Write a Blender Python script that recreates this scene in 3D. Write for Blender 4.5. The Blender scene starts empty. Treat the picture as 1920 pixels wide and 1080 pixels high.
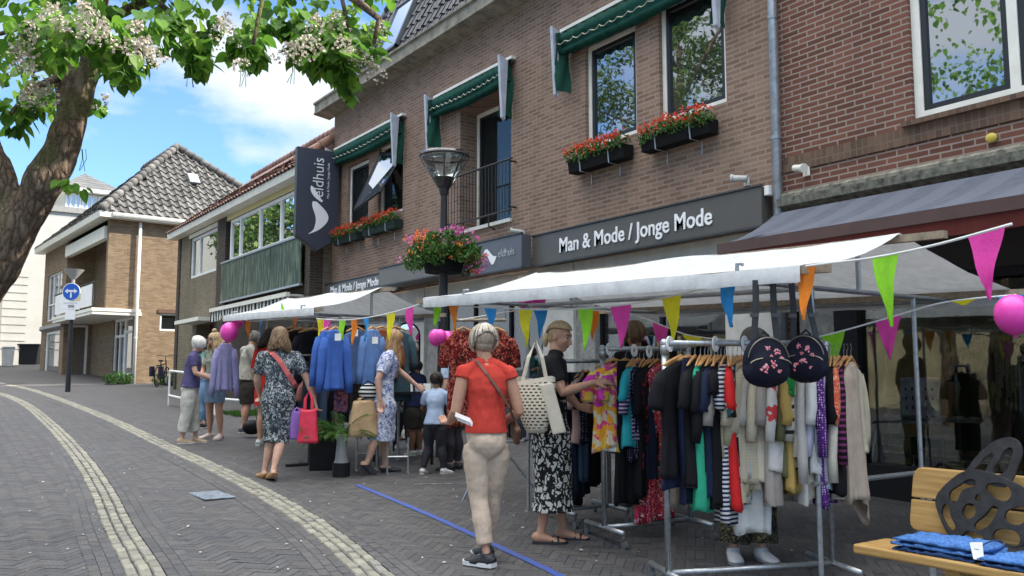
import bpy, math, random
import numpy as np
from mathutils import Vector, Matrix, noise
R = math.radians
random.seed(7)
scene = bpy.context.scene
C = scene.collection
# ---------------------------------------------------------------- camera
cam_d = bpy.data.cameras.new("camera"); cam = bpy.data.objects.new("camera", cam_d); C.objects.link(cam)
CZ = 1.52; TH = math.atan(168/1633.); YW = R(35)
cam.location = (0, 0, CZ); cam.rotation_euler = (R(90)+TH, 0, -YW)
cam_d.sensor_width = 36; cam_d.lens = 36*1633/1920.; cam_d.clip_start = .05; cam_d.clip_end = 3000
scene.camera = cam
# ---------------------------------------------------------------- sky, sun, exposure
SUN_EL = R(36); SUN_DIR = Vector((.84*math.cos(SUN_EL), -.54*math.cos(SUN_EL), math.sin(SUN_EL))).normalized()
w = bpy.data.worlds.new("World"); scene.world = w; w.use_nodes = True
nt = w.node_tree; nt.nodes.clear()
out = nt.nodes.new('ShaderNodeOutputWorld'); bg = nt.nodes.new('ShaderNodeBackground')
sky = nt.nodes.new('ShaderNodeTexSky'); sky.sky_type = 'NISHITA'; sky.sun_disc = False
sky.sun_elevation = SUN_EL; sky.sun_rotation = math.atan2(SUN_DIR.x, SUN_DIR.y); sky.dust_density = .6; sky.ozone_density = 1.6
tc = nt.nodes.new('ShaderNodeTexCoord'); mp = nt.nodes.new('ShaderNodeMapping'); mp.inputs['Scale'].default_value = (1.1, 1.1, 2.4)
mp.inputs['Location'].default_value = (.2, .35, .1)
nz = nt.nodes.new('ShaderNodeTexNoise'); nz.inputs['Scale'].default_value = 2.3; nz.inputs['Detail'].default_value = 7; nz.inputs['Roughness'].default_value = .55
cr = nt.nodes.new('ShaderNodeValToRGB'); cr.color_ramp.elements[0].position = .49; cr.color_ramp.elements[1].position = .60
cr.color_ramp.elements[0].color = (0, 0, 0, 1); cr.color_ramp.elements[1].color = (1, 1, 1, 1)
mx = nt.nodes.new('ShaderNodeMix'); mx.data_type = 'RGBA'
tint = nt.nodes.new('ShaderNodeMix'); tint.data_type = 'RGBA'; tint.blend_type = 'MULTIPLY'; tint.inputs[0].default_value = 1; tint.inputs[7].default_value = (.56, .72, .90, 1)
L = nt.links.new
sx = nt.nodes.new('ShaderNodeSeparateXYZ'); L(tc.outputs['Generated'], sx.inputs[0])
el = nt.nodes.new('ShaderNodeMapRange'); el.inputs[1].default_value = .50; el.inputs[2].default_value = .80; L(sx.outputs[2], el.inputs[0])   # bright cloud cover added overhead, out of view, to raise the ambient light
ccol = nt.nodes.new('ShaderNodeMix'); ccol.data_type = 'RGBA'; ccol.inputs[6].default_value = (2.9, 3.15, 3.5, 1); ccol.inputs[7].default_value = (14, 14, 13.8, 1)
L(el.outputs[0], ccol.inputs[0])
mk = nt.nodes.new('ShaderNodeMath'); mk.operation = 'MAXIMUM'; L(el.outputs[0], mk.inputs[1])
L(tc.outputs['Generated'], mp.inputs[0]); L(mp.outputs[0], nz.inputs['Vector']); L(nz.outputs['Fac'], cr.inputs[0]); L(cr.outputs[0], mk.inputs[0])
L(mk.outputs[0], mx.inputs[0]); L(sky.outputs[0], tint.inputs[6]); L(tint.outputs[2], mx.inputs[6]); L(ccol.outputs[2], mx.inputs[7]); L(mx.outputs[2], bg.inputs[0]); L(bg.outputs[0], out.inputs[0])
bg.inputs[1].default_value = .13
sd = bpy.data.lights.new("sun", 'SUN'); sd.energy = 3.2; sd.angle = R(.6); sd.color = (1, .93, .82)
so = bpy.data.objects.new("sun", sd); C.objects.link(so); so.rotation_euler = SUN_DIR.to_track_quat('Z', 'Y').to_euler()
scene.view_settings.view_transform = 'Standard'; scene.view_settings.look = 'None'
scene.view_settings.exposure = 1.42; scene.view_settings.gamma = 1
# ---------------------------------------------------------------- measuring helpers
FW = Vector((math.sin(YW), math.cos(YW), 0)); RT = Vector((math.cos(YW), -math.sin(YW), 0))
def G(x, y):                      # height of the gently rising street
    d = .574*x + .819*y
    return .039*max(-15, min(d, 70)) + .03*max(0, min(d-32, 16))
def PD(px, D):                    # plan position at a bearing and a depth from the viewpoint
    v = RT*((px-960)/1642.*D) + FW*D
    return (v.x, v.y)
def ZD(py, D): return CZ + (708-py)/1642.*D
# ---------------------------------------------------------------- mesh helpers
WM = {}
def prop(o, label=None, cat=None, group=None, kind=None):
    if label: o['label'] = label
    if cat: o['category'] = cat
    if group: o['group'] = group
    if kind: o['kind'] = kind
    return o
def thing(name, label, cat, loc, rz=0, group=None):
    o = bpy.data.objects.new(name, None); C.objects.link(o); o.empty_display_size = .1
    o.location = loc; o.rotation_euler = (0, 0, rz)
    WM[o] = Matrix.Translation(loc) @ Matrix.Rotation(rz, 4, 'Z')
    return prop(o, label, cat, group)
class MB:
    def __init__(s): s.v = []; s.f = []; s.m = []; s.cm = 0
    def add(s, vs, fs, m=None):
        b = len(s.v); s.v += [tuple(v) for v in vs]; s.f += [tuple(i+b for i in f) for f in fs]
        s.m += [s.cm if m is None else m]*len(fs)
    def box(s, a, b, m=None):
        x0, y0, z0 = a; x1, y1, z1 = b
        s.add([(x0,y0,z0),(x1,y0,z0),(x1,y1,z0),(x0,y1,z0),(x0,y0,z1),(x1,y0,z1),(x1,y1,z1),(x0,y1,z1)],
              [(0,3,2,1),(4,5,6,7),(0,1,5,4),(1,2,6,5),(2,3,7,6),(3,0,4,7)], m)
    def obox(s, c, ux, uy, uz, m=None):  # oriented box, half vectors
        c = Vector(c); ux, uy, uz = Vector(ux), Vector(uy), Vector(uz)
        P = [c+i*ux+j*uy+k*uz for k in (-1,1) for (i,j) in ((-1,-1),(1,-1),(1,1),(-1,1))]
        s.add(P, [(0,3,2,1),(4,5,6,7),(0,1,5,4),(1,2,6,5),(2,3,7,6),(3,0,4,7)], m)
    def prism(s, poly, a, b, axis='x', m=None):   # poly list of 2D points extruded a..b along axis
        n = len(poly)
        def P(u, v, k): return {'x': (k,u,v), 'y': (u,k,v), 'z': (u,v,k)}[axis]
        vs = [P(u,v,a) for u,v in poly] + [P(u,v,b) for u,v in poly]
        s.add(vs, [tuple(range(n))[::-1], tuple(range(n,2*n))] + [(i,(i+1)%n,n+(i+1)%n,n+i) for i in range(n)], m)
    def tube(s, pts, r, n=8, caps=True, m=None, flat=1.0, right=None):
        pts = [Vector(p) for p in pts]; k = len(pts)
        rs = r if isinstance(r, list) else [r]*k
        rs = [q if isinstance(q, tuple) else (q, q*flat) for q in rs]
        d = pts[-1]-pts[0]
        if d.length < 1e-6: d = pts[1]-pts[0]
        d.normalize()
        X = Vector(right) if right else (Vector((1,0,0)) if abs(d.x) < .7 else Vector((0,1,0)) if abs(d.y) < .7 else Vector((0,0,1)))
        vs = []
        for i, p in enumerate(pts):
            t = (pts[min(i+1,k-1)]-pts[max(i-1,0)]).normalized()
            x = (X-t*X.dot(t))
            if x.length < 1e-4: x = t.orthogonal()
            x.normalize(); y = t.cross(x)
            if not right: X = x
            for j in range(n):
                a = 2*math.pi*j/n
                vs.append(p + x*math.cos(a)*rs[i][0] + y*math.sin(a)*rs[i][1])
        fs = [(i*n+j, i*n+(j+1)%n, (i+1)*n+(j+1)%n, (i+1)*n+j) for i in range(k-1) for j in range(n)]
        if caps: fs += [tuple(range(n))[::-1], tuple((k-1)*n+j for j in range(n))]
        s.add(vs, fs, m)
    def ell(s, c, r, nu=14, nv=9, rot=None, m=None):
        c = Vector(c); vs = []; fs = []
        for i in range(nv+1):
            th = math.pi*i/nv
            for j in range(nu):
                a = 2*math.pi*j/nu
                v = Vector((r[0]*math.sin(th)*math.cos(a), r[1]*math.sin(th)*math.sin(a), r[2]*math.cos(th)))
                if rot: v = rot @ v
                vs.append(c+v)
        for i in range(nv):
            for j in range(nu): fs.append((i*nu+j, (i+1)*nu+j, (i+1)*nu+(j+1)%nu, i*nu+(j+1)%nu))
        s.add(vs, fs, m)
    def quad(s, a, b, c, d, m=None): s.add([a,b,c,d], [(0,1,2,3)], m)
    def build(s, name, mats, parent=None, local=False, smooth=False, origin=None, auto=None):
        me = bpy.data.meshes.new(name)
        vs = s.v
        if parent is not None and not local:
            I = WM[parent].inverted(); a = np.array(vs) @ np.array(I.to_3x3()).T + np.array(I.translation); vs = a.tolist()
        elif origin is not None and not local:
            a = np.array(vs) - np.array(origin); vs = a.tolist()
        me.from_pydata([tuple(v) for v in vs], [], s.f)
        if not isinstance(mats, (list, tuple)): mats = [mats]
        for mt in mats: me.materials.append(mt)
        if len(mats) > 1: me.polygons.foreach_set('material_index', s.m)
        if smooth or auto: me.polygons.foreach_set('use_smooth', [True]*len(me.polygons))
        me.validate(); me.update()
        if auto: me.set_sharp_from_angle(angle=R(auto))
        o = bpy.data.objects.new(name, me); C.objects.link(o)
        if parent is not None: o.parent = parent; WM[o] = WM[parent]
        elif origin is not None: o.location = origin; WM[o] = Matrix.Translation(origin)
        else: WM[o] = Matrix()
        return o
def bevel(o, w=.01, seg=2):
    m = o.modifiers.new('bevel', 'BEVEL'); m.width = w; m.segments = seg; m.limit_method = 'ANGLE'; m.angle_limit = R(40); return o
def solid_mesh(mb, voxel, smooth=3, fac=.5):     # fuse overlapping shapes into one continuous skin
    me = bpy.data.meshes.new('tmp'); me.from_pydata(mb.v, [], mb.f); me.update()
    o = bpy.data.objects.new('tmp', me); C.objects.link(o)
    m = o.modifiers.new('r', 'REMESH'); m.mode = 'VOXEL'; m.voxel_size = voxel; m.use_smooth_shade = True
    if smooth: q = o.modifiers.new('s', 'SMOOTH'); q.iterations = smooth; q.factor = fac
    dg = bpy.context.evaluated_depsgraph_get()
    r = bpy.data.meshes.new_from_object(o.evaluated_get(dg))
    bpy.data.objects.remove(o); bpy.data.meshes.remove(me)
    r.polygons.foreach_set('use_smooth', [True]*len(r.polygons))
    return r
def link_mesh(name, me, mats, parent):
    if not isinstance(mats, (list, tuple)): mats = [mats]
    idx = np.zeros(len(me.polygons), dtype=np.int32); me.polygons.foreach_get('material_index', idx)
    me.materials.clear()
    for mt in mats: me.materials.append(mt)
    me.polygons.foreach_set('material_index', idx)
    me.name = name
    o = bpy.data.objects.new(name, me); C.objects.link(o)
    if parent is not None: o.parent = parent; WM[o] = WM[parent]
    return o
def clone(o, parent=None):
    c = o.copy(); C.objects.link(c); c.parent = parent
    for ch in [k for k in bpy.data.objects if k.parent == o]: clone(ch, c)
    return c
# ---------------------------------------------------------------- materials
MC = {}
def hexc(h):
    h = h.lstrip('#'); v = [int(h[i:i+2], 16)/255 for i in (0,2,4)]
    return tuple((c/12.92 if c <= .04045 else ((c+.055)/1.055)**2.4) for c in v)
def col4(c): return (*(hexc(c) if isinstance(c, str) else c), 1)
class NT:
    def __init__(s, name):
        s.m = bpy.data.materials.new(name); s.m.use_nodes = True; s.t = s.m.node_tree
        s.b = s.t.nodes['Principled BSDF']; s.o = s.t.nodes['Material Output']
    def n(s, typ, **kw):
        nd = s.t.nodes.new('ShaderNode'+typ)
        for k, v in kw.items():
            if k.startswith('_'): setattr(nd, k[1:], v)
            else:
                key = int(k[1:]) if k[0] == 'i' and k[1:].isdigit() else k.replace('__', ' ')
                if isinstance(v, bpy.types.NodeSocket): s.t.links.new(v, nd.inputs[key])
                else: nd.inputs[key].default_value = v
        return nd
    def l(s, a, b): s.t.links.new(a, b)
    def obj(s): return s.n('TexCoord').outputs['Object']
    def noise(s, scale, detail=4, vec=None, rough=.5, dim=None):
        nd = s.n('TexNoise', Scale=scale, Detail=detail, Roughness=rough)
        s.l(vec if vec is not None else s.obj(), nd.inputs['Vector']); return nd.outputs['Fac']
    def ramp(s, fac, stops, interp='LINEAR'):
        nd = s.n('ValToRGB'); s.l(fac, nd.inputs[0]); r = nd.color_ramp; r.interpolation = interp
        while len(r.elements) < len(stops): r.elements.new(.5)
        for e, (p, c) in zip(r.elements, stops): e.position = p; e.color = col4(c) if not isinstance(c, (int, float)) else (c,c,c,1)
        return nd.outputs[0]
    def mix(s, fac, a, b, mode='MIX'):
        nd = s.n('Mix', _data_type='RGBA', _blend_type=mode)
        for k, v in ((0, fac), (6, a), (7, b)):
            if isinstance(v, bpy.types.NodeSocket): s.l(v, nd.inputs[k])
            else: nd.inputs[k].default_value = v if k == 0 else col4(v)
        return nd.outputs[2]
    def math(s, op, a, b=None):
        nd = s.n('Math', _operation=op)
        for k, v in ((0, a), (1, b)):
            if v is None: continue
            if isinstance(v, bpy.types.NodeSocket): s.l(v, nd.inputs[k])
            else: nd.inputs[k].default_value = v
        return nd.outputs[0]
    def bump(s, h, strength=.3, dist=.01):
        nd = s.n('Bump', Strength=strength, Distance=dist); s.l(h, nd.inputs['Height']); s.l(nd.outputs[0], s.b.inputs['Normal'])
    def base(s, c, rough=.6, metal=0, spec=None):
        if isinstance(c, bpy.types.NodeSocket): s.l(c, s.b.inputs['Base Color'])
        else: s.b.inputs['Base Color'].default_value = col4(c)
        s.b.inputs['Roughness'].default_value = rough; s.b.inputs['Metallic'].default_value = metal
        if spec is not None: s.b.inputs['Specular IOR Level'].default_value = spec
        return s.m
def P(name, c, rough=.6, metal=0, var=.12, vs=6, bump=.15, bs=40, bd=.004, spec=None):
    if name in MC: return MC[name]
    t = NT(name); c = hexc(c) if isinstance(c, str) else c
    dark = tuple(x*(1-var*1.6) for x in c); lite = tuple(min(1, x*(1+var)) for x in c)
    col = t.ramp(t.noise(vs, 6, rough=.6), [(.3, dark), (.7, lite)])
    t.base(col, rough, metal, spec)
    if bump: t.bump(t.noise(bs, 4), bump, bd)
    MC[name] = t.m; return t.m
def brick(name, c1, c2, c3, mortar, bw=.22, rh=.0625, ms=.011, off=.5, rot=False, bump=.6, stain=.25, axis='wall'):
    if name in MC: return MC[name]
    t = NT(name); sx = t.n('SeparateXYZ'); t.l(t.obj(), sx.inputs[0])
    u = t.math('ADD', sx.outputs[0], sx.outputs[1]); v = sx.outputs[2]
    if axis == 'floor': u, v = sx.outputs[0], sx.outputs[1]
    cb = t.n('CombineXYZ'); t.l(v if rot else u, cb.inputs[0]); t.l(u if rot else v, cb.inputs[1])
    br = t.n('TexBrick', Scale=1.0, Mortar__Size=ms, Mortar__Smooth=.15, Bias=0., Brick__Width=bw, Row__Height=rh)
    br.offset = off; t.l(cb.outputs[0], br.inputs['Vector'])
    br.inputs['Color1'].default_value = (0,0,0,1); br.inputs['Color2'].default_value = (1,1,1,1); br.inputs['Mortar'].default_value = (.5,.5,.5,1)
    col = t.ramp(br.outputs['Color'], [(0, c1), (.5, c2), (1, c3)])
    mpz = t.n('Mapping'); mpz.inputs['Scale'].default_value = (1.6,1.6,.45); t.l(t.obj(), mpz.inputs[0]); big = t.noise(1.3, 7, mpz.outputs[0], .65); fine = t.noise(60, 3)
    col = t.mix(t.ramp(fine, [(.3, 0.0), (.8, .35)]), col, tuple(x*1.5 for x in (hexc(c2) if isinstance(c2, str) else c2)))
    col = t.mix(br.outputs['Fac'], col, mortar)
    col = t.mix(t.math('MULTIPLY', t.ramp(big, [(.4, 0.0), (.75, 1.0)]), stain), col, (.04,.035,.028))
    t.base(col, .9, spec=.25)
    h = t.math('ADD', t.math('MULTIPLY', br.outputs['Fac'], -1.0), t.math('MULTIPLY', fine, .35)); t.bump(h, bump, .008)
    MC[name] = t.m; return t.m
def glass(name, tint=(.03,.035,.035), refl=.45, see=0.0, fr=.9):
    """window pane: a dark room seen dimly behind a reflecting sheet"""
    if name in MC: return MC[name]
    t = NT(name); t.t.nodes.remove(t.b)
    gl = t.n('BsdfGlossy', Roughness=.015); gl.inputs['Color'].default_value = (.95,.97,1,1)
    lw = t.n('LayerWeight', Blend=.35)
    tr = t.n('BsdfTransparent'); tr.inputs[0].default_value = (.75,.8,.78,1)
    df = t.n('BsdfDiffuse'); df.inputs[0].default_value = (*tint, 1)
    m0 = t.n('MixShader'); m0.inputs[0].default_value = see; t.l(df.outputs[0], m0.inputs[1]); t.l(tr.outputs[0], m0.inputs[2])
    f = t.math('ADD', t.math('MULTIPLY', lw.outputs['Fresnel'], fr), refl)
    m1 = t.n('MixShader'); t.l(f, m1.inputs[0]); t.l(m0.outputs[0], m1.inputs[1]); t.l(gl.outputs[0], m1.inputs[2])
    bp = t.n('Bump', Strength=.04, Distance=.02); t.l(t.noise(2.5, 2), bp.inputs['Height']); t.l(bp.outputs[0], gl.inputs['Normal'])
    t.l(m1.outputs[0], t.o.inputs[0]); MC[name] = t.m; return t.m
def cloth(name, c, pattern=None, c2='#ffffff', c3=None, scale=20, rough=.9, sheen=.0, axis=2, width=.5, trans=0, bump=.35):
    if name in MC: return MC[name]
    t = NT(name); c = hexc(c) if isinstance(c, str) else c
    oc = t.obj(); fold = t.noise(9, 5, rough=.65)
    base = t.mix(t.ramp(fold, [(.3, .0), (.7, 1.0)]), tuple(x*.82 for x in c), tuple(min(1, x*1.08) for x in c))
    if pattern == 'stripe':
        sx = t.n('SeparateXYZ'); t.l(oc, sx.inputs[0])
        z = t.math('ADD', sx.outputs[axis], t.math('MULTIPLY', t.noise(6, 2), .01))
        fr = t.math('FRACT', t.math('MULTIPLY', z, scale)); fac = t.math('LESS_THAN', fr, width)
        base = t.mix(fac, base, c2)
    elif pattern == 'leaf':       # pale brush strokes on dark cloth
        vo = t.n('TexVoronoi', Scale=scale, _feature='DISTANCE_TO_EDGE')
        ns = t.n('TexNoise', Scale=scale*.5); t.l(oc, ns.inputs['Vector'])
        mv = t.n('Mix', _data_type='RGBA'); mv.inputs[0].default_value = .12; t.l(oc, mv.inputs[6]); t.l(ns.outputs['Color'], mv.inputs[7])
        mp_ = t.n('Mapping'); mp_.inputs['Scale'].default_value = (1, 1, .55); t.l(mv.outputs[2], mp_.inputs[0]); t.l(mp_.outputs[0], vo.inputs['Vector'])
        fac = t.ramp(vo.outputs['Distance'], [(width*.35, 0.0), (width*.35+.03, 1.0)]); base = t.mix(fac, base, c2)
    elif pattern == 'dots':
        vo = t.n('TexVoronoi', Scale=scale); vo.inputs['Randomness'].default_value = .35; t.l(oc, vo.inputs['Vector'])
        fac = t.math('LESS_THAN', vo.outputs['Distance'], width); base = t.mix(fac, base, c2)
    elif pattern in ('floral', 'abstract'):
        ns = t.n('TexNoise', Scale=scale*.4, Detail=3.); t.l(oc, ns.inputs['Vector'])
        mv = t.n('Mix', _data_type='RGBA'); mv.inputs[0].default_value = .25; t.l(oc, mv.inputs[6]); t.l(ns.outputs['Color'], mv.inputs[7])
        vo = t.n('TexVoronoi', Scale=scale); t.l(mv.outputs[2], vo.inputs['Vector'])
        sp = t.n('SeparateColor'); t.l(vo.outputs['Color'], sp.inputs[0])
        if pattern == 'floral':
            fac = t.math('GREATER_THAN', sp.outputs[0], 1-width); base = t.mix(fac, base, c2)
            if c3: base = t.mix(t.math('GREATER_THAN', sp.outputs[1], .72), base, c3)
        else:
            base = t.ramp(sp.outputs[0], [(0, c), (.22, c2), (.42, c3[0]), (.62, c3[1]), (.8, c3[2]), (.92, '#f4efe8')], 'CONSTANT')
    elif pattern == 'heather':
        base = t.mix(t.ramp(t.noise(scale, 3), [(.42, 0.0), (.58, 1.0)]), base, c2)
    t.base(base, rough, spec=.2)
    t.b.inputs['Sheen Weight'].default_value = sheen
    h = t.math('ADD', fold, t.math('MULTIPLY', t.noise(350, 1), .15)); t.bump(h, bump, .02)
    if trans:
        tl = t.n('BsdfTranslucent'); 
        if isinstance(base, bpy.types.NodeSocket): t.l(base, tl.inputs[0])
        ms = t.n('MixShader'); ms.inputs[0].default_value = trans; t.l(t.b.outputs[0], ms.inputs[1]); t.l(tl.outputs[0], ms.inputs[2]); t.l(ms.outputs[0], t.o.inputs[0])
    MC[name] = t.m; return t.m
def island(name, stops, rough=.6, bump=.2, bs=50, trans=0, spec=.3, fine=.3):
    """colour chosen at random for each loose piece (leaf, paver, petal)"""
    if name in MC: return MC[name]
    t = NT(name); ge = t.n('NewGeometry'); col = t.ramp(ge.outputs['Random Per Island'], stops)
    if fine: col = t.mix(t.ramp(t.noise(bs, 3), [(.35, 0.0), (.75, fine)]), col, tuple(x*.45 for x in (hexc(stops[0][1]) if isinstance(stops[0][1], str) else stops[0][1])))
    t.base(col, rough, spec=spec)
    if bump: t.bump(t.noise(bs*2, 3), bump, .004)
    if trans:
        tl = t.n('BsdfTranslucent'); t.l(col, tl.inputs[0])
        ms = t.n('MixShader'); ms.inputs[0].default_value = trans; t.l(t.b.outputs[0], ms.inputs[1]); t.l(tl.outputs[0], ms.inputs[2]); t.l(ms.outputs[0], t.o.inputs[0])
    MC[name] = t.m; return t.m
def lettering(txt, size, mat, parent, origin, ux, uy, extrude=.004, sx=1, bold=0, name='lettering'):
    """raised letters: origin = lower left corner, ux/uy = reading and up directions (world)"""
    cu = bpy.data.curves.new('t', 'FONT'); cu.body = txt; cu.size = size; cu.extrude = extrude; cu.offset = bold; cu.resolution_u = 3
    o = bpy.data.objects.new('t', cu); C.objects.link(o)
    me = bpy.data.meshes.new_from_object(o.evaluated_get(bpy.context.evaluated_depsgraph_get()))
    bpy.data.objects.remove(o)
    ux, uy = Vector(ux).normalized(), Vector(uy).normalized(); un = ux.cross(uy)
    M = Matrix.Translation(origin) @ Matrix(((ux.x*sx, uy.x, un.x, 0), (ux.y*sx, uy.y, un.y, 0), (ux.z*sx, uy.z, un.z, 0), (0,0,0,1)))
    if parent is not None: M = WM[parent].inverted() @ M
    me.transform(M); me.materials.clear(); me.materials.append(mat)
    o = bpy.data.objects.new(name, me); C.objects.link(o)
    if parent is not None: o.parent = parent; WM[o] = WM[parent]
    return o
STEEL = P('galvanised_steel', (.42,.44,.46), .38, .75, .15, 25, .1)
DSTEEL = P('dark_painted_steel', (.018,.019,.021), .55, .1, .2, 20, .08)
WHITEP = P('white_paint', (.78,.78,.75), .45, 0, .06, 4, .06)
CREAMP = P('cream_paint', (.72,.70,.60), .5, 0, .08, 4, .06)
BLACKP = P('black_paint', (.010,.010,.012), .6, 0, .2, 9, .05, spec=.25)
WOOD = None
# ================================================================ GROUND
def ground_grid(xs, ys, dz, name, mat, label=None):
    mb = MB(); n = len(ys)
    for x in xs:
        for y in ys: mb.v.append((x, y, G(x, y)+dz))
    for i in range(len(xs)-1):
        for j in range(n-1): mb.f.append((i*n+j, (i+1)*n+j, (i+1)*n+j+1, i*n+j+1)); mb.m.append(0)
    return prop(mb.build(name, mat, smooth=True), kind='structure')
xs = [-600,-300,-150,-80]+list(range(-50, 61, 2))+[80,150,300,600]
ground_grid(xs, [-600,-200,-80]+list(range(-40, 91, 2))+[120,200,400,900], 0, 'ground', P('joint_sand', (.062,.060,.060), .95, 0, .3, 30, .3))
PAV = island('clinker_pavers', [(0, (.078,.076,.079)), (.3, (.092,.089,.091)), (.6, (.104,.100,.100)), (.85, (.120,.113,.109)), (1, (.094,.085,.080))], .72, .35, 55, spec=.35, fine=.5)
FARP = brick('far_pavers', (.088,.085,.087), (.100,.096,.097), (.112,.106,.104), (.077,.073,.072), bw=.2, rh=.067, ms=.006, axis='floor', stain=.25)
def spline(pts, step):
    P_ = [Vector((p[0], p[1], 0)) for p in pts]; o = []
    for i in range(len(P_)-1):
        a = P_[max(i-1,0)]; b = P_[i]; c = P_[i+1]; d = P_[min(i+2,len(P_)-1)]
        n = max(2, int((c-b).length/.008))
        for k in range(n):
            t = k/n; o.append(.5*((2*b)+(c-a)*t+(2*a-5*b+4*c-d)*t*t+(3*b-a-3*c+d)*t**3))
    o.append(P_[-1]); res = [o[0]]; acc = 0
    for i in range(1, len(o)):
        if (o[i]-res[-1]).length >= step: res.append(o[i])
    return res
S1 = [(.9,2.2),(1.15,4.0),(1.4,6.17),(1.56,7.9),(1.8,10.1),(2.06,13.2),(2.36,18.2),(2.62,25),(2.5,31),(1.9,38),(.6,46)]
S2 = [(2.15,2.6),(2.45,4.3),(2.62,5.3),(2.82,6.4),(3.0,7.8),(3.17,10.1),(3.3,13.8),(3.5,19.0),(3.6,26),(3.55,33),(3.1,38),(1.9,46)]
C1, C2 = spline(S1, .17), spline(S2, .17)
A1 = np.array([(p.x,p.y) for p in C1]); A2 = np.array([(p.x,p.y) for p in C2])
def dist_strip(x, y): return min(np.min((A1[:,0]-x)**2+(A1[:,1]-y)**2), np.min((A2[:,0]-x)**2+(A2[:,1]-y)**2))**.5
# herringbone clinkers, each a paver of its own shape in one road sheet
mb = MB(); wq = .068; n_ = 3; ca, sa = math.cos(R(43)), math.sin(R(43))
for i in range(-420, 420):
    for j in range(-420, 420):
        r = (i-j) % 6
        if r not in (0, 5): continue
        if r == 0: a, b, c, d = i*wq, j*wq, (i+3)*wq, (j+1)*wq
        else: a, b, c, d = i*wq, j*wq, (i+1)*wq, (j+3)*wq
        cx, cy = (a+c)/2, (b+d)/2; X = cx*ca-cy*sa+4; Y = cx*sa+cy*ca+9
        dep = .574*X+.819*Y; lat = .819*X-.574*Y
        if dep < 3.4 or dep > 21 or abs(lat) > dep*.63+.5 or X > 7.7: continue
        if dist_strip(X, Y) < .245: continue
        e = .0024; tz = random.uniform(-.001,.001); tx = random.uniform(-.012,.012)
        q = []
        for (u, v) in ((a+e,b+e),(c-e,b+e),(c-e,d-e),(a+e,d-e)):
            x, y = u*ca-v*sa+4, u*sa+v*ca+9; q.append((x, y, G(x,y)+.006+tz+tx*(x-X)))
        mb.add(q, [(0,1,2,3)])
for CC in (C1, C2):             # soldier rows of clinkers alongside the pale setts
    for side in (-1, 1):
        for row in (0, 1, 2):
            off = side*(.152+.07*row); off0 = off-side*.0; 
            for k in range(1, len(CC)-1):
                p = CC[k]; t = (CC[k+1]-CC[k-1]).normalized(); nrm = Vector((t.y,-t.x,0))
                if .574*p.x+.819*p.y > 24 or .574*p.x+.819*p.y < 3: continue
                c = p+nrm*off + t*(.08*(row%2)); q = []
                for (u, v) in ((-.083,-.033),(.083,-.033),(.083,.033),(-.083,.033)):
                    s_ = c+t*u+nrm*v; q.append((s_.x, s_.y, G(s_.x,s_.y)+.0105))
                mb.add(q, [(0,3,2,1)])
prop(mb.build('road_paving', PAV), kind='structure')
# far part of the street, clinkers too small to tell apart
mb = MB(); NR, NC = 40, 24
for i in range(NR+1):
    D = 20.8+i*1.3
    for j in range(NC+1):
        lat = -D*.75+(j/NC)*D*1.0
        v = FW*D+RT*lat; x, y = min(v.x, 7.9 if v.y < 34 else 60), v.y
        mb.v.append((x, y, G(x,y)+.004))
for i in range(NR):
    for j in range(NC): mb.f.append((i*(NC+1)+j, i*(NC+1)+j+1, (i+1)*(NC+1)+j+1, (i+1)*(NC+1)+j)); mb.m.append(0)
prop(mb.build('far_road', FARP, smooth=True), kind='structure')
# two bands of pale granite setts
SETT = island('pale_granite_setts', [(0, (.22,.21,.17)), (.4, (.28,.265,.215)), (.75, (.34,.32,.255)), (1, (.24,.23,.21))], .8, .5, 40, fine=.35)
def setts(CC, seed):
    random.seed(seed); mb = MB()
    for k in range(1, len(CC)-1):
        p = CC[k]; t = (CC[k+1]-CC[k-1]).normalized(); nrm = Vector((t.y,-t.x,0))
        if .574*p.x+.819*p.y < 2.8: continue
        for row in (-1, 0, 1):
            c = p+nrm*(row*.079+random.uniform(-.003,.003))+t*(.085*(row % 2)+random.uniform(-.008,.008))
            hu = .076+random.uniform(-.007,.006); hv = .036+random.uniform(-.003,.001); z0 = G(c.x,c.y); h = .016+random.uniform(-.004,.004)
            low, top = [], []
            for (u, v) in ((-1,-1),(1,-1),(1,1),(-1,1)):
                ju, jv = random.uniform(.9,1.03), random.uniform(.9,1.03)
                a = c+t*(u*hu*ju)+nrm*(v*hv*jv); b = c+t*(u*hu*ju*.84)+nrm*(v*hv*jv*.8)
                low.append((a.x,a.y,G(a.x,a.y)+.003)); top.append((b.x,b.y,G(b.x,b.y)+h))
            mb.add(low+top, [(7,6,5,4)]+[(i,4+i,4+(i+1)%4,(i+1)%4) for i in range(4)])
    return prop(mb.build('granite_sett_strip', SETT), kind='structure')
setts(C1, 1); setts(C2, 2)
# painted lines, drain cover
def ribbon(pts, w, dz, name, mat):
    cc = spline(pts, .25); mb = MB(); n = len(cc)
    for k, p in enumerate(cc):
        t = (cc[min(k+1,n-1)]-cc[max(k-1,0)]).normalized(); nrm = Vector((t.y,-t.x,0))
        for s in (-1,1): q = p+nrm*s*w/2*(1+.08*math.sin(k*3.1)); mb.v.append((q.x,q.y,G(q.x,q.y)+dz))
    for k in range(n-1): mb.f.append((2*k,2*k+1,2*k+3,2*k+2)); mb.m.append(0)
    return prop(mb.build(name, mat), kind='structure')
t = NT('worn_blue_paint'); t.base(t.mix(t.ramp(t.noise(14, 6, rough=.7), [(.42, 0.0), (.68, .9)]), (.035,.09,.40), (.085,.085,.11)), .6); BLUEP = t.m
t = NT('worn_white_paint'); t.base(t.mix(t.ramp(t.noise(14, 6, rough=.7), [(.42, 0.0), (.6, .95)]), (.40,.40,.39), (.10,.10,.10)), .7); WORNW = t.m
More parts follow.
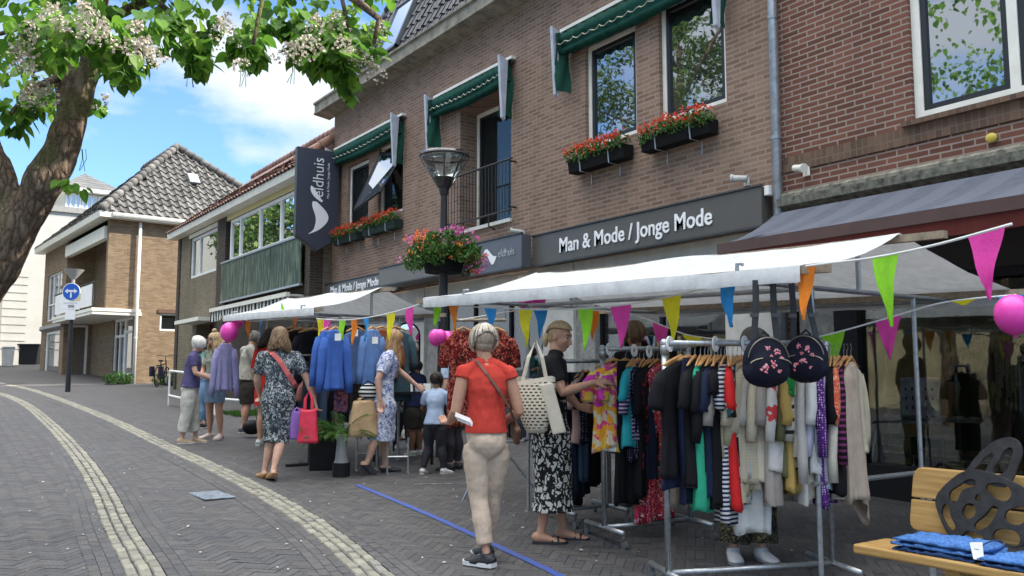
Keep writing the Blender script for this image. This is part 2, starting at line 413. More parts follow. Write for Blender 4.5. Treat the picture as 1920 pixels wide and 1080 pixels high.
ribbon([(3.3,3.2),(3.60,4.6),(3.72,5.45),(3.91,6.91),(4.1,8.95)], .062, .0115, 'blue_line', BLUEP)
ribbon([(4.6,8.4),(5.4,8.0)], .03, .011, 'white_line', WORNW)
mb = MB(); dc = (2.62, 8.95)
mb.prism([(dc[0]-.15,dc[1]-.28),(dc[0]+.15,dc[1]-.28),(dc[0]+.15,dc[1]+.28),(dc[0]-.15,dc[1]+.28)], G(*dc)+.001, G(*dc)+.02, 'z')
o = mb.build('drain_cover', P('worn_zinc', (.26,.30,.34), .42, .5, .35, 18, .3), origin=(dc[0],dc[1],G(*dc))); prop(o, 'pale bluish rectangular metal cover set in the paving between the two sett bands', 'drain cover'); bevel(o, .008)
# fallen blossom and petals
random.seed(5); mb = MB()
for k in range(420):
    D = 4+random.random()**1.5*16; lat = random.uniform(-.6,.35)*D; v = FW*D+RT*lat
    if v.x > 6: continue
    a = random.random()*6.28; s = random.uniform(.006,.02); z = G(v.x,v.y)+.014
    mb.add([(v.x+s*math.cos(a+i*1.57)*(1 if i%2 else .6), v.y+s*math.sin(a+i*1.57)*(1 if i%2 else .6), z+random.uniform(0,.008)) for i in range(4)], [(0,1,2,3)])
prop(mb.build('fallen_petals', island('petals', [(0,(.55,.52,.45)),(.6,(.7,.68,.62)),(1,(.35,.28,.16))], .8, 0)), 'small pale fallen petals scattered over the street paving', 'petals', kind='stuff')
# ================================================================ BUILDINGS
def SY(px, x=8.0):
    r = (px-960)/1642.; D = x/(.574+.819*r); return D*(.819-.574*r)
def SX(px, y):
    r = (px-960)/1642.; D = y/(.819-.574*r); return D*(.574+.819*r)
def wall(mb, face, k, u0, u1, z0, z1, ops=(), dep=.12, m=0, mr=None):
    """brick plane at k looking to -x (face 'x') or -y (face 'y') with openings (ua,ub,za,zb[,depth]) and their reveals"""
    T = (lambda u, v, d=0: (k+d, u, v)) if face == 'x' else (lambda u, v, d=0: (u, k+d, v))
    us = sorted({u0, u1, *[o[0] for o in ops], *[o[1] for o in ops]}); zs = sorted({z0, z1, *[o[2] for o in ops], *[o[3] for o in ops]})
    for i in range(len(us)-1):
        for j in range(len(zs)-1):
            cu, cz = (us[i]+us[i+1])/2, (zs[j]+zs[j+1])/2
            if any(o[0] < cu < o[1] and o[2] < cz < o[3] for o in ops): continue
            mb.quad(T(us[i],zs[j]), T(us[i+1],zs[j]), T(us[i+1],zs[j+1]), T(us[i],zs[j+1]), m)
    for o in ops:
        a, b, c, d = o[:4]; q = o[4] if len(o) > 4 else dep; mm = m if mr is None else mr
        mb.quad(T(a,c), T(a,d), T(a,d,q), T(a,c,q), mm); mb.quad(T(b,c), T(b,c,q), T(b,d,q), T(b,d), mm)
        mb.quad(T(a,d), T(b,d), T(b,d,q), T(a,d,q), mm); mb.quad(T(a,c), T(a,c,q), T(b,c,q), T(b,c), mm)
def window(par, face, k, ua, ub, za, zb, mf, mg, cols=(), rows=(), fw=.06, dep=.06, sash=None, mb_name='window', sill=None, flip=1):
    """frame with mullions at fractions cols/rows, glass as a sub-part"""
    B = (lambda a, b, c, d, p, q: ((k+p, a, c), (k+q, b, d))) if face == 'x' else (lambda a, b, c, d, p, q: ((a, k+p, c), (b, k+q, d)))
    mb = MB(); e = .002
    for (a, b, c, d) in ((ua+e, ub-e, za+e, za+fw), (ua+e, ub-e, zb-fw, zb-e), (ua+e, ua+fw, za+fw, zb-fw), (ub-fw, ub-e, za+fw, zb-fw)):
        mb.box(*B(a, b, c, d, 0, dep))
    for f in cols: c_ = ua+(ub-ua)*f; mb.box(*B(c_-fw/2, c_+fw/2, za+fw, zb-fw, 0, dep))
    for f in rows:
        c_ = za+(zb-za)*f; edges = [ua+fw]+[x for f2 in sorted(cols) for x in (ua+(ub-ua)*f2-fw/2, ua+(ub-ua)*f2+fw/2)]+[ub-fw]
        for i in range(0, len(edges), 2): mb.box(*B(edges[i], edges[i+1], c_-fw/2, c_+fw/2, 0, dep))
    fr = mb.build(mb_name, mf, par)
    es = [ua+fw]+[x for f2 in sorted(cols) for x in (ua+(ub-ua)*f2-fw/2, ua+(ub-ua)*f2+fw/2)]+[ub-fw]
    if sash:
        ms = MB(); w_ = .055
        for i in range(0, len(es), 2):
            a, b, c, d = es[i]+.002, es[i+1]-.002, za+fw+.002, zb-fw-.002
            for q in ((a,b,c,c+w_),(a,b,d-w_,d),(a,a+w_,c+w_,d-w_),(b-w_,b,c+w_,d-w_)): ms.box(*B(*q, .014, dep))
        ms.build('sash', sash, fr)
    mg_ = MB(); mg_.box(*B(ua+fw*.5, ub-fw*.5, za+fw*.5, zb-fw*.5, dep-.02, dep-.012)); mg_.build('pane', mg, fr)
    if sill: ms = MB(); ms.box(*B(ua-.03, ub+.03, za-.05, za-.001, -.05-(dep if 0 else 0), .05)); ms.build('sill', sill, fr)
    return fr
def tile_roof(mb, O, U, V, span, vmax, tw=.22, th=.32, amp=.03, lift=.035):
    """curved clay tiles laid row by row: span(v) gives the u limits"""
    O, U, V = Vector(O), Vector(U).normalized(), Vector(V).normalized(); N = U.cross(V)
    if N.z < 0: N = -N
    v = 0
    while v < vmax:
        a, b = span(min(v+th*.5, vmax)); u = math.floor(a/tw)*tw
        while u < b:
            if u+tw*.5 > a and u+tw*.5 < b:
                vs = []
                for vv, h in ((v-.03, lift), (min(v+th, vmax), 0.0)):
                    for q in range(6):
                        f = q/5; hh = amp*(math.cos(2*math.pi*f*.9-.6)) + h
                        vs.append(O+U*(u+tw*f)+V*vv+N*hh)
                j = random.uniform(-.006, .006); vs = [p+N*j for p in vs]
                fs = [(i, i+1, 7+i, 6+i) for i in range(5)]
                vs += [p-N*(lift+.01) for p in vs[:6]]; fs += [(12+i, 13+i, i+1, i) for i in range(5)]
                mb.add(vs, fs)
            u += tw
        v += th
GLR = glass('reflecting_glass', (.02,.025,.025), .33, .12)
GLB = glass('bright_reflecting_glass', (.03,.04,.04), .62)
GLD = glass('dim_glass', (.02,.024,.024), .02, .5, .22)
GLS = glass('shop_glass', (.02,.02,.02), .07, .9)
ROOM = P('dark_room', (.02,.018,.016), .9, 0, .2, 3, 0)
CURT = cloth('net_curtain', (.42,.42,.38), trans=.3)
# ---------------------------------------------------------------- the clothes shop
BR1 = brick('brown_mauve_brick', (.155,.094,.068), (.215,.138,.102), (.275,.178,.132), (.290,.225,.18), stain=.3)
BR1D = brick('lower_brick_courses', (.15,.10,.08), (.2,.14,.11), (.24,.17,.13), (.3,.25,.2))
shop = thing('shop_building', 'long brown brick shop with dark tiled roof, green awnings and grey fascia behind the stalls', 'building', (8, 12.4, G(8,12.4)))
OPS = [(16.78,17.84,4.78,6.22), (15.22,16.30,4.82,6.34), (11.45,13.05,4.10,6.28,.42), (8.47,9.55,4.82,6.37), (6.90,8.03,4.84,6.46)]
yA, yB = 6.13, 18.66
mb = MB(); wall(mb, 'x', 8, yA, yB, 3.2, 7.62, OPS)
mb.quad((8,yB,-.2),(8,yB,7.62),(17,yB,7.62),(17,yB,-.2)); mb.quad((8,yA,-.2),(17,yA,-.2),(17,yA,7.62),(8,yA,7.62)); mb.quad((17,yA,-.2),(17,yB,-.2),(17,yB,7.62),(17,yA,7.62))
mb.build('wall', BR1, shop)
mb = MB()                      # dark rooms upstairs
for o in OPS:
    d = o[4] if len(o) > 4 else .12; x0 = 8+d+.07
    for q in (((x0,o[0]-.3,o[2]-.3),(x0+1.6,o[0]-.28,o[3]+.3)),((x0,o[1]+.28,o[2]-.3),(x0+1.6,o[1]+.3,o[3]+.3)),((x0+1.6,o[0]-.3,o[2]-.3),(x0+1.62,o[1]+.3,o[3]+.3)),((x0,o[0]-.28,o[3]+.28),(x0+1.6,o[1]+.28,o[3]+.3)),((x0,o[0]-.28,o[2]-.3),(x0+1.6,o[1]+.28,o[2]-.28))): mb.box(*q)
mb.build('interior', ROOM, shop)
WF = P('cream_white_frame', (.74,.73,.66), .45, 0, .06, 6, .05); DKF = P('black_sash', (.015,.017,.02), .35, 0, .2, 9, .05)
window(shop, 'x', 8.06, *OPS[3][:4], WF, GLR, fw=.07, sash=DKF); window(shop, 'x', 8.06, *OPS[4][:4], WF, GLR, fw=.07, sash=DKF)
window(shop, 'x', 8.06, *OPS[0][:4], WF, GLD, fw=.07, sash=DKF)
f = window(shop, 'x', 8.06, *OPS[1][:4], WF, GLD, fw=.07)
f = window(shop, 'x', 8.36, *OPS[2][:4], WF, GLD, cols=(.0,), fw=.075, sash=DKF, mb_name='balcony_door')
def curtain(par, x, ya, yb, za, zb, name='curtain', mat=None, amp=.025):
    mb = MB(); n = 46
    for i in range(n+1):
        y = ya+(yb-ya)*i/n; d = amp*math.sin(i*1.35)+.012*noise.noise(Vector((i*.5,za,1)))
        mb.v += [(x+d, y, za), (x+d*.8, y, zb)]
    for i in range(n): mb.f.append((2*i, 2*i+2, 2*i+3, 2*i+1)); mb.m.append(0)
    return mb.build(name, mat or CURT, par, smooth=True)
curtain(shop, 8.30, 8.95, 9.45, 4.9, 6.3); curtain(shop, 8.9, 11.6, 12.0, 4.2, 6.2, mat=cloth('tan_curtain', (.16,.12,.07))); curtain(shop, 8.9, 12.3, 12.6, 4.2, 6.2)
curtain(shop, 8.3, 17.25, 17.6, 4.85, 6.1); curtain(shop, 8.35, 15.3, 16.2, 4.9, 6.2)
# tilting sash of the open casement
mb = MB(); y0, y1, zb, zt, xo = 15.26, 16.26, 5.0, 6.25, 7.52
A, B_, C_, D_ = Vector((8.0,y0,zt)), Vector((8.0,y1,zt)), Vector((xo,y1,zb)), Vector((xo,y0,zb))
A = Vector((8.02,y0,6.0)); B_ = Vector((8.02,y1,6.2)); C_ = Vector((7.55,y1+.22,4.98)); D_ = Vector((7.62,y0+.22,5.2))
for p, q in ((A,B_),(B_,C_),(C_,D_),(D_,A)): mb.tube([p,q], .032, 4)
f = mb.build('open_sash', DKF, shop); mb = MB(); mb.quad(A,B_,C_,D_); mb.build('pane', GLB, f)
# eaves, gutter, soffit
t = NT('weathered_gutter'); t.base(t.mix(t.ramp(t.noise(5, 8, rough=.75), [(.38, 0.0), (.66, 1.0)]), (.30,.28,.22), (.12,.11,.085)), .8); t.bump(t.noise(40, 5), .3, .006); GUT = t.m
mb = MB(); mb.prism([(7.62,7.66),(8.02,7.60),(8.02,7.94),(7.60,7.94),(7.60,7.90),(7.64,7.88),(7.64,7.72),(7.62,7.70)], yA, yB+.35, 'y'); mb.build('gutter', GUT, shop)
mb = MB(); tile = island('dark_roof_tiles', [(0,(.035,.038,.045)),(.5,(.055,.058,.068)),(1,(.08,.08,.088))], .45, .3, 30, spec=.5)
sl = Vector((.40,0,1)).normalized(); H_ = 3.6
tile_roof(mb, (7.98, yA, 7.93), (0,1,0), sl, lambda v: (0, yB-yA+.05-.52*v), H_, .24, .33, .03)
ro = mb.build('roof', tile, shop)
mb = MB(); mb.add([(8.03,yA,7.9),(8.03,yB,7.9),(9.43,yB-1.9,11.35),(9.43,yA,11.35)], [(0,1,2,3)]); mb.add([(8.03,yB,7.9),(15,yB,7.9),(14,yB-1.9,11.35),(9.43,yB-1.9,11.35)], [(0,1,2,3)]); mb.add([(9.43,yA,11.35),(9.43,yB-1.9,11.35),(14,yB-1.9,11.35),(14,yA,11.35)], [(0,1,2,3)])
mb.add([(8.03,yA,7.9),(9.43,yA,11.35),(14,yA,11.35),(15,yA,7.9)], [(0,1,2,3)]); mb.build('roof_deck', P('roof_deck', (.04,.04,.045), .8), shop)
mb = MB()
for q in range(10): v = q*.36; c = Vector((7.98,yB+.05,7.95))+sl*v+Vector((0,-.52*v,0)); mb.tube([c, c+sl*.36+Vector((0,-.19,0))], [.11,.085], 8)
mb.build('hip_tiles', tile, ro, smooth=True)
def roof_window(y0, y1, v0, v1):
    mb = MB(); O = Vector((7.98,0,7.93)); N = Vector((-1,0,.4)).normalized()
    pt = lambda y, v, h: O+Vector((0,y,0))+sl*v+N*h
    for (a,b,c,d) in ((y0,y1,v0,v0+.07),(y0,y1,v1-.07,v1),(y0,y0+.07,v0,v1),(y1-.07,y1,v0,v1)):
        mb.add([pt(a,c,.02),pt(b,c,.02),pt(b,d,.02),pt(a,d,.02),pt(a,c,.12),pt(b,c,.12),pt(b,d,.12),pt(a,d,.12)], [(4,5,6,7),(0,1,5,4),(1,2,6,5),(2,3,7,6),(3,0,4,7)])
    f = mb.build('roof_window', P('roof_window_frame', (.10,.11,.12), .4), ro)
    mb = MB(); mb.quad(pt(y0+.05,v0+.05,.09),pt(y1-.05,v0+.05,.09),pt(y1-.05,v1-.05,.09),pt(y0+.05,v1-.05,.09)); mb.build('pane', GLB, f)
roof_window(15.75, 16.75, .45, 1.9); roof_window(11.2, 12.2, .45, 1.9)
# balcony railing
mb = MB(); xr = 7.86
mb.tube([(xr,11.22,5.03),(xr,13.35,5.05)], .018, 6); mb.tube([(xr,11.25,4.2),(xr,13.45,4.2)], .016, 6); mb.tube([(xr,11.3,4.12),(xr,11.3,5.05)], .014, 6)
for i in range(19): y = 11.4+i*.1; mb.tube([(xr,y,4.2),(xr,y,5.03)], .007, 5)
for y in (11.3, 13.3): mb.tube([(xr,y,4.25),(8.0,y,4.25)], .014, 6); mb.tube([(xr,y,5.0),(8.0,y,5.0)], .014, 6)
mb.tube([(xr,12.7,4.2),(xr,12.7,4.0),(7.98,12.7,3.95)], .014, 6); mb.tube([(xr,11.9,4.2),(xr,11.9,4.02),(7.98,11.9,3.97)], .014, 6)
rail = mb.build('balcony_railing', DSTEEL, shop)
mb = MB(); mb.box((7.95,11.42,4.04),(8.40,13.07,4.098)); mb.build('sill', WF, shop)
# ground floor: pale piers, dark glazing, entrance
PIER = P('pale_plaster_pier', (.50,.49,.45), .8, 0, .1, 5, .2); STONE = P('grey_concrete', (.26,.255,.24), .85, 0, .25, 12, .35)
piers = [(SY(793),SY(763)), (SY(1075),SY(1018)), (SY(1470),SY(1362)), (18.3,yB)]
for a, b in piers: mb = MB(); mb.box((8.0,a,0),(8.4,b,3.2)); mb.build('pier', PIER, shop)
mb = MB(); mb.box((8.02,yA,2.86),(8.38,yB,3.2)); mb.build('lintel_beam', PIER, shop)
for a, b in ((SY(815),SY(793.5)),(SY(1110),SY(1075.5))): mb = MB(); mb.box((8.05,a,0),(8.4,b,2.86)); mb.build('side_pier', STONE, shop)
mb = MB()
for a, b in ((SY(1018)+.01, SY(815)-.01), (SY(1362)+.01, SY(1110)-.01), (SY(763)+.01, 18.29)):
    n = max(1, round((b-a)/1.1)); g0 = .3
    for i in range(n+1): y = a+(b-a)*i/n; mb.box((8.15,y-.03,g0),(8.22,y+.03,2.86))
    mb.box((8.15,a,g0),(8.22,b,g0+.5))
f = mb.build('shop_window_frame', BLACKP, shop)
mb = MB(); mb.box((8.18,yA,.5),(8.19,yB,2.86)); mb.build('pane', GLS, f)
mb = MB(); mb.box((8.42,yA+.02,.2),(13,yB-.02,.42)); mb.box((13,yA,.2),(13.1,yB,3.3)); mb.box((8.42,yA+.02,3.15),(13,yB-.02,3.2)); mb.box((8.42,yB-.1,.4),(13,yB-.05,3.2)); mb.box((8.42,yA+.03,.4),(13,yA+.06,3.2))
mb.build('shop_room', P('shop_room', (.10,.06,.035), .8, 0, .3, 2, 0), shop)
em = NT('shop_lamp'); em.b.inputs['Emission Color'].default_value = (1,.75,.45,1); em.b.inputs['Emission Strength'].default_value = 4; SHL = em.m
em2 = NT('added_fill_glow'); em2.b.inputs['Emission Color'].default_value = (1,.82,.58,1); em2.b.inputs['Emission Strength'].default_value = 2.2; SHFILL = em2.m  # added glow that brightens the right hand shop room
for k in range(10):
    mb = MB(); y = 7+k*1.15; x = 9.2+(k % 3)*1.1; mb.tube([(x,y,3.15),(x,y,3.08)], .06, 10); mb.build('ceiling_spot', SHL, shop)
mb = MB(); random.seed(11)
for k in range(26):           # goods seen dimly inside
    y = random.uniform(6.5,18); x = random.uniform(9.3,12.3); s = random.uniform(.15,.35); h = random.uniform(.9,1.7)
    mb.box((x,y,.42),(x+.4,y+s,.42+h), k % 4)
mb.build('shop_goods', [P('goods%d' % i, c, .8) for i, c in enumerate(((.25,.06,.05),(.12,.12,.14),(.30,.26,.2),(.08,.12,.2)))], shop)
# ---------------------------------------------------------------- fascia signs
SG = P('dark_taupe_sign_board', (.085,.08,.07), .42, 0, .06, 2, .02); SG2 = P('slate_sign_board', (.095,.10,.115), .4, 0, .08, 2, .02); SGE = P('sign_edge', (.04,.042,.045), .4)
LET = P('white_letters', (.80,.81,.82), .35, 0, .02, 3, 0)
def board(name, label, x0, x1, y0, y1, z0, z1, mat):
    t = thing(name, label, 'shop sign', (x1, (y0+y1)/2, z0)); mb = MB(); mb.box((x0,y0,z0),(x1,y1,z1)); bevel(mb.build('board', mat, t), .008)
    mb = MB(); e = .018
    for q in (((x0-e,y0-e,z0-e),(x0+.02,y1+e,z0-.001)),((x0-e,y0-e,z1+.001),(x0+.02,y1+e,z1+e))): mb.box(*q)
    mb.build('trim', SGE, t); return t
t = board('fascia_sign', 'long dark taupe fascia board with large white Man & Mode lettering above the nearer stall', 7.80, 7.998, 6.27, 10.60, 3.21, 3.66, SG)
lettering('Man & Mode / Jonge Mode', .30, LET, t, (7.79, 9.93, 3.335), (0,-1,0), (0,0,1), .006, .905, .004)
t = board('fascia_sign', 'dark grey fascia board with white lettering above the far stall, left of the flower basket', 7.86, 7.998, 15.12, 19.0, 3.24, 3.62, P('grey_sign_board', (.12,.12,.118), .45, 0, .06, 2, .02))
lettering('Man & Mode / Jonge Mode', .235, LET, t, (7.85, 18.35, 3.39), (0,-1,0), (0,0,1), .006, .95, .004)
t = board('fascia_canopy', 'blank grey boxed canopy over the shop door behind the hanging flowers', 7.45, 7.998, 12.13, 15.10, 3.27, 3.60, P('taupe_canopy_board', (.13,.125,.11), .45, 0, .06, 2, .02))
t = board('fascia_sign', 'small slate grey box sign with a pale swoosh emblem between flower basket and long fascia', 7.62, 7.80, 10.63, 12.08, 3.19, 3.70, SG2)
def swoosh(par, T, mat, name='emblem'):
    """pale leaf shaped swoosh with a curled tail; T maps (u along, v across) to world"""
    pts = []; n = 26
    for i in range(n+1):
        s = i/n; u = s; mid = .22*math.sin(s*2*math.pi*.92+.15)*(1-.25*s); wd = .03+.17*math.sin(math.pi*min(1, s**1.25))**.9 if s < .999 else .0
        wd = .19*math.sin(math.pi*s**1.5)+.004; pts.append((u, mid, wd))
    mb = MB(); top = [T(u, m+w_) for u, m, w_ in pts]; bot = [T(u, m-w_) for u, m, w_ in pts]
    mb.add(top+bot, [(i, i+1, n+2+i, n+1+i) for i in range(n)]); return mb.build(name, mat, par)
swoosh(t, lambda u, v: (7.612, 11.72-u*.42, 3.45+v*.42), LET)
lettering('eldhuis', .17, P('faint_letters', (.40,.42,.45), .4), t, (7.613, 11.26, 3.40), (0,-1,0), (0,0,1), .004, .95)
# blade sign across the facade
t = thing('blade_sign', 'tall dark blue hexagonal blade sign with white swoosh emblem on the shop corner', 'hanging sign', (7.9, 18.2, 4.3))
ys = 18.16; xl, xr2 = SX(546, ys), SX(628, ys)
zt1, zb1, zpt = 6.62, 4.62, 4.30
t2 = NT('dark_blue_sign_face'); t2.base((.045,.052,.075), .4); BSF = t2.m
poly = [(xl,zt1),(xr2,zt1),(xr2,zb1),((xl+xr2)/2,zpt),(xl,zb1)]
mb = MB(); mb.prism(poly[::-1], ys, ys+.14, 'y'); bevel(mb.build('sign_case', SGE, t), .01)
q = .025; mb = MB(); mb.prism([(xl+q,zt1-q),(xr2-q,zt1-q),(xr2-q,zb1+q*.5),((xl+xr2)/2,zpt+q),(xl+q,zb1+q*.5)][::-1], ys-.006, ys+.05, 'y'); mb.build('sign_face', BSF, t)
mb = MB(); mb.tube([(xr2,ys+.07,6.4),(8.0,ys+.07,6.4)], .03, 6); mb.tube([(xr2,ys+.07,4.9),(8.0,ys+.07,4.9)], .03, 6); mb.build('bracket', DSTEEL, t)
lettering('eldhuis', .37, LET, t, (xl+.62, ys-.012, 5.52), (0,0,1), (-1,0,0), .004, .88, -.002)
lettering('Man & Mode / Jonge Mode', .075, LET, t, (xl+.76, ys-.012, 5.52), (0,0,1), (-1,0,0), .003, 1.0)
mb = MB(); W_ = xr2-xl; n = 30; L_, R_ = [], []     # big lower leaf
for i in range(n+1):
    s = i/n; z = 5.42-s*.74; cx = xl+W_*(.50+.10*math.sin(s*math.pi*1.6-.9)+(.0)); wd = W_*.155*math.sin(math.pi*min(1,(s*.93+.04))**.75)
    if s > .8: cx -= W_*.12*((s-.8)/.2)**2
    L_.append((cx-wd, ys-.012, z)); R_.append((cx+wd, ys-.012, z))
mb.add(L_+R_, [(i, i+1, n+2+i, n+1+i) for i in range(n)])
L_, R_ = [], []
for i in range(n+1):             # upper curl
    s = i/n; z = 5.72-s*.25; cx = xl+W_*(.36+.24*s**2); wd = W_*.07*math.sin(math.pi*(.12+.8*s))
    L_.append((cx-wd, ys-.012, z+.05*math.cos(s*3))); R_.append((cx+wd, ys-.012, z+.02*math.cos(s*3)))
mb.add(L_+R_, [(i, i+1, n+2+i, n+1+i) for i in range(n)]); mb.build('emblem', LET, t)
# ---------------------------------------------------------------- green window awnings
GRN = cloth('green_awning_cloth', (.008,.060,.045), bump=.5); ARM = P('pale_blue_grey_arm', (.42,.45,.52), .45)
GRN2 = cloth('green_awning_side', (.02,.09,.06), bump=.5)
def awning(label, y0, y1):
    t = thing('window_awning', label, 'awning', (8, (y0+y1)/2, 6.7), group='green awnings folded above the windows')
    mb = MB(); mb.box((7.9,y0,6.72),(7.998,y1,6.77)); mb.build('top_rail', WF, t)
    n = 60; prof = [(7.97,6.72),(7.86,6.67),(7.78,6.60),(7.76,6.52),(7.84,6.47),(7.83,6.42),(7.79,6.37),(7.83,6.33),(7.93,6.35)]
    mb = MB(); k = len(prof)
    for i in range(n+1):
        y = y0+.02+(y1-y0-.04)*i/n; sag = -.10*math.sin(math.pi*i/n)
        for j, (x, z) in enumerate(prof):
            wv = .016*math.sin(i*1.5+j)+.03*noise.noise(Vector((y*2,j*.6,3))); f = j/(k-1)
            if 3 <= j <= 4: z -= .035*abs(math.sin(i*.55*math.pi/2))*(1 if j == 4 else .3)
            mb.v.append((x+wv*f*1.2, y, z+sag*f*.6+wv))
    for i in range(n):
        for j in range(k-1): mb.f.append((i*k+j, (i+1)*k+j, (i+1)*k+j+1, i*k+j+1)); mb.m.append(0)
    mb.build('awning_cloth', GRN, t, smooth=True)
    mb = MB(); mb.tube([(7.75,y0+.02,6.49-.035*abs(math.sin(0)))]+[(7.745,y0+.02+(y1-y0-.04)*i/n,6.49-.045*abs(math.sin(i*.55*math.pi/2))-.06*math.sin(math.pi*i/n)) for i in range(1,n)], .008, 4); mb.build('scalloped_trim', P('cream_trim', (.5,.5,.4), .7), t)
    for y, s in ((y0+.03, 1), (y1-.09, -1)):
        mb = MB(); mb.prism([(7.72,5.70),(7.78,5.66),(7.84,6.66),(7.66,6.74)], y-.03, y+.03, 'y'); bevel(mb.build('side_arm', ARM, t), .006)
        mb = MB(); m_ = 12
        for i in range(m_+1):
            z = 6.62-(6.62-5.74)*i/m_
            for j in range(5): mb.v.append((7.70+.07*j, y+s*(.05+.03*math.sin(j*2+i*.6)), z+.02*math.sin(i+j)))
        for i in range(m_):
            for j in range(4): mb.f.append((i*5+j, i*5+j+1, (i+1)*5+j+1, (i+1)*5+j)); mb.m.append(0)
        mb.build('side_curtain', GRN2, t, smooth=True)
awning('folded green awning above the pair of far windows beside the blade sign', 15.10, 18.45)
awning('folded green awning above the balcony door', 11.30, 13.86)
awning('folded green awning above the two nearest tall shop windows', 6.78, 10.02)
# ---------------------------------------------------------------- flowers
LEAF = island('plant_leaves', [(0,(.015,.05,.008)),(.4,(.035,.11,.015)),(.8,(.075,.17,.03)),(1,(.11,.20,.05))], .5, 0, trans=.25, fine=0)
def fol(mb, c, r, n, s, fl=0, m=0, droop=0):
    for k in range(n):
        while 1:
            v = Vector((random.uniform(-1,1), random.uniform(-1,1), random.uniform(-1,1)))
            if .35 < v.length < 1: break
        p = Vector((c[0]+v.x*r[0], c[1]+v.y*r[1], c[2]+v.z*r[2]-droop*(v.x**2+v.y**2)*r[2]))
        a = Vector((random.gauss(0,1), random.gauss(0,1), random.gauss(0,.7))).normalized(); b = a.orthogonal().normalized()
        b = (Matrix.Rotation(random.random()*6.28, 3, a) @ b); q = s*random.uniform(.6,1.3)
        mb.add([p-b*q, p+a.cross(b)*q*.45, p+b*q, p-a.cross(b)*q*.45], [(0,1,2,3)], m)
def blossoms(mb, c, r, n, s, m=0, up=.2, front=None):
    for k in range(n):
        while 1:
            v = Vector((random.gauss(0,1), random.gauss(0,1), random.gauss(0,1)+up)).normalized()
            if front is None or v.dot(Vector(front)) > -.25: break
        p0 = Vector((c[0]+v.x*r[0], c[1]+v.y*r[1], c[2]+v.z*r[2])); mm = m if isinstance(m, int) else random.choice(m)
        for j in range(random.randint(5,9)):
            p = p0+Vector([random.gauss(0, s*.8) for _ in range(3)]); a = Vector([random.gauss(0,1) for _ in range(3)]).normalized(); b = a.orthogonal().normalized(); cc = a.cross(b)
            mb.add([p-b*s*.7, p-cc*s*.7, p+b*s*.7, p+cc*s*.7], [(0,1,2,3)], mm)
RED = island('red_geranium', [(0,(.55,.045,.02)),(.5,(.75,.09,.03)),(1,(.80,.16,.06))], .6, 0, trans=.25, fine=0)
PNK = island('pink_petunia', [(0,(.55,.08,.32)),(.6,(.75,.20,.48)),(1,(.80,.35,.60))], .6, 0, trans=.25, fine=0)
ORG = island('orange_petals', [(0,(.75,.13,.03)),(1,(.85,.28,.07))], .6, 0, trans=.25, fine=0)
BOXM = P('dark_green_plastic', (.008,.022,.018), .8, 0, .15, 8, .1); BOXK = P('black_plastic', (.010,.010,.011), .8, 0, .15, 8, .1, spec=.15)
def flower_box(label, y0, y1, z0, z1, mat, tip=0):
    random.seed(int(y0*100)); t = thing('flower_box', label, 'flower box', (7.9, (y0+y1)/2, z0), group='window boxes of red geraniums')
    mb = MB(); mb.prism([(7.80,z0),(7.97,z0),(7.985,z1),(7.765,z1)], y0+.02, y1-.02, 'y'); bevel(mb.build('box', mat, t), .01)
    for y in (y0+(y1-y0)*.25, y0+(y1-y0)*.75): mb = MB(); mb.tube([(7.76,y,z1+.01),(7.78,y,z0-.015),(7.99,y,z0-.02),(7.99,y,z0-.18)], .009, 5); mb.build('bracket', STEEL, t)
    mb = MB(); ml = MB(); n = int((y1-y0)/.14)
    for i in range(n):
        y = y0+.02+(y1-y0-.04)*(i+.5)/n; zc = z1+.05+random.uniform(-.02,.03)
        fol(mb, (7.83,y,zc), (.15,.12,.11), 85, .032, droop=.3); fol(mb, (7.76,y,zc-.07), (.05,.10,.07), 22, .028)
        blossoms(ml, (7.82,y,zc+.03), (.15,.10,.11), 11, .02, 0, up=.4, front=(-1,0,.4))
    mb.build('foliage', LEAF, t); ml.build('blossom', RED, t)
flower_box('short dark green window box of red geraniums under the far left window', 16.88, 18.12, 4.45, 4.63, BOXM)
flower_box('dark window box of red geraniums under the open casement', 15.15, 16.62, 4.45, 4.64, BOXM)
flower_box('black window box of red geraniums, left one under the two nearest windows', 8.5, 9.72, 4.46, 4.66, BOXK)
flower_box('black window box of red geraniums, right one under the nearest window', 7.0, 8.2, 4.45, 4.64, BOXK)
# ---------------------------------------------------------------- lamp post with flower basket
lx, ly = 6.0, 10.2; lz = G(lx, ly)
t = thing('street_lamp', 'near dark street lamp post with a glass funnel lantern in front of the balcony', 'street lamp', (lx,ly,lz))
mb = MB(); mb.tube([(lx,ly,lz-.05),(lx,ly,lz+1.0)], .085, 14); mb.tube([(lx,ly,lz+1.0),(lx,ly,lz+1.06),(lx,ly,lz+2.4),(lx,ly,4.1)], [.085,.075,.06,.045], 14); mb.build('post', DSTEEL, t, auto=40)
mb = MB(); mb.tube([(lx,ly,4.02),(lx,ly,4.12)], [.055,.075], 14); mb.tube([(lx,ly,4.12),(lx,ly,4.26)], [.085,.15], 16); mb.tube([(lx,ly,4.26),(lx,ly,4.62)], [.012,.012], 6); mb.build('lantern_base', DSTEEL, t, auto=40)
mb = MB(); n = 28
for r, z in ((.10,4.14),(.33,4.52),(.335,4.56),(.33,4.60)):
    for j in range(n): a = 2*math.pi*j/n; mb.v.append((lx+r*math.cos(a), ly+r*math.sin(a), z))
for i in range(3):
    for j in range(n): mb.f.append((i*n+j, i*n+(j+1)%n, (i+1)*n+(j+1)%n, (i+1)*n+j)); mb.m.append(0)
mb.v.append((lx,ly,4.63)); mb.m += [0]*n; mb.f += [(3*n+j, 3*n+(j+1)%n, 4*n) for j in range(n)]
mb.build('lantern_glass', glass('lantern_glass', (.08,.08,.08), .04, .86), t, smooth=True)
mb = MB()
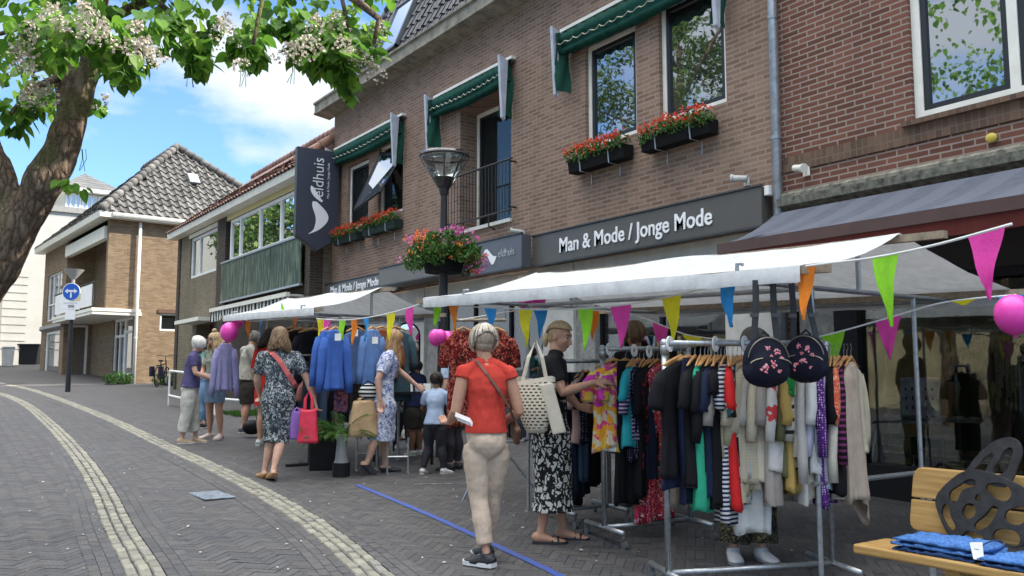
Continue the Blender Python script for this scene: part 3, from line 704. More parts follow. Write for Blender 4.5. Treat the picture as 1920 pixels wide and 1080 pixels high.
for r, z in ((.335,4.56),): mb.tube([(lx+r*math.cos(a),ly+r*math.sin(a),z) for a in [2*math.pi*j/28 for j in range(29)]], .016, 5, caps=False)
for a in (.4, 2.0, 3.6, 5.1): mb.tube([(lx+.10*math.cos(a),ly+.10*math.sin(a),4.15),(lx+.333*math.cos(a),ly+.333*math.sin(a),4.55)], .007, 5)
mb.build('lantern_frame', DSTEEL, t)
random.seed(3); t = thing('flower_basket', 'black planter overflowing with pink and orange flowers hung round the lamp post', 'flower basket', (lx,ly,3.0))
mb = MB(); n = 20
for r, z in ((.25,2.94),(.31,3.2),(.27,3.2),(.22,2.98)):
    for j in range(n): a = 2*math.pi*j/n; mb.v.append((lx+r*math.cos(a), ly+r*math.sin(a), z))
for i in range(3):
    for j in range(n): mb.f.append((i*n+j, i*n+(j+1)%n, (i+1)*n+(j+1)%n, (i+1)*n+j)); mb.m.append(0)
mb.f.append(tuple(range(n))[::-1]); mb.m.append(0); mb.build('planter', BOXK, t, auto=40)
mb = MB(); ml = MB(); fol(mb, (lx,ly,3.30), (.50,.50,.22), 2600, .035, droop=.25)
for k in range(12): a = random.random()*6.28; fol(mb, (lx+.42*math.cos(a),ly+.42*math.sin(a),3.2-random.random()*.12), (.16,.16,.16), 120, .032)
for k in range(7):
    a = random.random()*6.28; c = (lx+.36*math.cos(a), ly+.36*math.sin(a), 3.35+random.uniform(-.12,.14)); blossoms(ml, c, (.17,.17,.12), 13, .022, 0 if k % 2 else 1)
c = Vector((lx,ly,3.1))+RT*.45-FW*.05; blossoms(ml, c, (.16,.16,.16), 34, .024, [0,0,1]); blossoms(ml, Vector((lx,ly,3.35))-RT*.25-FW*.2, (.25,.2,.14), 22, .023, 1); blossoms(ml, Vector((lx,ly,3.4))+RT*.12-FW*.25, (.2,.16,.14), 20, .023, 0); blossoms(ml, Vector((lx,ly,3.1))-RT*.5, (.1,.1,.1), 8, .023, 0)
mb.build('foliage', LEAF, t); ml.build('blossom', [PNK, ORG], t)
# ---------------------------------------------------------------- small fittings on the facade
def pipe(label, pts, r, mat, clips=(), name='downpipe'):
    t = thing(name, label, 'drainpipe', pts[-1]); mb = MB(); mb.tube(pts, r, 12); mb.build('pipe', mat, t, smooth=True)
    for z in clips: mb = MB(); mb.tube([(pts[-1][0],pts[-1][1],z-.02),(pts[-1][0],pts[-1][1],z+.02)], r+.008, 12); mb.build('pipe_clip', mat, t)
    return t
pipe('grey zinc downpipe between the brown shop and the red brick building', [(7.9,6.22,7.6),(7.9,6.22,6.3),(7.9,6.19,6.15),(7.91,6.13,6.0),(7.91,6.13,.3)], .05, P('zinc_pipe', (.30,.33,.36), .45, .5, .2, 12, .1), (5.6,4.2,3.0))
def cam_fit(label, y, z, mat, d=(-.5,-.6,-.25), name='security_camera', cat='security camera'):
    t = thing(name, label, cat, (8, y, z)); d = Vector(d).normalized(); c = Vector((7.86,y,z+.02))
    mb = MB(); mb.tube([(8,y,z),(7.9,y,z),c], .014, 6); mb.box((7.98,y-.04,z-.05),(7.998,y+.04,z+.05)); mb.build('bracket', mat, t)
    mb = MB(); mb.tube([c-d*.09,c+d*.07,c+d*.075,c+d*.1], [.035,.04,.05,.05], 12); mb.build('housing', mat, t, auto=40); return t
cam_fit('black and white spotlight above the right end of the long fascia board', 6.62, 3.80, P('lamp_head', (.45,.45,.43), .5), (-.4,.8,.1), 'spotlight', 'spotlight')
cam_fit('round white spotlight above the small box sign', 11.1, 3.80, P('lamp_head', (.45,.45,.43), .5), (-.6,.5,.1), 'spotlight', 'spotlight')
cam_fit('white wall camera on the red brick building right of the downpipe', 5.80, 3.76, CREAMP, (-.3,-.8,-.2))
t = thing('alarm_box', 'small white junction box at the end of the fascia beside the downpipe', 'junction box', (7.95,6.2,3.6)); mb = MB(); mb.box((7.83,6.19,3.55),(7.93,6.255,3.66)); bevel(mb.build('box', WHITEP, t), .008)
# ---------------------------------------------------------------- red brick neighbour on the right
BR2 = brick('red_brick', (.090,.037,.027), (.140,.057,.040), (.188,.080,.055), (.29,.235,.195), stain=.2, ms=.009)
SOL = brick('soldier_brick', (.09,.055,.04), (.13,.08,.055), (.17,.105,.07), (.16,.12,.09), ms=.007, bw=.30, rh=.07, off=0, rot=True)
rb = thing('red_brick_building', 'red brick shop building with cream window frames and stone ledge right of the downpipe', 'building', (8, 3, G(8,3)))
mb = MB(); wall(mb, 'x', 8.005, -3, 6.125, 3.55, 8.5, [(1.6,4.57,3.99,5.9,.14)])
mb.quad((8.0,-3,-1),(17,-3,-1),(17,-3,8.5),(8.0,-3,8.5)); mb.quad((8.005,-3,8.5),(17,-3,8.5),(17,6.125,8.5),(8.005,6.125,8.5)); mb.quad((17,-3,-1),(17,6.1,-1),(17,6.1,8.5),(17,-3,8.5)); mb.build('wall', BR2, rb)
mb = MB(); mb.box((8.04,-3,2.51),(8.3,6.12,3.549)); mb.build('shop_fascia', P('dark_brown_fascia', (.022,.014,.012), .6), rb)
mb = MB(); mb.box((7.985,-3,3.80),(8.004,6.1,3.97)); mb.build('soldier_course', SOL, rb)
mb = MB(); mb.prism([(7.86,3.40),(8.01,3.36),(8.01,3.56),(7.94,3.56),(7.90,3.53),(7.90,3.49),(7.84,3.48)], -3, 6.10, 'y'); mb.build('ledge', P('mossy_stone_ledge', (.20,.19,.15), .9, 0, .45, 14, .5), rb)
mb = MB(); mb.box((7.93,1.5,3.97),(8.1,4.66,4.02)); mb.build('sill', SOL, rb)
window(rb, 'x', 8.05, 1.6, 4.57, 4.02, 5.9, WF, GLR, cols=(.36,.68), rows=(), fw=.09, sash=DKF)
mb = MB(); mb.box((8.2,1.4,3.8),(10,4.8,3.82)); mb.box((10,1.4,3.8),(10.05,4.8,6)); mb.box((8.2,4.7,3.8),(10,4.72,6)); mb.build('interior', ROOM, rb)
mb = MB()
for i in range(9): mb.box((8.02,3.0,5.32+i*.06),(8.045,4.47,5.372+i*.06))
mb.build('roller_shutter', CREAMP, rb)
t = thing('wall_lamp', 'round yellow disc lamp high on the red brick wall', 'wall lamp', (8,3.82,3.68)); mb = MB(); mb.ell((7.97,3.82,3.68), (.03,.055,.045), 16, 8); mb.build('disc', P('yellow_plastic', (.55,.42,.07), .5), t, smooth=True)
# shop front below
mb = MB(); mb.box((8.05,SY(1567),-.2),(8.35,6.0,2.4)); mb.build('stone_pier', STONE, rb)
mb = MB(); y_g1, y_g0 = SY(1612), -2.5
mb.box((7.98,y_g1,.2),(8.3,SY(1567)-.01,2.5)); mb.box((8.0,y_g0,2.42),(8.3,y_g1,2.5)); mb.box((8.0,y_g0,.15),(8.3,y_g1,.66)); mb.box((8.0,1.6,.66),(8.1,1.7,2.42))
f = mb.build('shop_window_frame', BLACKP, rb)
mb = MB(); mb.box((8.06,y_g0,.66),(8.068,y_g1,2.42)); mb.build('pane', glass('big_shop_glass', (.02,.02,.02), .03, .97), f)
mb = MB(); mb.box((8.31,y_g0,.0),(11.5,5.9,.5)); mb.box((11.5,y_g0,.0),(11.6,5.9,3.2)); mb.box((8.31,y_g0,2.6),(11.5,5.9,2.65)); mb.box((8.31,5.9,.0),(11.5,5.95,3)); mb.box((8.4,5.35,.5),(8.6,5.4,2.6))
mb.build('shop_room', P('dim_shop_room', (.30,.28,.19), .85, 0, .35, 2.5, 0), rb)
for k in range(5):  # added glowing panels under the ceiling, fill light for the window display
    mb = MB(); y = 4.9-k*1.2; mb.box((9.0+.5*(k%2),y-.2,2.58),(9.25+.5*(k%2),y+.2,2.6)); mb.build('fill_panel', SHFILL, rb)
# retractable awning
t = thing('shop_awning', 'wide slate blue retractable awning of the red brick shop above the nearer stall', 'awning', (8,3.5,3.3))
ac = cloth('slate_blue_awning', (.095,.105,.135), 'stripe', (.11,.12,.15), scale=2.2, axis=1, bump=.4)
mb = MB(); n = 30
for i in range(n+1):
    y = -2.8+(6.12+2.8)*i/n
    for j in range(7): f = j/6; mb.v.append((7.86-f*1.42, y-.45*f*(1 if i > n-2 else 0)*1.0, 3.33-.53*f-.05*math.sin(f*3.14)))
for i in range(n):
    for j in range(6): mb.f.append((i*7+j, i*7+j+1, (i+1)*7+j+1, (i+1)*7+j)); mb.m.append(0)
mb.build('awning_cloth', ac, t, smooth=True)
mb = MB(); mb.prism([(6.38,2.70),(6.46,2.70),(6.46,2.80),(6.38,2.80)], -2.8, 5.67, 'y'); mb.build('front_bar', P('maroon_bar', (.06,.03,.027), .6), t)
mb = MB(); mb.prism([(6.40,2.58),(6.44,2.58),(6.44,2.699),(6.40,2.699)], -2.8, 5.66, 'y'); mb.build('valance', cloth('maroon_valance', (.085,.018,.015)), t)
mb = MB()
for y in (5.2,1.0): mb.tube([(7.9,y,3.05),(7.2,y-.5,2.85),(6.45,y,2.74)], .022, 6)
mb.build('folding_arm', CREAMP, t)
# ---------------------------------------------------------------- middle house with the big window
BR3 = brick('olive_brown_brick', (.13,.105,.065), (.175,.145,.095), (.215,.18,.12), (.20,.175,.13), stain=.25, ms=.009)
BR3D = brick('dark_brown_brick', (.035,.028,.022), (.055,.043,.034), (.075,.058,.045), (.10,.085,.07), ms=.009)
mh = thing('brick_house', 'olive brown brick house with red tiled roof, a wide upstairs window and green balcony panel', 'house', (7.5,24.5,G(7.5,24.5)))
X = 7.5; yr, yl = 18.68, 30.3
def MY(px): return SY(px, X)
def mz(px, py): r = (px-960)/1642.; return CZ+(708-py)/1642.*X/(.574+.819*r)
p1, p2 = MY(415), MY(400)
wA = (MY(397), MY(347), mz(372,514), mz(372,433)); dA = (MY(398), MY(362), .6, mz(380,590))
bigW = (MY(566), MY(421), mz(495,462), mz(480,381))
mb = MB(); wall(mb, 'x', X, p2, yl, .6, 6.45, [wA, (dA[0]+.05, dA[1]-.1, .9, 3.15, .5)])
mb.quad((X,yl,.6),(X,yl,6.45),(15,yl,6.45),(15,yl,.6)); mb.quad((15,yr,.6),(15,yl,.6),(15,yl,6.45),(15,yr,6.45)); mb.quad((X,yr,.6),(15,yr,.6),(15,yr,6.45),(X,yr,6.45))
mb.build('wall', BR3, mh)
mb = MB(); yp = MY(567)
mb.box((X-.02,yr-.002,.5),(X+.3,yp,6.35)); mb.build('pier', BR3D, mh)
for a, b in (((X-.03,p1,.5),(X+.25,p2-.001,6.4)), ((X-.04,yl-.3,.5),(X+.2,yl+.01,6.4))): mb = MB(); mb.box(a, b); mb.build('pier', BR3D, mh)
mb = MB(); mb.box((X+.1,yp,.5),(X+.2,p1,bigW[2]-.1)); mb.box((X+.6,yp,.8),(X+.7,p1,6.3)); mb.build('back_wall', BR3D, mh)
mb = MB(); mb.box((X-.01,yp,bigW[3]+.02),(X+.1,p1,6.42)); mb.build('fascia_panel', P('pale_yellow_panel', (.56,.50,.24), .5, 0, .06, 3, .05), mh)
window(mh, 'x', X+.02, bigW[0], bigW[1], bigW[2], bigW[3], WHITEP, GLB, cols=(.30,.57,.85), fw=.085)
window(mh, 'x', X+.05, *wA, WHITEP, GLR, cols=(.68,), fw=.09)
mb = MB(); mb.box((X-.03,wA[0]-.08,wA[3]+.002),(X+.06,wA[1]+.1,wA[3]+.12)); mb.build('lintel', CREAMP, mh)
mb = MB(); mb.box((X-.55,dA[0]-.25,3.16),(X-.002,dA[1]+.35,3.27)); mb.build('door_canopy', CREAMP, mh)
mb = MB(); mb.box((X+.42,dA[0]+.05,.9),(X+.5,dA[1]-.1,3.15)); mb.build('door', P('dark_brown_door', (.035,.022,.017), .4), mh)
t_ = NT('green_ribbed_glass'); sx = t_.n('SeparateXYZ'); t_.l(t_.obj(), sx.inputs[0])
cb = t_.n('CombineXYZ'); t_.l(sx.outputs[1], cb.inputs[0]); t_.l(t_.math('MULTIPLY', sx.outputs[2], .12), cb.inputs[2])
st = t_.noise(11, 4, cb.outputs[0], .7)
t_.base(t_.ramp(st, [(.40,(.008,.02,.011)),(.5,(.025,.055,.03)),(.60,(.14,.18,.12))]), .4, spec=.25)
z0, z1 = mz(495,575)+.0, bigW[2]-.06
z0 = mz(423, 564)
mb = MB()
for i in range(3):
    a, b = yp+(p1-yp)*i/3, yp+(p1-yp)*(i+1)/3; mb.box((X-.12,a+.012,z0),(X-.09,b-.012,z1))
mb.build('balcony_panel', t_.m, mh)
mb = MB(); mb.box((X-.14,yp,z0-.05),(X-.06,p1,z0-.001)); mb.box((X-.15,yp,z1+.001),(X+.0,p1,z1+.05)); mb.build('panel_rail', STEEL, mh)
mb = MB(); mb.box((X-.45,yp,z0-.32),(X-.35,p1-.1,z0-.22)); mb.box((X-.35,yp+.1,z0-.3),(X+.05,yp+.14,z0-.25)); mb.build('sunshade_bar', CREAMP, mh)
vs_ = cloth('black_white_stripes', (.02,.022,.02), 'stripe', (.6,.6,.55), scale=4.0, axis=1, width=.5)
mb = MB(); n = 60
for i in range(n+1):
    y = yp+.02+(p1-.12-yp)*i/n; mb.v += [(X-.40+.01*math.sin(i), y, z0-.32), (X-.40+.015*math.sin(i*.7), y, z0-.58-.02*abs(math.sin(i*.8)))]
for i in range(n): mb.f.append((2*i, 2*i+1, 2*i+3, 2*i+2)); mb.m.append(0)
mb.build('striped_sunshade', vs_, mh)
mb = MB(); mb.prism([(X-.32,6.15),(X+.3,6.15),(X+.3,6.33),(X-.34,6.33)], yr-.0, yl+.3, 'y'); mb.build('eaves_board', CREAMP, mh)
RT3 = island('red_roof_tiles', [(0,(.20,.115,.092)),(.5,(.26,.155,.125)),(1,(.31,.195,.16))], .7, .3, 30)
mb = MB(); sv = Vector((2.9,0,2.2)); tile_roof(mb, (X-.36,yr,6.37), (0,1,0), sv, lambda v: (.05, yl-yr+.25), sv.length, .24, .34, .03)
rr = mb.build('roof', RT3, mh)
mb = MB(); mb.add([(X-.3,yr,6.335),(X-.3,yl+.2,6.335),(X+2.54,yl+.2,8.68),(X+2.54,yr,8.68),(X+5.5,yl+.2,6.6),(X+5.5,yr,6.6)], [(0,1,2,3),(3,2,4,5),(0,3,5),(1,4,2)]); mb.build('gable', RT3, rr)
mb = MB()
for k in range(36): y = yr+.05+k*.33; mb.tube([(X+2.54,y,8.72),(X+2.54,y+.34,8.70)], [.12,.10], 8)
mb.build('ridge_tiles', RT3, rr, smooth=True)
mb = MB()
for y in (yr+.08,):
    for k in range(10): a = Vector((X-.36,y,6.44))+sv.normalized()*(k*.35); mb.tube([a, a+sv.normalized()*.37], [.13,.11], 8)
mb.build('verge_tiles', P('orange_clay_tile', (.34,.19,.13), .75, 0, .25, 12, .2), rr, smooth=True)
# ---------------------------------------------------------------- corner house with loggia
BR4 = brick('ochre_brick', (.16,.105,.058), (.225,.155,.09), (.29,.205,.125), (.21,.165,.12), stain=.3, ms=.01)
rz = R(3.2); ch = thing('corner_house', 'ochre brick corner house with grey pyramid roof and a white panelled balcony', 'house', (6.08,34.8,G(6.08,34.8)), rz)
HB = G(6.08,34.8)                 # everything below in the house's own frame: x into the plot, y along its front, z from its base
e = 7.42-HB; r1 = 1.12; y1 = 7.0; yE = 11.9; slab = 3.95-HB
mb = MB()
wl = lambda *a, **k: wall(mb, *a, **k)
wl('y', 0, r1, 7.6, -1, e, [(SX(296,34.8)-6.08, SX(330,34.8)-6.08, 3.05-HB+.25, 3.85-HB+.12)])
wl('y', -.001, 0, r1, slab+.12, e)
mb.quad((0,.25,slab+.12),(r1,.25,slab+.12),(r1,.25,e),(0,.25,e)); mb.quad((0,0,slab+.12),(0,.25,slab+.12),(0,.25,e),(0,0,e))
DW = (.55,3.3,-.5,2.6)
wl('x', r1, 0, y1, -1, slab, [(DW[0],DW[1],DW[2],DW[3])])
wl('x', r1, .25, y1, slab, e, [(3.6,4.9,slab,slab+2.15)])
wl('y', y1, 0, r1, -1, slab, [(.18,.98,.15,2.55)]); wl('y', y1, 0, r1, slab, e)
wl('x', 0, y1, yE, -1, e, [(7.75,10.9,.05,2.35),(7.85,10.9,slab+.15,slab+2.3)])
mb.quad((0,yE,-1),(7.6,yE,-1),(7.6,yE,e),(0,yE,e)); mb.quad((7.6,0,-1),(7.6,yE,-1),(7.6,yE,e),(7.6,0,e))
mb.build('wall', BR4, ch, local=True)
def lwin(face, k, a, b, c, d, cols=(), rows=(), g=GLR, fw=.07, nm='window'):
    s_ = WM[ch]; WM[ch] = Matrix(); window(ch, face, k, a, b, c, d, WHITEP, g, cols, rows, fw, mb_name=nm); WM[ch] = s_
lwin('y', .05, SX(296,34.8)-6.08, SX(330,34.8)-6.08, 3.30-HB, 3.97-HB, g=GLD)
mb = MB(); mb.box((SX(294,34.8)-6.13,-.05,3.98-HB),(SX(330,34.8)-6.08,-.002,4.12-HB)); mb.build('roller_box', P('brown_roller_box', (.12,.06,.04), .7), ch, local=True)
lwin('y', y1+.05, .18, .98, .15, 2.55, fw=.09); lwin('x', .05, 7.75, 10.9, .05, 2.35, fw=.1); lwin('x', .05, 7.85, 10.9, slab+.15, slab+2.3, cols=(.33,.66), rows=(.35,), fw=.06)
lwin('x', r1+.05, DW[0], 1.75, .35, 2.6, rows=(.75,), fw=.1); lwin('x', r1+.05, 1.751, DW[1], -.4, 2.6, cols=(.5,), rows=(.77,), fw=.1, nm='entrance_door')
lwin('x', r1+.05, 3.6, 4.9, slab+.12, slab+2.15, fw=.09, nm='balcony_door')
mb = MB(); mb.box((r1+.02,DW[0],-.5),(r1+.08,1.74,.345)); mb.build('stall_riser', BR4, ch, local=True)
mb = MB(); mb.prism([(r1-.12,2.68),(r1-.002,2.62),(r1-.002,2.95),(r1-.06,2.95)], .2, 3.7, 'y'); mb.build('door_hood', CREAMP, ch, local=True)
mb = MB(); mb.prism([(-.12,2.5),(-.002,2.42),(-.002,2.66),(-.08,2.66)], y1+.1, yE, 'y'); mb.build('window_hood', STONE, ch, local=True)
mb = MB(); mb.box((-.45,-.05,slab-.12),(r1+.15,y1,slab-.0015)); mb.box((-.48,-.08,slab),(r1+.1,y1+.1,slab+.118)); mb.build('balcony_slab', CREAMP, ch, local=True)
mb = MB(); mb.box((-.42,.3,slab+.22),(-.36,2.1,slab+1.02)); mb.box((-.42,4.0,slab+.22),(-.36,6.8,slab+1.02)); mb.box((-.42,2.13,slab+.22),(-.36,3.97,slab+1.02), 1); mb.build('balcony_panel', [WHITEP, P('pale_yellow_panel', (.56,.50,.24), .5)], ch, local=True)
mb = MB(); mb.tube([(-.39,.1,slab+1.08),(-.39,y1,slab+1.08)], .03, 6)
for y in (.28, 2.115, 3.985, 6.8): mb.tube([(-.39,y,slab+.1),(-.39,y,slab+1.08)], .02, 6)
mb.build('balcony_rail', DSTEEL, ch, local=True)
mb = MB(); mb.box((-.1,.26,e-.72),(.12,y1-.01,e-.25)); mb.build('loggia_beam', CREAMP, ch, local=True)
mb = MB(); mb.prism([(-.42,e-.02),(.0,e-.02),(.0,e+.20),(-.45,e+.20)], -.42, yE+.3, 'y'); mb.prism([(-.42,e-.018),(-.001,e-.018),(-.001,e+.198),(-.42,e+.198)], .001, 8.0, 'x'); mb.build('gutter', CREAMP, ch, local=True)
mb = MB(); mb.tube([(.001+.002,-.4,e+.1),(8.0,-.4,e+.1)], .09, 8); mb.build('eaves', CREAMP, ch, local=True)
GT = island('grey_pantiles', [(0,(.095,.09,.082)),(.4,(.135,.128,.118)),(.8,(.17,.162,.15)),(1,(.20,.19,.175))], .8, .5, 14, fine=.6)
az, hx, hy = 3.72, 3.75, 3.75; b0 = -.4
mb = MB(); up = Vector((0,hy,az)); ln = up.length
tile_roof(mb, (b0,b0,e+.2), (1,0,0), up, lambda v: (v/ln*hx, 8.3-v/ln*(8.3-hx)), ln, .33, .40, .055, .06)
up2 = Vector((hx,0,az)); tile_roof(mb, (b0,b0,e+.2), (0,1,0), up2, lambda v: (v/ln*hy, yE+.7-v/ln*hy), ln, .33, .40, .055, .06)
rf = mb.build('roof', GT, ch, local=True)
mb = MB(); q = e+.16; A0, A1_, A2_, A3 = (b0,b0,q),(8.0,b0,q),(8.0,yE+.4,q),(b0,yE+.4,q); T0, T1 = (b0+hx,b0+hy,q+az),(b0+hx,yE+.3-hy,q+az)
mb.add([A0,A1_,A2_,A3,T0,T1], [(0,1,4),(1,2,5,4),(2,3,5),(3,0,4,5)]); mb.build('roof_deck', P('roof_deck', (.04,.04,.045), .8), rf, local=True)
mb = MB()
for s, t_e in ((A0,T0),(A1_,T0)):
    a, b = Vector(s)+Vector((0,0,.1)), Vector(t_e)+Vector((0,0,.12)); n = 17
    for k in range(n): mb.tube([a.lerp(b,k/n), a.lerp(b,(k+1.1)/n)], [.17,.13], 8)
for k in range(10): a, b = Vector(T0), Vector(T1); mb.tube([a.lerp(b,k/10)+Vector((0,0,.12)), a.lerp(b,(k+1.1)/10)+Vector((0,0,.1))], [.17,.13], 8)
mb.build('hip_tiles', GT, rf, local=True, smooth=True)
mb = MB(); c = Vector((b0+3.9,b0+2.0,q+2.0)); uu = Vector((1,0,0)); vv = Vector((0,hy,az)).normalized(); nn = Vector((0,-az,hy)).normalized()
mb.obox(c+nn*.14, uu*.22, vv*.32, nn*.05); f = mb.build('roof_window', P('roof_window_frame', (.10,.11,.12), .4), rf, local=True)
mb = MB(); mb.obox(c+nn*.2, uu*.18, vv*.28, nn*.006); mb.build('pane', GLB, f, local=True)
pipe('white drainpipe down the ochre corner house', [(7.15,34.72,7.35),(7.15,34.72,1.2)], .06, WHITEP, (5,3))
# plants at its foot
random.seed(21)
for lab, px, D in (('low green weeds growing beside the white drainpipe', 222, 32.2), ('small green shrub at the foot of the ochre wall behind the bicycle', 315, 32.0)):
    x, y = PD(px, D); t = thing('shrub', lab, 'shrub', (x,y,G(x,y))); mb = MB(); fol(mb, (x,y,G(x,y)+.2), (.55,.3,.3), 500, .06); mb.build('foliage', LEAF, t)
    mb = MB(); [mb.tube([(x,y,G(x,y)-.05),(x+random.uniform(-.3,.3),y+random.uniform(-.2,.2),G(x,y)+.3)], .01, 4) for _ in range(5)]; mb.build('stem', P('stem', (.08,.07,.04), .8), t)
# ---------------------------------------------------------------- white building far left
t_ = NT('white_painted_brick'); t_.base(t_.mix(t_.ramp(t_.noise(1.2, 6), [(.4, 0.0), (.8, .5)]), (.50,.49,.45), (.38,.365,.33)), .85); t_.bump(t_.noise(8, 4), .2, .02); WB = t_.m
wb = thing('white_building', 'tall white painted building with attic windows and small grey roof at far left', 'building', (4,52,G(4,52)))
g = G(4,52)
mb = MB(); mb.box((-6,52,g-2),(9.6,64,10.5)); mb.box((SX(103,52.5),52.5,10.5),(9.4,60,11.65)); mb.build('wall', WB, wb)
mb = MB(); mb.box((-6.1,51.85,10.42),(9.75,52.0,10.72)); mb.box((-6.1,51.9,6.4),(3.9,51.995,6.5)); mb.box((2.6,51.8,g),(2.8,51.99,10.4)); mb.box((4.0,51.8,g),(4.15,51.99,10.4)); mb.build('cornice', P('grey_cornice', (.3,.29,.27), .8), wb)
x_ = SX(104,52.4); w_ = (9.3-x_)/3
for i in range(3): window(wb, 'y', 52.4, x_+i*w_, x_+(i+1)*w_-.02, 10.75, 11.6, WHITEP, glass('pale_glass', (.3,.32,.33), .2), cols=(.33,.66), fw=.09)
mb = MB(); xa = x_-.5; xb = 10.0; rd = P('grey_slate', (.13,.13,.13), .8, 0, .3, 6, .3)
mb.box((xa,51.9,11.66),(xb,61,11.85)); mb.build('eaves_board', WHITEP, wb)
ax = SX(138,55.5); mb = MB(); mb.add([(xa+.1,52,11.86),(xb-.1,52,11.86),(xb-.1,60,11.86),(xa+.1,60,11.86),(ax,55.5,13.45),(ax,57,13.45)], [(0,1,4),(1,2,5,4),(2,3,5),(3,0,4,5)]); mb.build('roof', brick('slate_rows', (.10,.10,.10), (.13,.13,.13), (.16,.16,.155), (.05,.05,.05), bw=.35, rh=.22, ms=.02), wb)
mb = MB()
for zz in range(10): mb.box((SX(0,51.98)-2,51.97,3+zz*.42),(SX(42,51.98),51.99,3.03+zz*.42))
mb.build('weatherboard', P('grey_line', (.42,.41,.38), .8), wb)
t = thing('dark_skip', 'low black container against the white building', 'container', (*PD(45,46), G(*PD(45,46)))); x, y = PD(45,46); z = G(x,y)
mb = MB(); mb.prism([(-.75,0),(.75,0),(.85,1.0),(-.85,1.0)], -.5, .5, 'y'); mb.prism([(-.9,1.0),(.9,1.0),(.88,1.06),(-.88,1.06)], -.55, .55, 'y'); bevel(mb.build('body', BLACKP, t, local=True), .02); t.rotation_euler.z = -.5
t = thing('wheelie_bin', 'pale grey upright bin standing left of the black container', 'bin', (*PD(12,44), G(*PD(12,44))))
mb = MB(); mb.prism([(-.22,0),(.22,0),(.27,.92),(-.27,.92)], -.27, .27, 'y'); mb.prism([(-.3,.921),(.3,.921),(.26,1.0),(-.24,1.0)], -.3, .3, 'y'); bevel(mb.build('body', P('grey_plastic', (.42,.43,.42), .5), t, local=True), .02)
# ---------------------------------------------------------------- far lamp with traffic sign
x, y = PD(128, 27.5); z = G(x,y)
t = thing('street_lamp', 'far dark street lamp with flat funnel lantern carrying a round blue traffic sign', 'street lamp', (x,y,z))
mb = MB(); mb.tube([(x,y,z-.05),(x,y,z+1.2),(x,y,z+3.3)], [.08,.07,.045], 12); mb.build('post', DSTEEL, t, auto=40)
mb = MB(); mb.tube([(x,y,ZD(522,27.5)),(x,y,ZD(505,27.5)),(x,y,ZD(504,27.5))], [.07,.30,.31], 20); mb.tube([(x,y,z+3.25),(x,y,ZD(521,27.5))], [.05,.05], 8); mb.build('lantern', P('frosted_lantern', (.4,.4,.38), .4), t, auto=40)
sg = thing('traffic_sign', 'round blue traffic sign with two white turn arrows on the far lamp post', 'traffic sign', (x,y,ZD(547,27.5)), -YW)
BS = P('sign_blue', (.01,.10,.48), .35, 0, .03, 2, 0); 
mb = MB(); mb.tube([(0,-.10,0),(0,-.08,0)], .285, 32); mb.build('disc_rim', LET, sg, local=True)
mb = MB(); mb.tube([(0,-.108,0),(0,-.101,0)], .262, 32); mb.build('disc', BS, sg, local=True)
mb = MB(); yy = -.113; q = lambda pts: mb.add([(a, yy, b) for a, b in pts], [tuple(range(len(pts)))])
q([(-.025,-.19),(.025,-.19),(.025,.0),(-.025,.0)])
for s in (-1,1):
    q([(0,-.0),(0,.055),(s*.12,.055),(s*.135,.0)][::s]); q([(s*.10,.10),(s*.10,-.055),(s*.20,.02)][::-s]); q([(0,.03),(s*.03,0),(s*.025,-.05),(0,-.05)][::s])
mb.build('arrows', LET, sg, local=True)
mb = MB(); mb.box((-.30,-.10,-.56),(.30,-.085,-.30)); mb.box((-.16,-.10,-.88),(.16,-.085,-.57)); bevel(mb.build('plate', LET, sg, local=True), .004)
mb = MB(); GP = P('grey_mark', (.3,.3,.3), .6); mb.box((-.22,-.104,-.36),(.22,-.101,-.345)); mb.box((-.08,-.104,-.5),(.12,-.101,-.41)); mb.build('plate_marks', GP, sg, local=True)
mb = MB(); mb.box((-.03,-.085,-.8),(.03,-.04,.2)); mb.build('clamp', STEEL, sg, local=True)
# ---------------------------------------------------------------- bicycle
x, y = PD(304, 31); bk = thing('bicycle', 'black city bicycle parked against the ochre brick wall', 'bicycle', (x,y,G(x,y)), R(60))
for sx_ in (-.52,.52):
    mb = MB(); mb.tube([(sx_+.34*math.cos(a),0,.34+.34*math.sin(a)) for a in [2*math.pi*j/28 for j in range(29)]], .02, 6, caps=False)
    w2 = mb.build('wheel', BLACKP, bk, local=True); mb = MB()
    for j in range(14): a = 2*math.pi*j/14; mb.tube([(sx_,0,.34),(sx_+.33*math.cos(a),0,.34+.33*math.sin(a))], .003, 4)
    mb.build('spokes', STEEL, w2, local=True)
mb = MB()
for a, b in (((-.52,0,.34),(-.1,0,.3)),((-.1,0,.3),(-.22,0,.85)),((-.52,0,.34),(-.2,0,.78)),((-.2,0,.75),(.33,0,.8)),((-.1,0,.3),(.36,0,.65)),((.52,0,.34),(.33,0,.95)),((-.7,0,.72),(-.2,0,.74))): mb.tube([a,b], .02, 6)
mb.build('frame', BLACKP, bk, local=True)
mb = MB(); mb.tube([(.33,0,.95),(.30,0,1.08),(.28,-.28,1.1),(.12,-.3,1.06)], .013, 6); mb.tube([(.30,0,1.08),(.28,.28,1.1),(.12,.3,1.06)], .013, 6); mb.build('handlebar', DSTEEL, bk, local=True)
mb = MB(); mb.ell((-.24,0,.9), (.14,.08,.04)); mb.build('saddle', BLACKP, bk, local=True, smooth=True)
mb = MB(); mb.box((-.85,-.2,.35),(-.5,-.1,.7)); mb.box((-.85,.1,.35),(-.5,.2,.7)); bevel(mb.build('pannier', cloth('navy_canvas', (.03,.03,.06)), bk, local=True), .03)
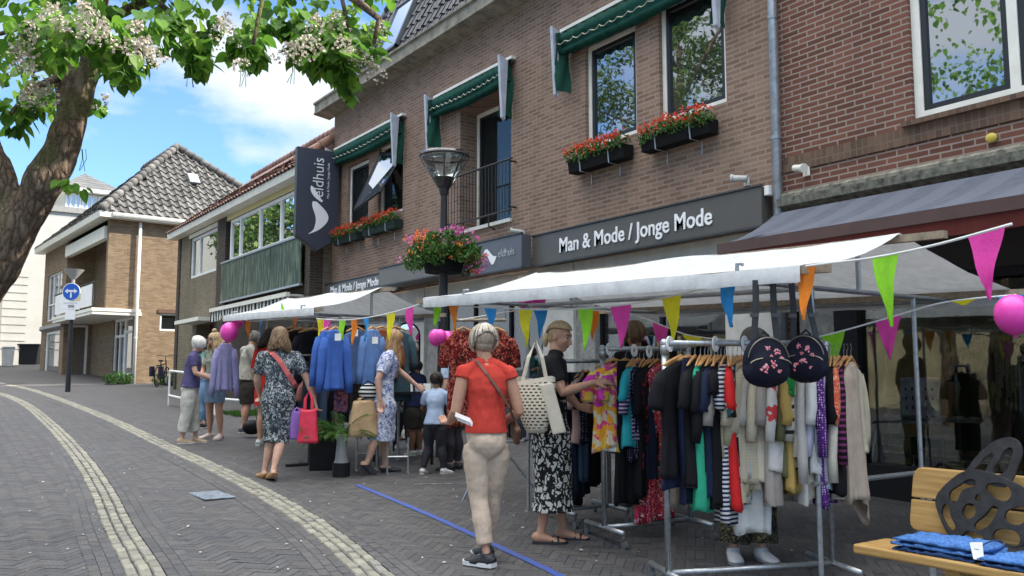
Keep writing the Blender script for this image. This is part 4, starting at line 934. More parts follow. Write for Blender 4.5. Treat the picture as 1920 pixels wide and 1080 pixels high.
# low white rail and grass verge behind the shoppers
for lab, px0, D0, px1, D1 in (('low white tubular rail behind the white haired woman', 318, 21.5, 362, 19.5), ('low white tubular rail behind the man in the grey T-shirt', 405, 18.6, 462, 18.0)):
    a, b = PD(px0,D0), PD(px1,D1); za, zb = G(*a), G(*b); t = thing('guard_rail', lab, 'rail', (*a, za), group='low white rails at the verge')
    mb = MB()
    for h in (.35,.62) if px0 > 400 else (.25,.85): mb.tube([(*a,za+h),(*b,zb+h)], .025, 8)
    for p, z_ in ((a,za),(b,zb)): mb.tube([(*p,z_-.05),(*p,z_+(.65 if px0 > 400 else .85))], .025, 8)
    mb.build('rail', WHITEP, t)
random.seed(9); mb = MB(); a = PD(420,18.8)
for k in range(1800):
    x, y = a[0]+random.uniform(.0,1.2), a[1]+random.uniform(-.9,.5); z = G(x,y); h = random.uniform(.04,.1); d = random.uniform(-.02,.02)
    mb.add([(x-.006,y,z),(x+.006,y,z),(x+d,y+d,z+h)], [(0,1,2)])
prop(mb.build('grass', LEAF), 'small patch of green grass behind the shoppers at the far stall', 'grass', kind='stuff')
# ---------------------------------------------------------------- what the windows mirror: other side of the street
ob = thing('cream_house', 'cream rendered house with dark roof across the street, seen mirrored in the upstairs windows', 'house', (-16,18,G(-16,18)))
g = G(-12,18); mb = MB(); wall(mb, 'x', 0, 0, 1, 0, 1) if 0 else mb.box((-24,4,-1),(-17,34,6.2)); mb.build('wall', P('cream_render', (.34,.29,.18), .9, 0, .3, 1, .1), ob)
mb = MB(); mb.prism([(-24.3,6.2),(-16.6,6.2),(-20.4,9.4)], 3.7, 34.3, 'y'); mb.build('roof', P('roof_deck', (.04,.04,.045), .8), ob)
for i in range(7):
    mb = MB(); mb.box((-17.0,6+i*4,3.6),(-16.96,7.6+i*4,5.4)); f = mb.build('window', BLACKP, ob)
# ================================================================ TREES
t = NT('catalpa_bark'); vo = t.n('TexVoronoi', Scale=22., _feature='DISTANCE_TO_EDGE'); mp2 = t.n('Mapping'); mp2.inputs['Scale'].default_value = (1,1,.35); t.l(t.obj(), mp2.inputs[0])
ns = t.n('TexNoise', Scale=9., Detail=6.); t.l(mp2.outputs[0], ns.inputs['Vector']); mv = t.n('Mix', _data_type='RGBA'); mv.inputs[0].default_value = .12; t.l(mp2.outputs[0], mv.inputs[6]); t.l(ns.outputs['Color'], mv.inputs[7]); t.l(mv.outputs[2], vo.inputs['Vector'])
cr_ = t.ramp(vo.outputs['Distance'], [(0, (.045,.03,.02)), (.12, (.115,.08,.055)), (.5, (.23,.17,.125))])
moss = t.ramp(t.noise(2.6, 5), [(.52, 0.0), (.68, .8)]); cr_ = t.mix(moss, cr_, (.07,.085,.018)); cr_ = t.mix(t.ramp(t.noise(70, 3), [(.4, 0.0), (.8, .5)]), cr_, (.2,.17,.13))
t.base(cr_, .95, spec=.15); t.bump(t.math('ADD', vo.outputs['Distance'], t.math('MULTIPLY', t.noise(60, 4), .25)), 1.0, .03); BARK = t.m
CLEAF = island('catalpa_leaf', [(0,(.04,.11,.015)),(.35,(.085,.21,.025)),(.7,(.15,.32,.035)),(1,(.25,.42,.06))], .45, .2, 40, trans=.55, spec=.3, fine=.15)
CBLOS = island('catalpa_blossom', [(0,(.40,.34,.27)),(.6,(.58,.54,.47)),(1,(.28,.22,.14))], .7, 0, trans=.25, fine=0)
def heart(mb, p, d, nrm, s):
    d = d.normalized(); n_ = (nrm-d*nrm.dot(d)).normalized(); x = d.cross(n_)
    pts = [(0,0,0),(.22,-.1,.02),(.46,.08,.05),(.5,.35,.06),(.36,.66,.04),(.14,.9,0),(0,1.1,-.06)]
    c = [p+d*(v*s)+x*(u*s)+n_*(w_*s) for u, v, w_ in pts]; l = [p+d*(v*s)-x*(u*s)+n_*(w_*s) for u, v, w_ in pts[1:-1]]
    m = [p+d*(.35*s)-n_*(.03*s), p+d*(.7*s)-n_*(.03*s)]
    mb.add(c+l+m, [(0,1,2,12),(12,2,3),(12,3,4,13),(13,4,5),(13,5,6),(0,12,7),(0,12,8,7)[1:] if 0 else (12,8,7),(12,9,8),(12,13,10,9),(13,11,10),(13,6,11)])
def leaf_cluster(mb, c, r, n, s=.17):
    for k in range(n):
        v = Vector((random.gauss(0,1), random.gauss(0,1), random.gauss(0,1))).normalized()*random.random()**.45
        p = c+Vector((v.x*r[0], v.y*r[1], v.z*r[2])); d = Vector((v.x*.7+random.gauss(0,.35), v.y*.7+random.gauss(0,.35), -.75+random.gauss(0,.35)))
        heart(mb, p, d, Vector((v.x*.6+random.gauss(0,.4), v.y*.6+random.gauss(0,.4), 1)), s*random.uniform(.55,1.2))
def panicle(mb, c, h, r, n):
    for k in range(n):
        f = random.random(); a = random.random()*6.28; q = r*(1-.75*f)*random.random()**.5
        p = c+Vector((q*math.cos(a), q*math.sin(a), h*(f-.3))); s = random.uniform(.008,.015)
        u = Vector([random.gauss(0,1) for _ in range(3)]).normalized(); w_ = u.orthogonal().normalized(); z = u.cross(w_)
        mb.add([p-w_*s, p-z*s, p+w_*s, p+z*s], [(0,1,2,3)]); mb.add([p-w_*s*.8+u*s, p+u*s*1.4, p+w_*s*.8+u*s, p+u*.2*s], [(0,1,2,3)])
def px3(px, py, D): x, y = PD(px, D); return Vector((x, y, ZD(py, D)))
random.seed(42)
base = px3(-190, 900, 6.5); gz = G(base.x, base.y)
tree = thing('catalpa_tree', 'leaning catalpa tree with mossy bark and white blossom overhanging the street at left', 'tree', (base.x-.3, base.y, gz))
mb = MB()
def limb(pts, rs, n=14): mb.tube(pts, rs, n)
b0_ = Vector((base.x-.3, base.y, gz-.1))
p_f = px3(30, 400, 6.5); p_fork2 = px3(112, 130, 6.6)
limb([b0_, b0_+Vector((.05,0,.5)), px3(-120,640,6.45), px3(-30,500,6.45), p_f, px3(78,300,6.5), px3(106,210,6.55), p_fork2], [.26,.20,.185,.18,.145,.118,.112,.12], 18)
limb([px3(-60,560,6.45), px3(-5,440,6.5), px3(-20,345,6.55), px3(-50,250,6.6), px3(-90,120,6.8), px3(-120,-100,7)], [.15,.14,.112,.10,.09,.07])
limb([px3(106,200,6.55), px3(92,120,6.6), px3(75,40,6.7), px3(60,-120,6.9)], [.105,.085,.075,.06])
limb([px3(118,190,6.55), px3(140,100,6.6), px3(150,20,6.6), px3(165,-150,6.5)], [.10,.08,.075,.05])
me = solid_mesh(mb, .03, 4)
n_v = len(me.vertices); co = np.empty(n_v*3); me.vertices.foreach_get('co', co); no = np.empty(n_v*3); me.vertices.foreach_get('normal', no)
co = co.reshape(-1,3); no = no.reshape(-1,3)
dsp = np.array([.035*noise.noise(Vector((c[0]*5,c[1]*5,c[2]*2.2)))+.016*noise.noise(Vector((c[0]*16,c[1]*16,c[2]*6)))+.02*max(0,noise.noise(Vector((c[0]*3,c[1]*3,c[2]*3)))) for c in co])
co = co+no*dsp[:,None]; co = co-np.array(WM[tree].translation); me.vertices.foreach_set('co', co.ravel()); me.update()
link_mesh('trunk', me, BARK, tree)
mb = MB()
brs = [((150,20,6.6),(260,-30,6.4),(340,40,6.2),(350,95,6.1)), ((150,20,6.6),(330,-80,6.0),(470,-30,5.8),(455,60,5.7)), ((165,-100,6.5),(420,-130,6.0),(620,-60,6.0),(650,70,6.1)), ((92,120,6.6),(30,150,6.2),(-10,200,6)), ((140,100,6.6),(190,90,6.3),(230,60,6.2)), ((640,-40,6.0),(700,10,6.1),(690,60,6.1)), ((75,40,6.7),(20,20,6.3),(-40,40,6))]
for b in brs:
    pts = [px3(*q) for q in b]; mb.tube(pts, [.028*(1-i/len(pts))+.006 for i in range(len(pts))], 7)
mb.build('branch', BARK, tree, smooth=True)
lf = MB(); bl = MB()
CL = [ # px, py, depth, radius px, leaves
 (20,20,5.6,70,55),(95,35,5.4,65,50),(60,70,5.8,55,40),(165,45,5.5,60,55),(215,75,5.6,50,45),(250,30,5.7,55,45),(190,110,5.9,40,28),(25,130,6.9,55,32),(95,150,7.1,38,16),(60,170,6.6,45,26),
 (10,185,6,45,34),(55,150,6.8,35,18),(10,225,6.1,25,14),(165,185,6.9,22,9),(205,120,5.6,30,14),(300,20,6,40,26),(345,60,5.9,32,28),(350,100,5.9,30,26),(340,5,6.1,45,24),(375,25,6.2,26,10),(305,75,6.2,22,8),
 (440,60,5.9,40,40),(455,90,5.9,28,22),(470,20,6.1,38,20),(420,85,6.0,20,8),(510,10,6.2,40,24),(550,30,6.2,45,38),(590,55,6.1,50,55),(620,80,6.0,50,60),(560,80,6.1,38,30),(640,30,6.1,50,52),(600,100,6.2,38,34),(640,130,6.2,26,20),(670,60,6.2,36,34),(600,15,6.4,50,40),(690,30,6.4,28,16),(690,85,6.4,18,8),(640,155,6.2,14,6),(545,60,6.3,30,16),
 (250,-60,6.2,70,60),(100,-70,6.0,100,90),(420,-80,6.3,70,70),(560,-80,6.5,80,80),(680,-60,6.7,60,50),(0,-90,6.2,110,80),(330,-100,6.4,80,60),
 (-60,60,6.2,80,60),(-80,180,6.3,60,40)]
for px, py, D, rp, n in CL:
    r = rp/1642*D; leaf_cluster(lf, px3(px, py, D+.15), (r*.95, r*1.2, r*.85), int(n*1.4), .092)
for px, py, D, h, r, n in ((120,22,5.2,.25,.14,260),(150,40,5.2,.22,.12,220),(60,12,5.3,.2,.1,160),(5,80,5.6,.25,.12,200),(8,110,5.6,.2,.1,140),(35,105,6.2,.15,.09,120),(30,170,5.9,.2,.12,200),(60,165,6.0,.15,.1,120),(225,60,5.4,.24,.12,200),(245,85,5.4,.2,.12,170),(270,90,5.6,.12,.08,80),(395,45,5.9,.22,.12,180),(400,20,6,.15,.08,90),(435,105,5.8,.08,.1,50),(530,85,5.9,.16,.14,190),(575,30,5.9,.18,.1,120),(560,70,5.8,.14,.14,170),(630,65,5.8,.14,.09,110),(668,95,6.1,.18,.13,190),(690,120,6.2,.14,.12,120),(700,35,6.3,.16,.1,90),(170,180,6.8,.14,.08,60),(20,40,5.4,.14,.1,80),(615,20,6.0,.14,.1,90)):
    panicle(bl, px3(px, py, D), h*.9, r*1.15, int(n*.5))
for px, py, D in ((330,140,5.9),(435,140,5.9),(445,120,5.9),(530,135,6.0),(135,310,6.3),(440,110,5.8)):   # hanging pods
    for k in range(3):
        p = px3(px+random.uniform(-6,6), py-40, D); lf.tube([p, p+Vector((.01,.01,-.07)), p+Vector((random.uniform(-.03,.03),.02,-.16))], .0022, 4)
leaf_cluster(lf, px3(120,345,6.2), (.1,.1,.05), 7, .1); leaf_cluster(lf, px3(100,340,6.2), (.05,.08,.05), 4, .08)
random.seed(77)
for k in range(60):               # crown above and behind the viewpoint
    c = Vector((random.uniform(-5,3.0), random.uniform(-2,12), random.uniform(6.2,9.0)))
    if c.y > 4 and c.z < 6.5: continue
    q = c-Vector((0,0,CZ)); D = q.dot(FW)
    if D > 0 and (708-(q.z/D*1642)) > -60 and abs(q.dot(RT)/D) < .62: continue
    leaf_cluster(lf, c, (.8,.8,.6), 90, .10)
lf.build('crown', CLEAF, tree); bl.build('blossom', CBLOS, tree)
SMALL = island('distant_leaf', [(0,(.02,.05,.01)),(.5,(.055,.12,.02)),(1,(.16,.23,.045))], .6, 0, trans=.35, fine=0)
def street_tree(label, x, y, h, r, n, seed, s=.085):
    random.seed(seed); z = G(x,y); t = thing('street_tree', label, 'tree', (x,y,z)); mb = MB()
    mb.tube([(x,y,z-.1),(x+.1,y,z+h*.25),(x,y+.1,z+h*.5),(x,y,z+h*.8)], [.28,.22,.16,.05], 10)
    for k in range(9): a = k*2.4; mb.tube([(x,y,z+h*(.3+.05*k)),(x+r*.4*math.cos(a),y+r*.4*math.sin(a),z+h*(.45+.05*k)),(x+r*.8*math.cos(a),y+r*.8*math.sin(a),z+h*(.5+.05*k))], [.09,.06,.02], 6)
    mb.build('trunk', BARK, t); mb = MB()
    for k in range(34):
        v = Vector([random.gauss(0,1) for _ in range(3)]).normalized()*random.uniform(.5,1); c = (x+v.x*r, y+v.y*r, z+h*.68+v.z*h*.32); q = random.uniform(.2,.38)*r
        fol(mb, c, (q,q,q*.7), n//34, s)
    mb.build('crown', SMALL, t)
street_tree('broad street tree across the road, mirrored in the nearest upstairs windows', -4.2, 19.5, 15.5, 3.8, 20000, 1)
street_tree('leafy tree across the road, mirrored in the red brick house window', -7, 12.5, 9.5, 3.0, 9000, 2)
street_tree('yellow green tree down the road, mirrored in the wide upstairs window', -3.2, 47, 14, 4.4, 9000, 3, .2)
# ================================================================ PEOPLE
def skin_mat(name, c):
    if name in MC: return MC[name]
    t = NT(name); t.base(t.mix(t.ramp(t.noise(14, 4), [(.35, 0.0), (.7, 1.0)]), tuple(x*.88 for x in c), tuple(min(1,x*1.06) for x in c)), .55, spec=.35)
    t.b.inputs['Subsurface Weight'].default_value = .0; MC[name] = t.m; return t.m
SK1 = skin_mat('fair_skin', (.56,.33,.24)); SK2 = skin_mat('tanned_skin', (.46,.25,.165)); SK3 = skin_mat('brown_skin', (.20,.10,.06))
EYE = P('eye_dark', (.04,.03,.025), .3, bump=0); LIP = P('lips', (.40,.13,.11), .5, bump=0); BROW = P('eyebrow', (.12,.07,.04), .8, bump=0); EYW = P('eye_white', (.6,.57,.53), .4, bump=0)
V = Vector
def lerp(a, b, f): return a+(b-a)*f
class Body:
    """one figure in its own frame: x to its right, y ahead, z up, all in units of its height"""
    def __init__(s, H, pose):
        s.H = H; p = dict(P=(0,0,.53), C=(0,0,.735), N=(0,.0,.845), Hd=(0,.018,.928), hy=0, hp=0, tw=0, hr=0,
            shL=(-.102,0,.805), shR=(.102,0,.805), elL=(-.135,-.01,.635), elR=(.135,-.01,.635), wL=(-.145,.035,.49), wR=(.145,.035,.49),
            hipL=(-.052,0,.50), hipR=(.052,0,.50), knL=(-.058,.008,.28), knR=(.058,.008,.28), anL=(-.06,-.008,.042), anR=(.06,-.008,.042),
            ftL=0, ftR=0, wd=1.0, bust=1, arm=1., leg=1., curl=.5, heelL=0, heelR=0)
        p.update(pose); s.p = {k: (V(v) if isinstance(v, tuple) else v) for k, v in p.items()}
    def spine(s, f):       # 0 crotch .. 1 neck base
        p = s.p; pts = [p['P']+V((0,0,-.055)), p['P'], lerp(p['P'],p['C'],.5), p['C'], p['N']]; ts = [0,.15,.45,.73,1]
        for i in range(4):
            if f <= ts[i+1]: return lerp(pts[i], pts[i+1], (f-ts[i])/(ts[i+1]-ts[i]))
        return pts[-1]
    TR = [(0,.074,.058),(.08,.088,.066),(.17,.096,.07),(.3,.086,.061),(.45,.072,.053),(.58,.080,.060),(.72,.088,.066),(.84,.090,.058),(.93,.070,.046),(.965,.054,.042),(1.0,.042,.037)]
    def torso(s, mb, f0=0, f1=1, inf=0, sc=1.0, n=20):
        w = s.p['wd']; cs, rs = [], []; tw = s.p['tw']
        R_ = [(f, a, b) for f, a, b in s.TR if f0-1e-6 <= f <= f1+1e-6]
        for f, a, b in R_:
            c = s.spine(f); cs.append(c*s.H); rs.append(((a*w*sc+inf)*s.H, (b*(.9+.1*w)*sc+inf)*s.H))
        if f1 > .9:
            for sd in 'LR': S = s.p['sh'+sd]; nb = s.p['N']; mb.tube([nb*s.H, lerp(nb, S, .5)*s.H+V((0,0,-.002))*s.H, lerp(nb,S,.97)*s.H], [((.030+inf*.8)*s.H,)*2, ((.029+inf*.8)*s.H,)*2, ((.024+inf*.8)*s.H,)*2], 12)
        sh = (s.p['shR']-s.p['shL']); right = V((sh.x, sh.y, 0)).normalized()
        mb.tube(cs, rs, n, right=(1,0,0) if abs(right.y) < .05 else tuple(V((1,0,0)).lerp(right,.5)))
    def arm(s, mb, side, t0=0, t1=1, inf=0, sc=1.0):
        p = s.p; S, E, W = p['sh'+side]*s.H, p['el'+side]*s.H, p['w'+side]*s.H; q = s.H*p['arm']
        pr = [(0,.0255),(.08,.0285),(.25,.0275),(.45,.024),(.5,.0225),(.55,.0225),(.66,.0235),(.85,.0175),(1,.0145)]
        pt, rr = [], []
        def at(t): return lerp(S, E, t*2) if t < .5 else lerp(E, W, (t-.5)*2)
        def rd(t):
            for i in range(len(pr)-1):
                if t <= pr[i+1][0]: return lerp(pr[i][1], pr[i+1][1], (t-pr[i][0])/(pr[i+1][0]-pr[i][0]))
            return pr[-1][1]
        N_ = 10
        for i in range(N_+1):
            t = t0+(t1-t0)*i/N_; pt.append(at(t)); rr.append((rd(t)*sc+inf)*q)
        pt[0] = pt[0]-(pt[1]-pt[0]).normalized()*.004
        mb.tube(pt, rr, 12)
        if t0 == 0: mb.ell(S, [rr[0]*1.02]*3, 12, 8)
        return at(t1)
    def leg(s, mb, side, t0=0, t1=1, inf=0, sc=1.0, flat=1.0, prof=None):
        p = s.p; S, E, W = p['hip'+side]*s.H, p['kn'+side]*s.H, p['an'+side]*s.H; q = s.H*p['leg']
        pr = prof or [(0,.044),(.07,.052),(.14,.055),(.25,.050),(.45,.035),(.5,.033),(.56,.031),(.68,.0345),(.8,.027),(.93,.019),(1,.0195)]
        def at(t): return lerp(S, E, t*2) if t < .5 else lerp(E, W, (t-.5)*2)
        def rd(t):
            for i in range(len(pr)-1):
                if t <= pr[i+1][0]: return lerp(pr[i][1], pr[i+1][1], (t-pr[i][0])/(pr[i+1][0]-pr[i][0]))
            return pr[-1][1]
        pt, rr = [], []; N_ = 14
        for i in range(N_+1):
            t = t0+(t1-t0)*i/N_; c = at(t)
            if .55 < t < .85: c = c+V((0,-.007*s.H*math.sin((t-.55)/.3*math.pi),0))
            pt.append(c); r = (rd(t)*sc+inf)*q; rr.append((r, r*flat))
        mb.tube(pt, rr, 14); return at(t1)
    def foot(s, mb, side, inf=0, shoe=None):
        p = s.p; A = p['an'+side]*s.H; a = p['ft'+side]; H = s.H; hl = p['heel'+side]
        R_ = Matrix.Rotation(-a, 3, 'Z') @ Matrix.Rotation(-hl, 3, 'X'); q = inf*H
        prof = [(-.034,.014,.014,-.022),(-.025,.021,.024,-.016),(0,.023,.026,-.014),(.03,.023,.02,-.02),(.06,.027,.014,-.026),(.085,.027,.011,-.029),(.104,.019,.008,-.031),(.113,.008,.005,-.032)]
        mb.tube([A+R_@V((0,y*H,z*H)) for y,w_,h,z in prof], [(w_*H+q, h*H+q) for y,w_,h,z in prof], 12, right=tuple(R_@V((1,0,0))))
        if not shoe: mb.tube([A, A+R_@V((0,0,-.02*H))], .021*H+q, 10)
    def hand(s, mb, side):
        p = s.p; E, W = p['el'+side]*s.H, p['w'+side]*s.H; H = s.H; hd = p.get('hd'+side); d = (V(hd) if hd else (W-E)).normalized()
        sg = -1 if side == 'L' else 1; x = V(p.get('hn'+side, (0,1,0)) if not isinstance(p.get('hn'+side), Vector) else p['hn'+side]); x = (x-d*x.dot(d)); x = x.normalized() if x.length > .1 else d.orthogonal().normalized()
        y = d.cross(x)                    # palm normal
        mb.tube([W-d*.012*H, W+d*.018*H, W+d*.045*H, W+d*.058*H], [(.0145*H,.0125*H),(.019*H,.0105*H),(.023*H,.009*H),(.021*H,.0075*H)], 12, right=tuple(x))
        cu = p['curl']
        for k, (o, ln) in enumerate(((.016,.040),(.0055,.045),(-.0055,.042),(-.0155,.033))):
            b = W+d*.050*H+x*o*H; a0 = cu*.5+.08*k; pts = [b]; dd = d.copy(); L_ = ln*H
            for sgm in (.45,.32,.23):
                dd = (dd*math.cos(a0)+y*math.sin(a0)*sg).normalized(); pts.append(pts[-1]+dd*L_*sgm); a0 *= .9; a0 = cu*.6
                y_ = y
            mb.tube(pts, [.0062*H,.0058*H,.0052*H,.004*H], 8)
        b = W+d*.016*H+x*.015*H; t1 = (d*.75+x*.65+y*sg*.25).normalized(); t2 = (d*.95+x*.15+y*sg*.3).normalized()
        mb.tube([b, b+t1*.024*H, b+t1*.024*H+t2*.02*H], [.0085*H,.0070*H,.005*H], 8)
    def head_frame(s):
        p = s.p; R_ = Matrix.Rotation(p['hy'], 3, 'Z') @ Matrix.Rotation(p['hp'], 3, 'X') @ Matrix.Rotation(p['hr'], 3, 'Y')
        return p['Hd']*s.H, R_
    def head(s, mb):
        c, R_ = s.head_frame(); H = s.H; e = lambda o, r, rot=None: mb.ell(c+R_@(V(o)*H), [q*H for q in r], 16, 12, rot=R_ if rot is None else R_@rot)
        e((0,-.008,.014), (.043,.052,.052)); e((0,.012,-.012), (.036,.040,.048)); e((0,.022,-.036), (.024,.026,.026)); e((0,.032,-.052), (.015,.013,.011))
        e((0,.030,.016), (.032,.022,.020)); e((-.018,.034,-.012), (.014,.014,.015)); e((.018,.034,-.012), (.014,.014,.015))
        mb.tube([c+R_@(V((0,.047,.012))*H), c+R_@(V((0,.056,-.006))*H), c+R_@(V((0,.060,-.017))*H), c+R_@(V((0,.050,-.021))*H)], [.0045*H,.006*H,.0085*H,.006*H], 8)
        e((0,.049,-.033), (.014,.006,.0045)); 
        for sg in (-1, 1):
            e((sg*.0435,-.006,-.004), (.0045,.012,.018), Matrix.Rotation(sg*.25, 3, 'Z'))
        nb = s.spine(.93)*H; mb.tube([nb, lerp(nb, s.p['N']*H, 1.0), c+R_@(V((0,-.012,-.03))*H)], [(.05*H,.038*H),(.031*H,.031*H),(.030*H,.031*H)], 14)
    def face_ids(s, me):
        c, R_ = s.head_frame(); H = s.H; Ri = R_.inverted(); w = s.H
        for pl in me.polygons:
            q = Ri @ (pl.center-c)/w
            if q.y < .02 or abs(q.z) > .06 or abs(q.x) > .05: continue
            ax = abs(q.x)
            if abs(q.z-.006) < .0042 and .010 < ax < .026 and q.y > .03: pl.material_index = 1 if abs(ax-.0175) < .0042 else 4
            elif abs(q.z-.0185) < .0028 and .008 < ax < .029 and q.y > .03: pl.material_index = 3
            elif abs(q.z+.0335) < .005 and ax < .0135 and q.y > .035: pl.material_index = 2
def wrinkle(me, amp, fx, fz, seed=0, zlim=None):
    n = len(me.vertices); co = np.empty(n*3); no = np.empty(n*3); me.vertices.foreach_get('co', co); me.vertices.foreach_get('normal', no); co = co.reshape(-1,3); no = no.reshape(-1,3)
    d = np.array([noise.noise(Vector((c[0]*fx+seed, c[1]*fx, c[2]*fz)))+.5*noise.noise(Vector((c[0]*fx*2.3+seed, c[1]*fx*2.3, c[2]*fz*2.1+5))) for c in co])*amp
    if zlim is not None: d *= np.clip((zlim[0]-co[:,2])/(zlim[0]-zlim[1])+.25, .25, 1.6)
    me.vertices.foreach_set('co', (co+no*d[:,None]).ravel()); me.update()
def locks(mb, body, n, length, rad=.006, spread=1, wave=.006, seed=0, part=0, cover=.0, back=1., fr=.30):
    """hair: curved strands growing over the skull and falling"""
    rnd = random.Random(seed); c, R_ = body.head_frame(); H = body.H; r = V((.0475,.057,.058))
    if part == 'pulled':
        for k in range(n):
            ang = rnd.uniform(-1.9, 1.9); pts = []; m = 8; e0 = rnd.uniform(.95, 1.12)
            d0 = V((math.sin(e0)*math.sin(ang), math.sin(e0)*math.cos(ang), math.cos(e0)+.12)); d1 = V((rnd.uniform(-.1,.1),-1,-.25))
            for i in range(m+1):
                d = d0.lerp(d1, i/m); d.z += .55*math.sin(math.pi*i/m)*max(0, math.cos(ang)); d = d.normalized(); j = rnd.uniform(.003,.006)
                pts.append(c+R_@((V((d.x*(r.x+j), d.y*(r.y+j), d.z*(r.z+j)))+V((0,-.008,.008)))*H))
            mb.tube(pts, [rad*H*.8]*m+[rad*H*.5], 5, caps=False)
        return
    for k in range(n):
        az = rnd.uniform(0, 2*math.pi); el0 = rnd.uniform(.25, 1.5)
        pts = []; wv = rnd.uniform(0, 6.28); th = rnd.uniform(.0, .55); L_ = length*rnd.uniform(.82, 1.05)
        a = az; yy = -math.cos(a)             # yy>0 = back
        frontal = max(0, math.sin(a)) if 0 else max(0, -yy)
        short = length < .02
        tmax = lerp(2.25 if short else 1.85, 1.0, frontal)*(rnd.uniform(.84,1.06) if short else 1)
        m = 6; o = V((0,-.008,.008)); jit = rnd.uniform(0, .009 if short else .003)
        for i in range(m+1):
            t = th+(tmax-th)*i/m
            d = V((math.sin(t)*math.sin(a), -math.sin(t)*math.cos(a)*-1 if 0 else math.sin(t)*math.cos(a)*1, math.cos(t)))
            d = V((math.sin(t)*math.sin(a), -math.sin(t)*math.cos(a), math.cos(t))) ; d.y = -d.y if 0 else d.y
            q = V((d.x*(r.x+.004+jit), d.y*(r.y+.004+jit), d.z*(r.z+.004+jit)))+o
            if q.y > fr*.1+.02 and q.z < .035: q.x += math.copysign(.006, q.x)
            pts.append(q)
        last = pts[-1]
        if last.y > .028 and abs(last.x) < .034 and length > .02:     # sweep fringe aside
            s_ = math.copysign(1, last.x if abs(last.x) > .004 else rnd.uniform(-1,1)); pts = pts[:4]; pts.append(V((s_*.036,.030,.034))); pts.append(V((s_*.050,.008,.006))); last = pts[-1]
        W = [c+R_@(q*H) for q in pts]
        if length > .02:
            p = W[-1].copy(); out = (p-c); out.z = 0; out = out.normalized() if out.length > 0 else V((0,-1,0)); m2 = 7
            for i in range(1, m2+1):
                f = i/m2; W.append(W[len(pts)-1]+V((0,0,-L_*H*f))+out*(.010*H*math.sin(f*2.2)*spread)+V((math.sin(wv+f*7),math.cos(wv+f*6),0))*wave*H*f+V((0,-.012*H*f*back,0)))
        rr = [rad*H*(.7+.3*min(1,i/3)) for i in range(len(W))]; rr[-1] *= .3; rr[-2] *= .7
        mb.tube(W, rr, 5, caps=False)
def hair_cap(mb, body, sx=1.0, low=0.0, puff=1.0):
    c, R_ = body.head_frame(); H = body.H
    mb.ell(c+R_@(V((0,-.017,.015))*H), [.047*H*puff,.049*H*puff,.052*H*puff], 18, 12, rot=R_)
    mb.ell(c+R_@(V((0,-.026,-.012-low))*H), [.038*H*puff,.033*H*puff,(.036+low)*H], 16, 10, rot=R_)
def hair_mat(name, a, b, c):
    if name in MC: return MC[name]
    t = NT(name); ge = t.n('NewGeometry'); mp_ = t.n('Mapping'); mp_.inputs['Scale'].default_value = (1,1,.12); t.l(t.obj(), mp_.inputs[0])
    st = t.noise(160, 3, mp_.outputs[0]); f = t.math('ADD', t.math('MULTIPLY', ge.outputs['Random Per Island'], .5), t.math('MULTIPLY', st, .6))
    t.base(t.ramp(f, [(.25, a), (.5, b), (.8, c)]), .5, spec=.35); t.bump(st, .3, .003); MC[name] = t.m; return t.m
HW = hair_mat('white_hair', (.50,.48,.43), (.66,.64,.58), (.78,.76,.70)); HBL = hair_mat('blonde_hair', (.20,.13,.06), (.36,.25,.13), (.52,.38,.22))
HBR = hair_mat('brown_hair', (.07,.04,.022), (.14,.085,.045), (.24,.15,.08)); HDK = hair_mat('dark_hair', (.012,.009,.008), (.025,.018,.014), (.05,.035,.025)); HRB = hair_mat('reddish_blonde_hair', (.17,.09,.04), (.30,.17,.075), (.42,.26,.13))
HASH = hair_mat('streaked_ash_hair', (.10,.07,.05), (.33,.26,.19), (.66,.60,.50)); HGR = hair_mat('greying_hair', (.07,.055,.045), (.13,.105,.085), (.22,.19,.16))
LEATHER_TAN = P('tan_leather', (.38,.20,.09), .55); LEATHER_BR = P('brown_leather', (.10,.045,.025), .5); WHT_SHOE = P('white_shoe', (.62,.62,.62), .5, 0, .06); DK_SHOE = P('dark_shoe', (.02,.02,.024), .5); SOLE = P('pale_sole', (.55,.52,.46), .6)
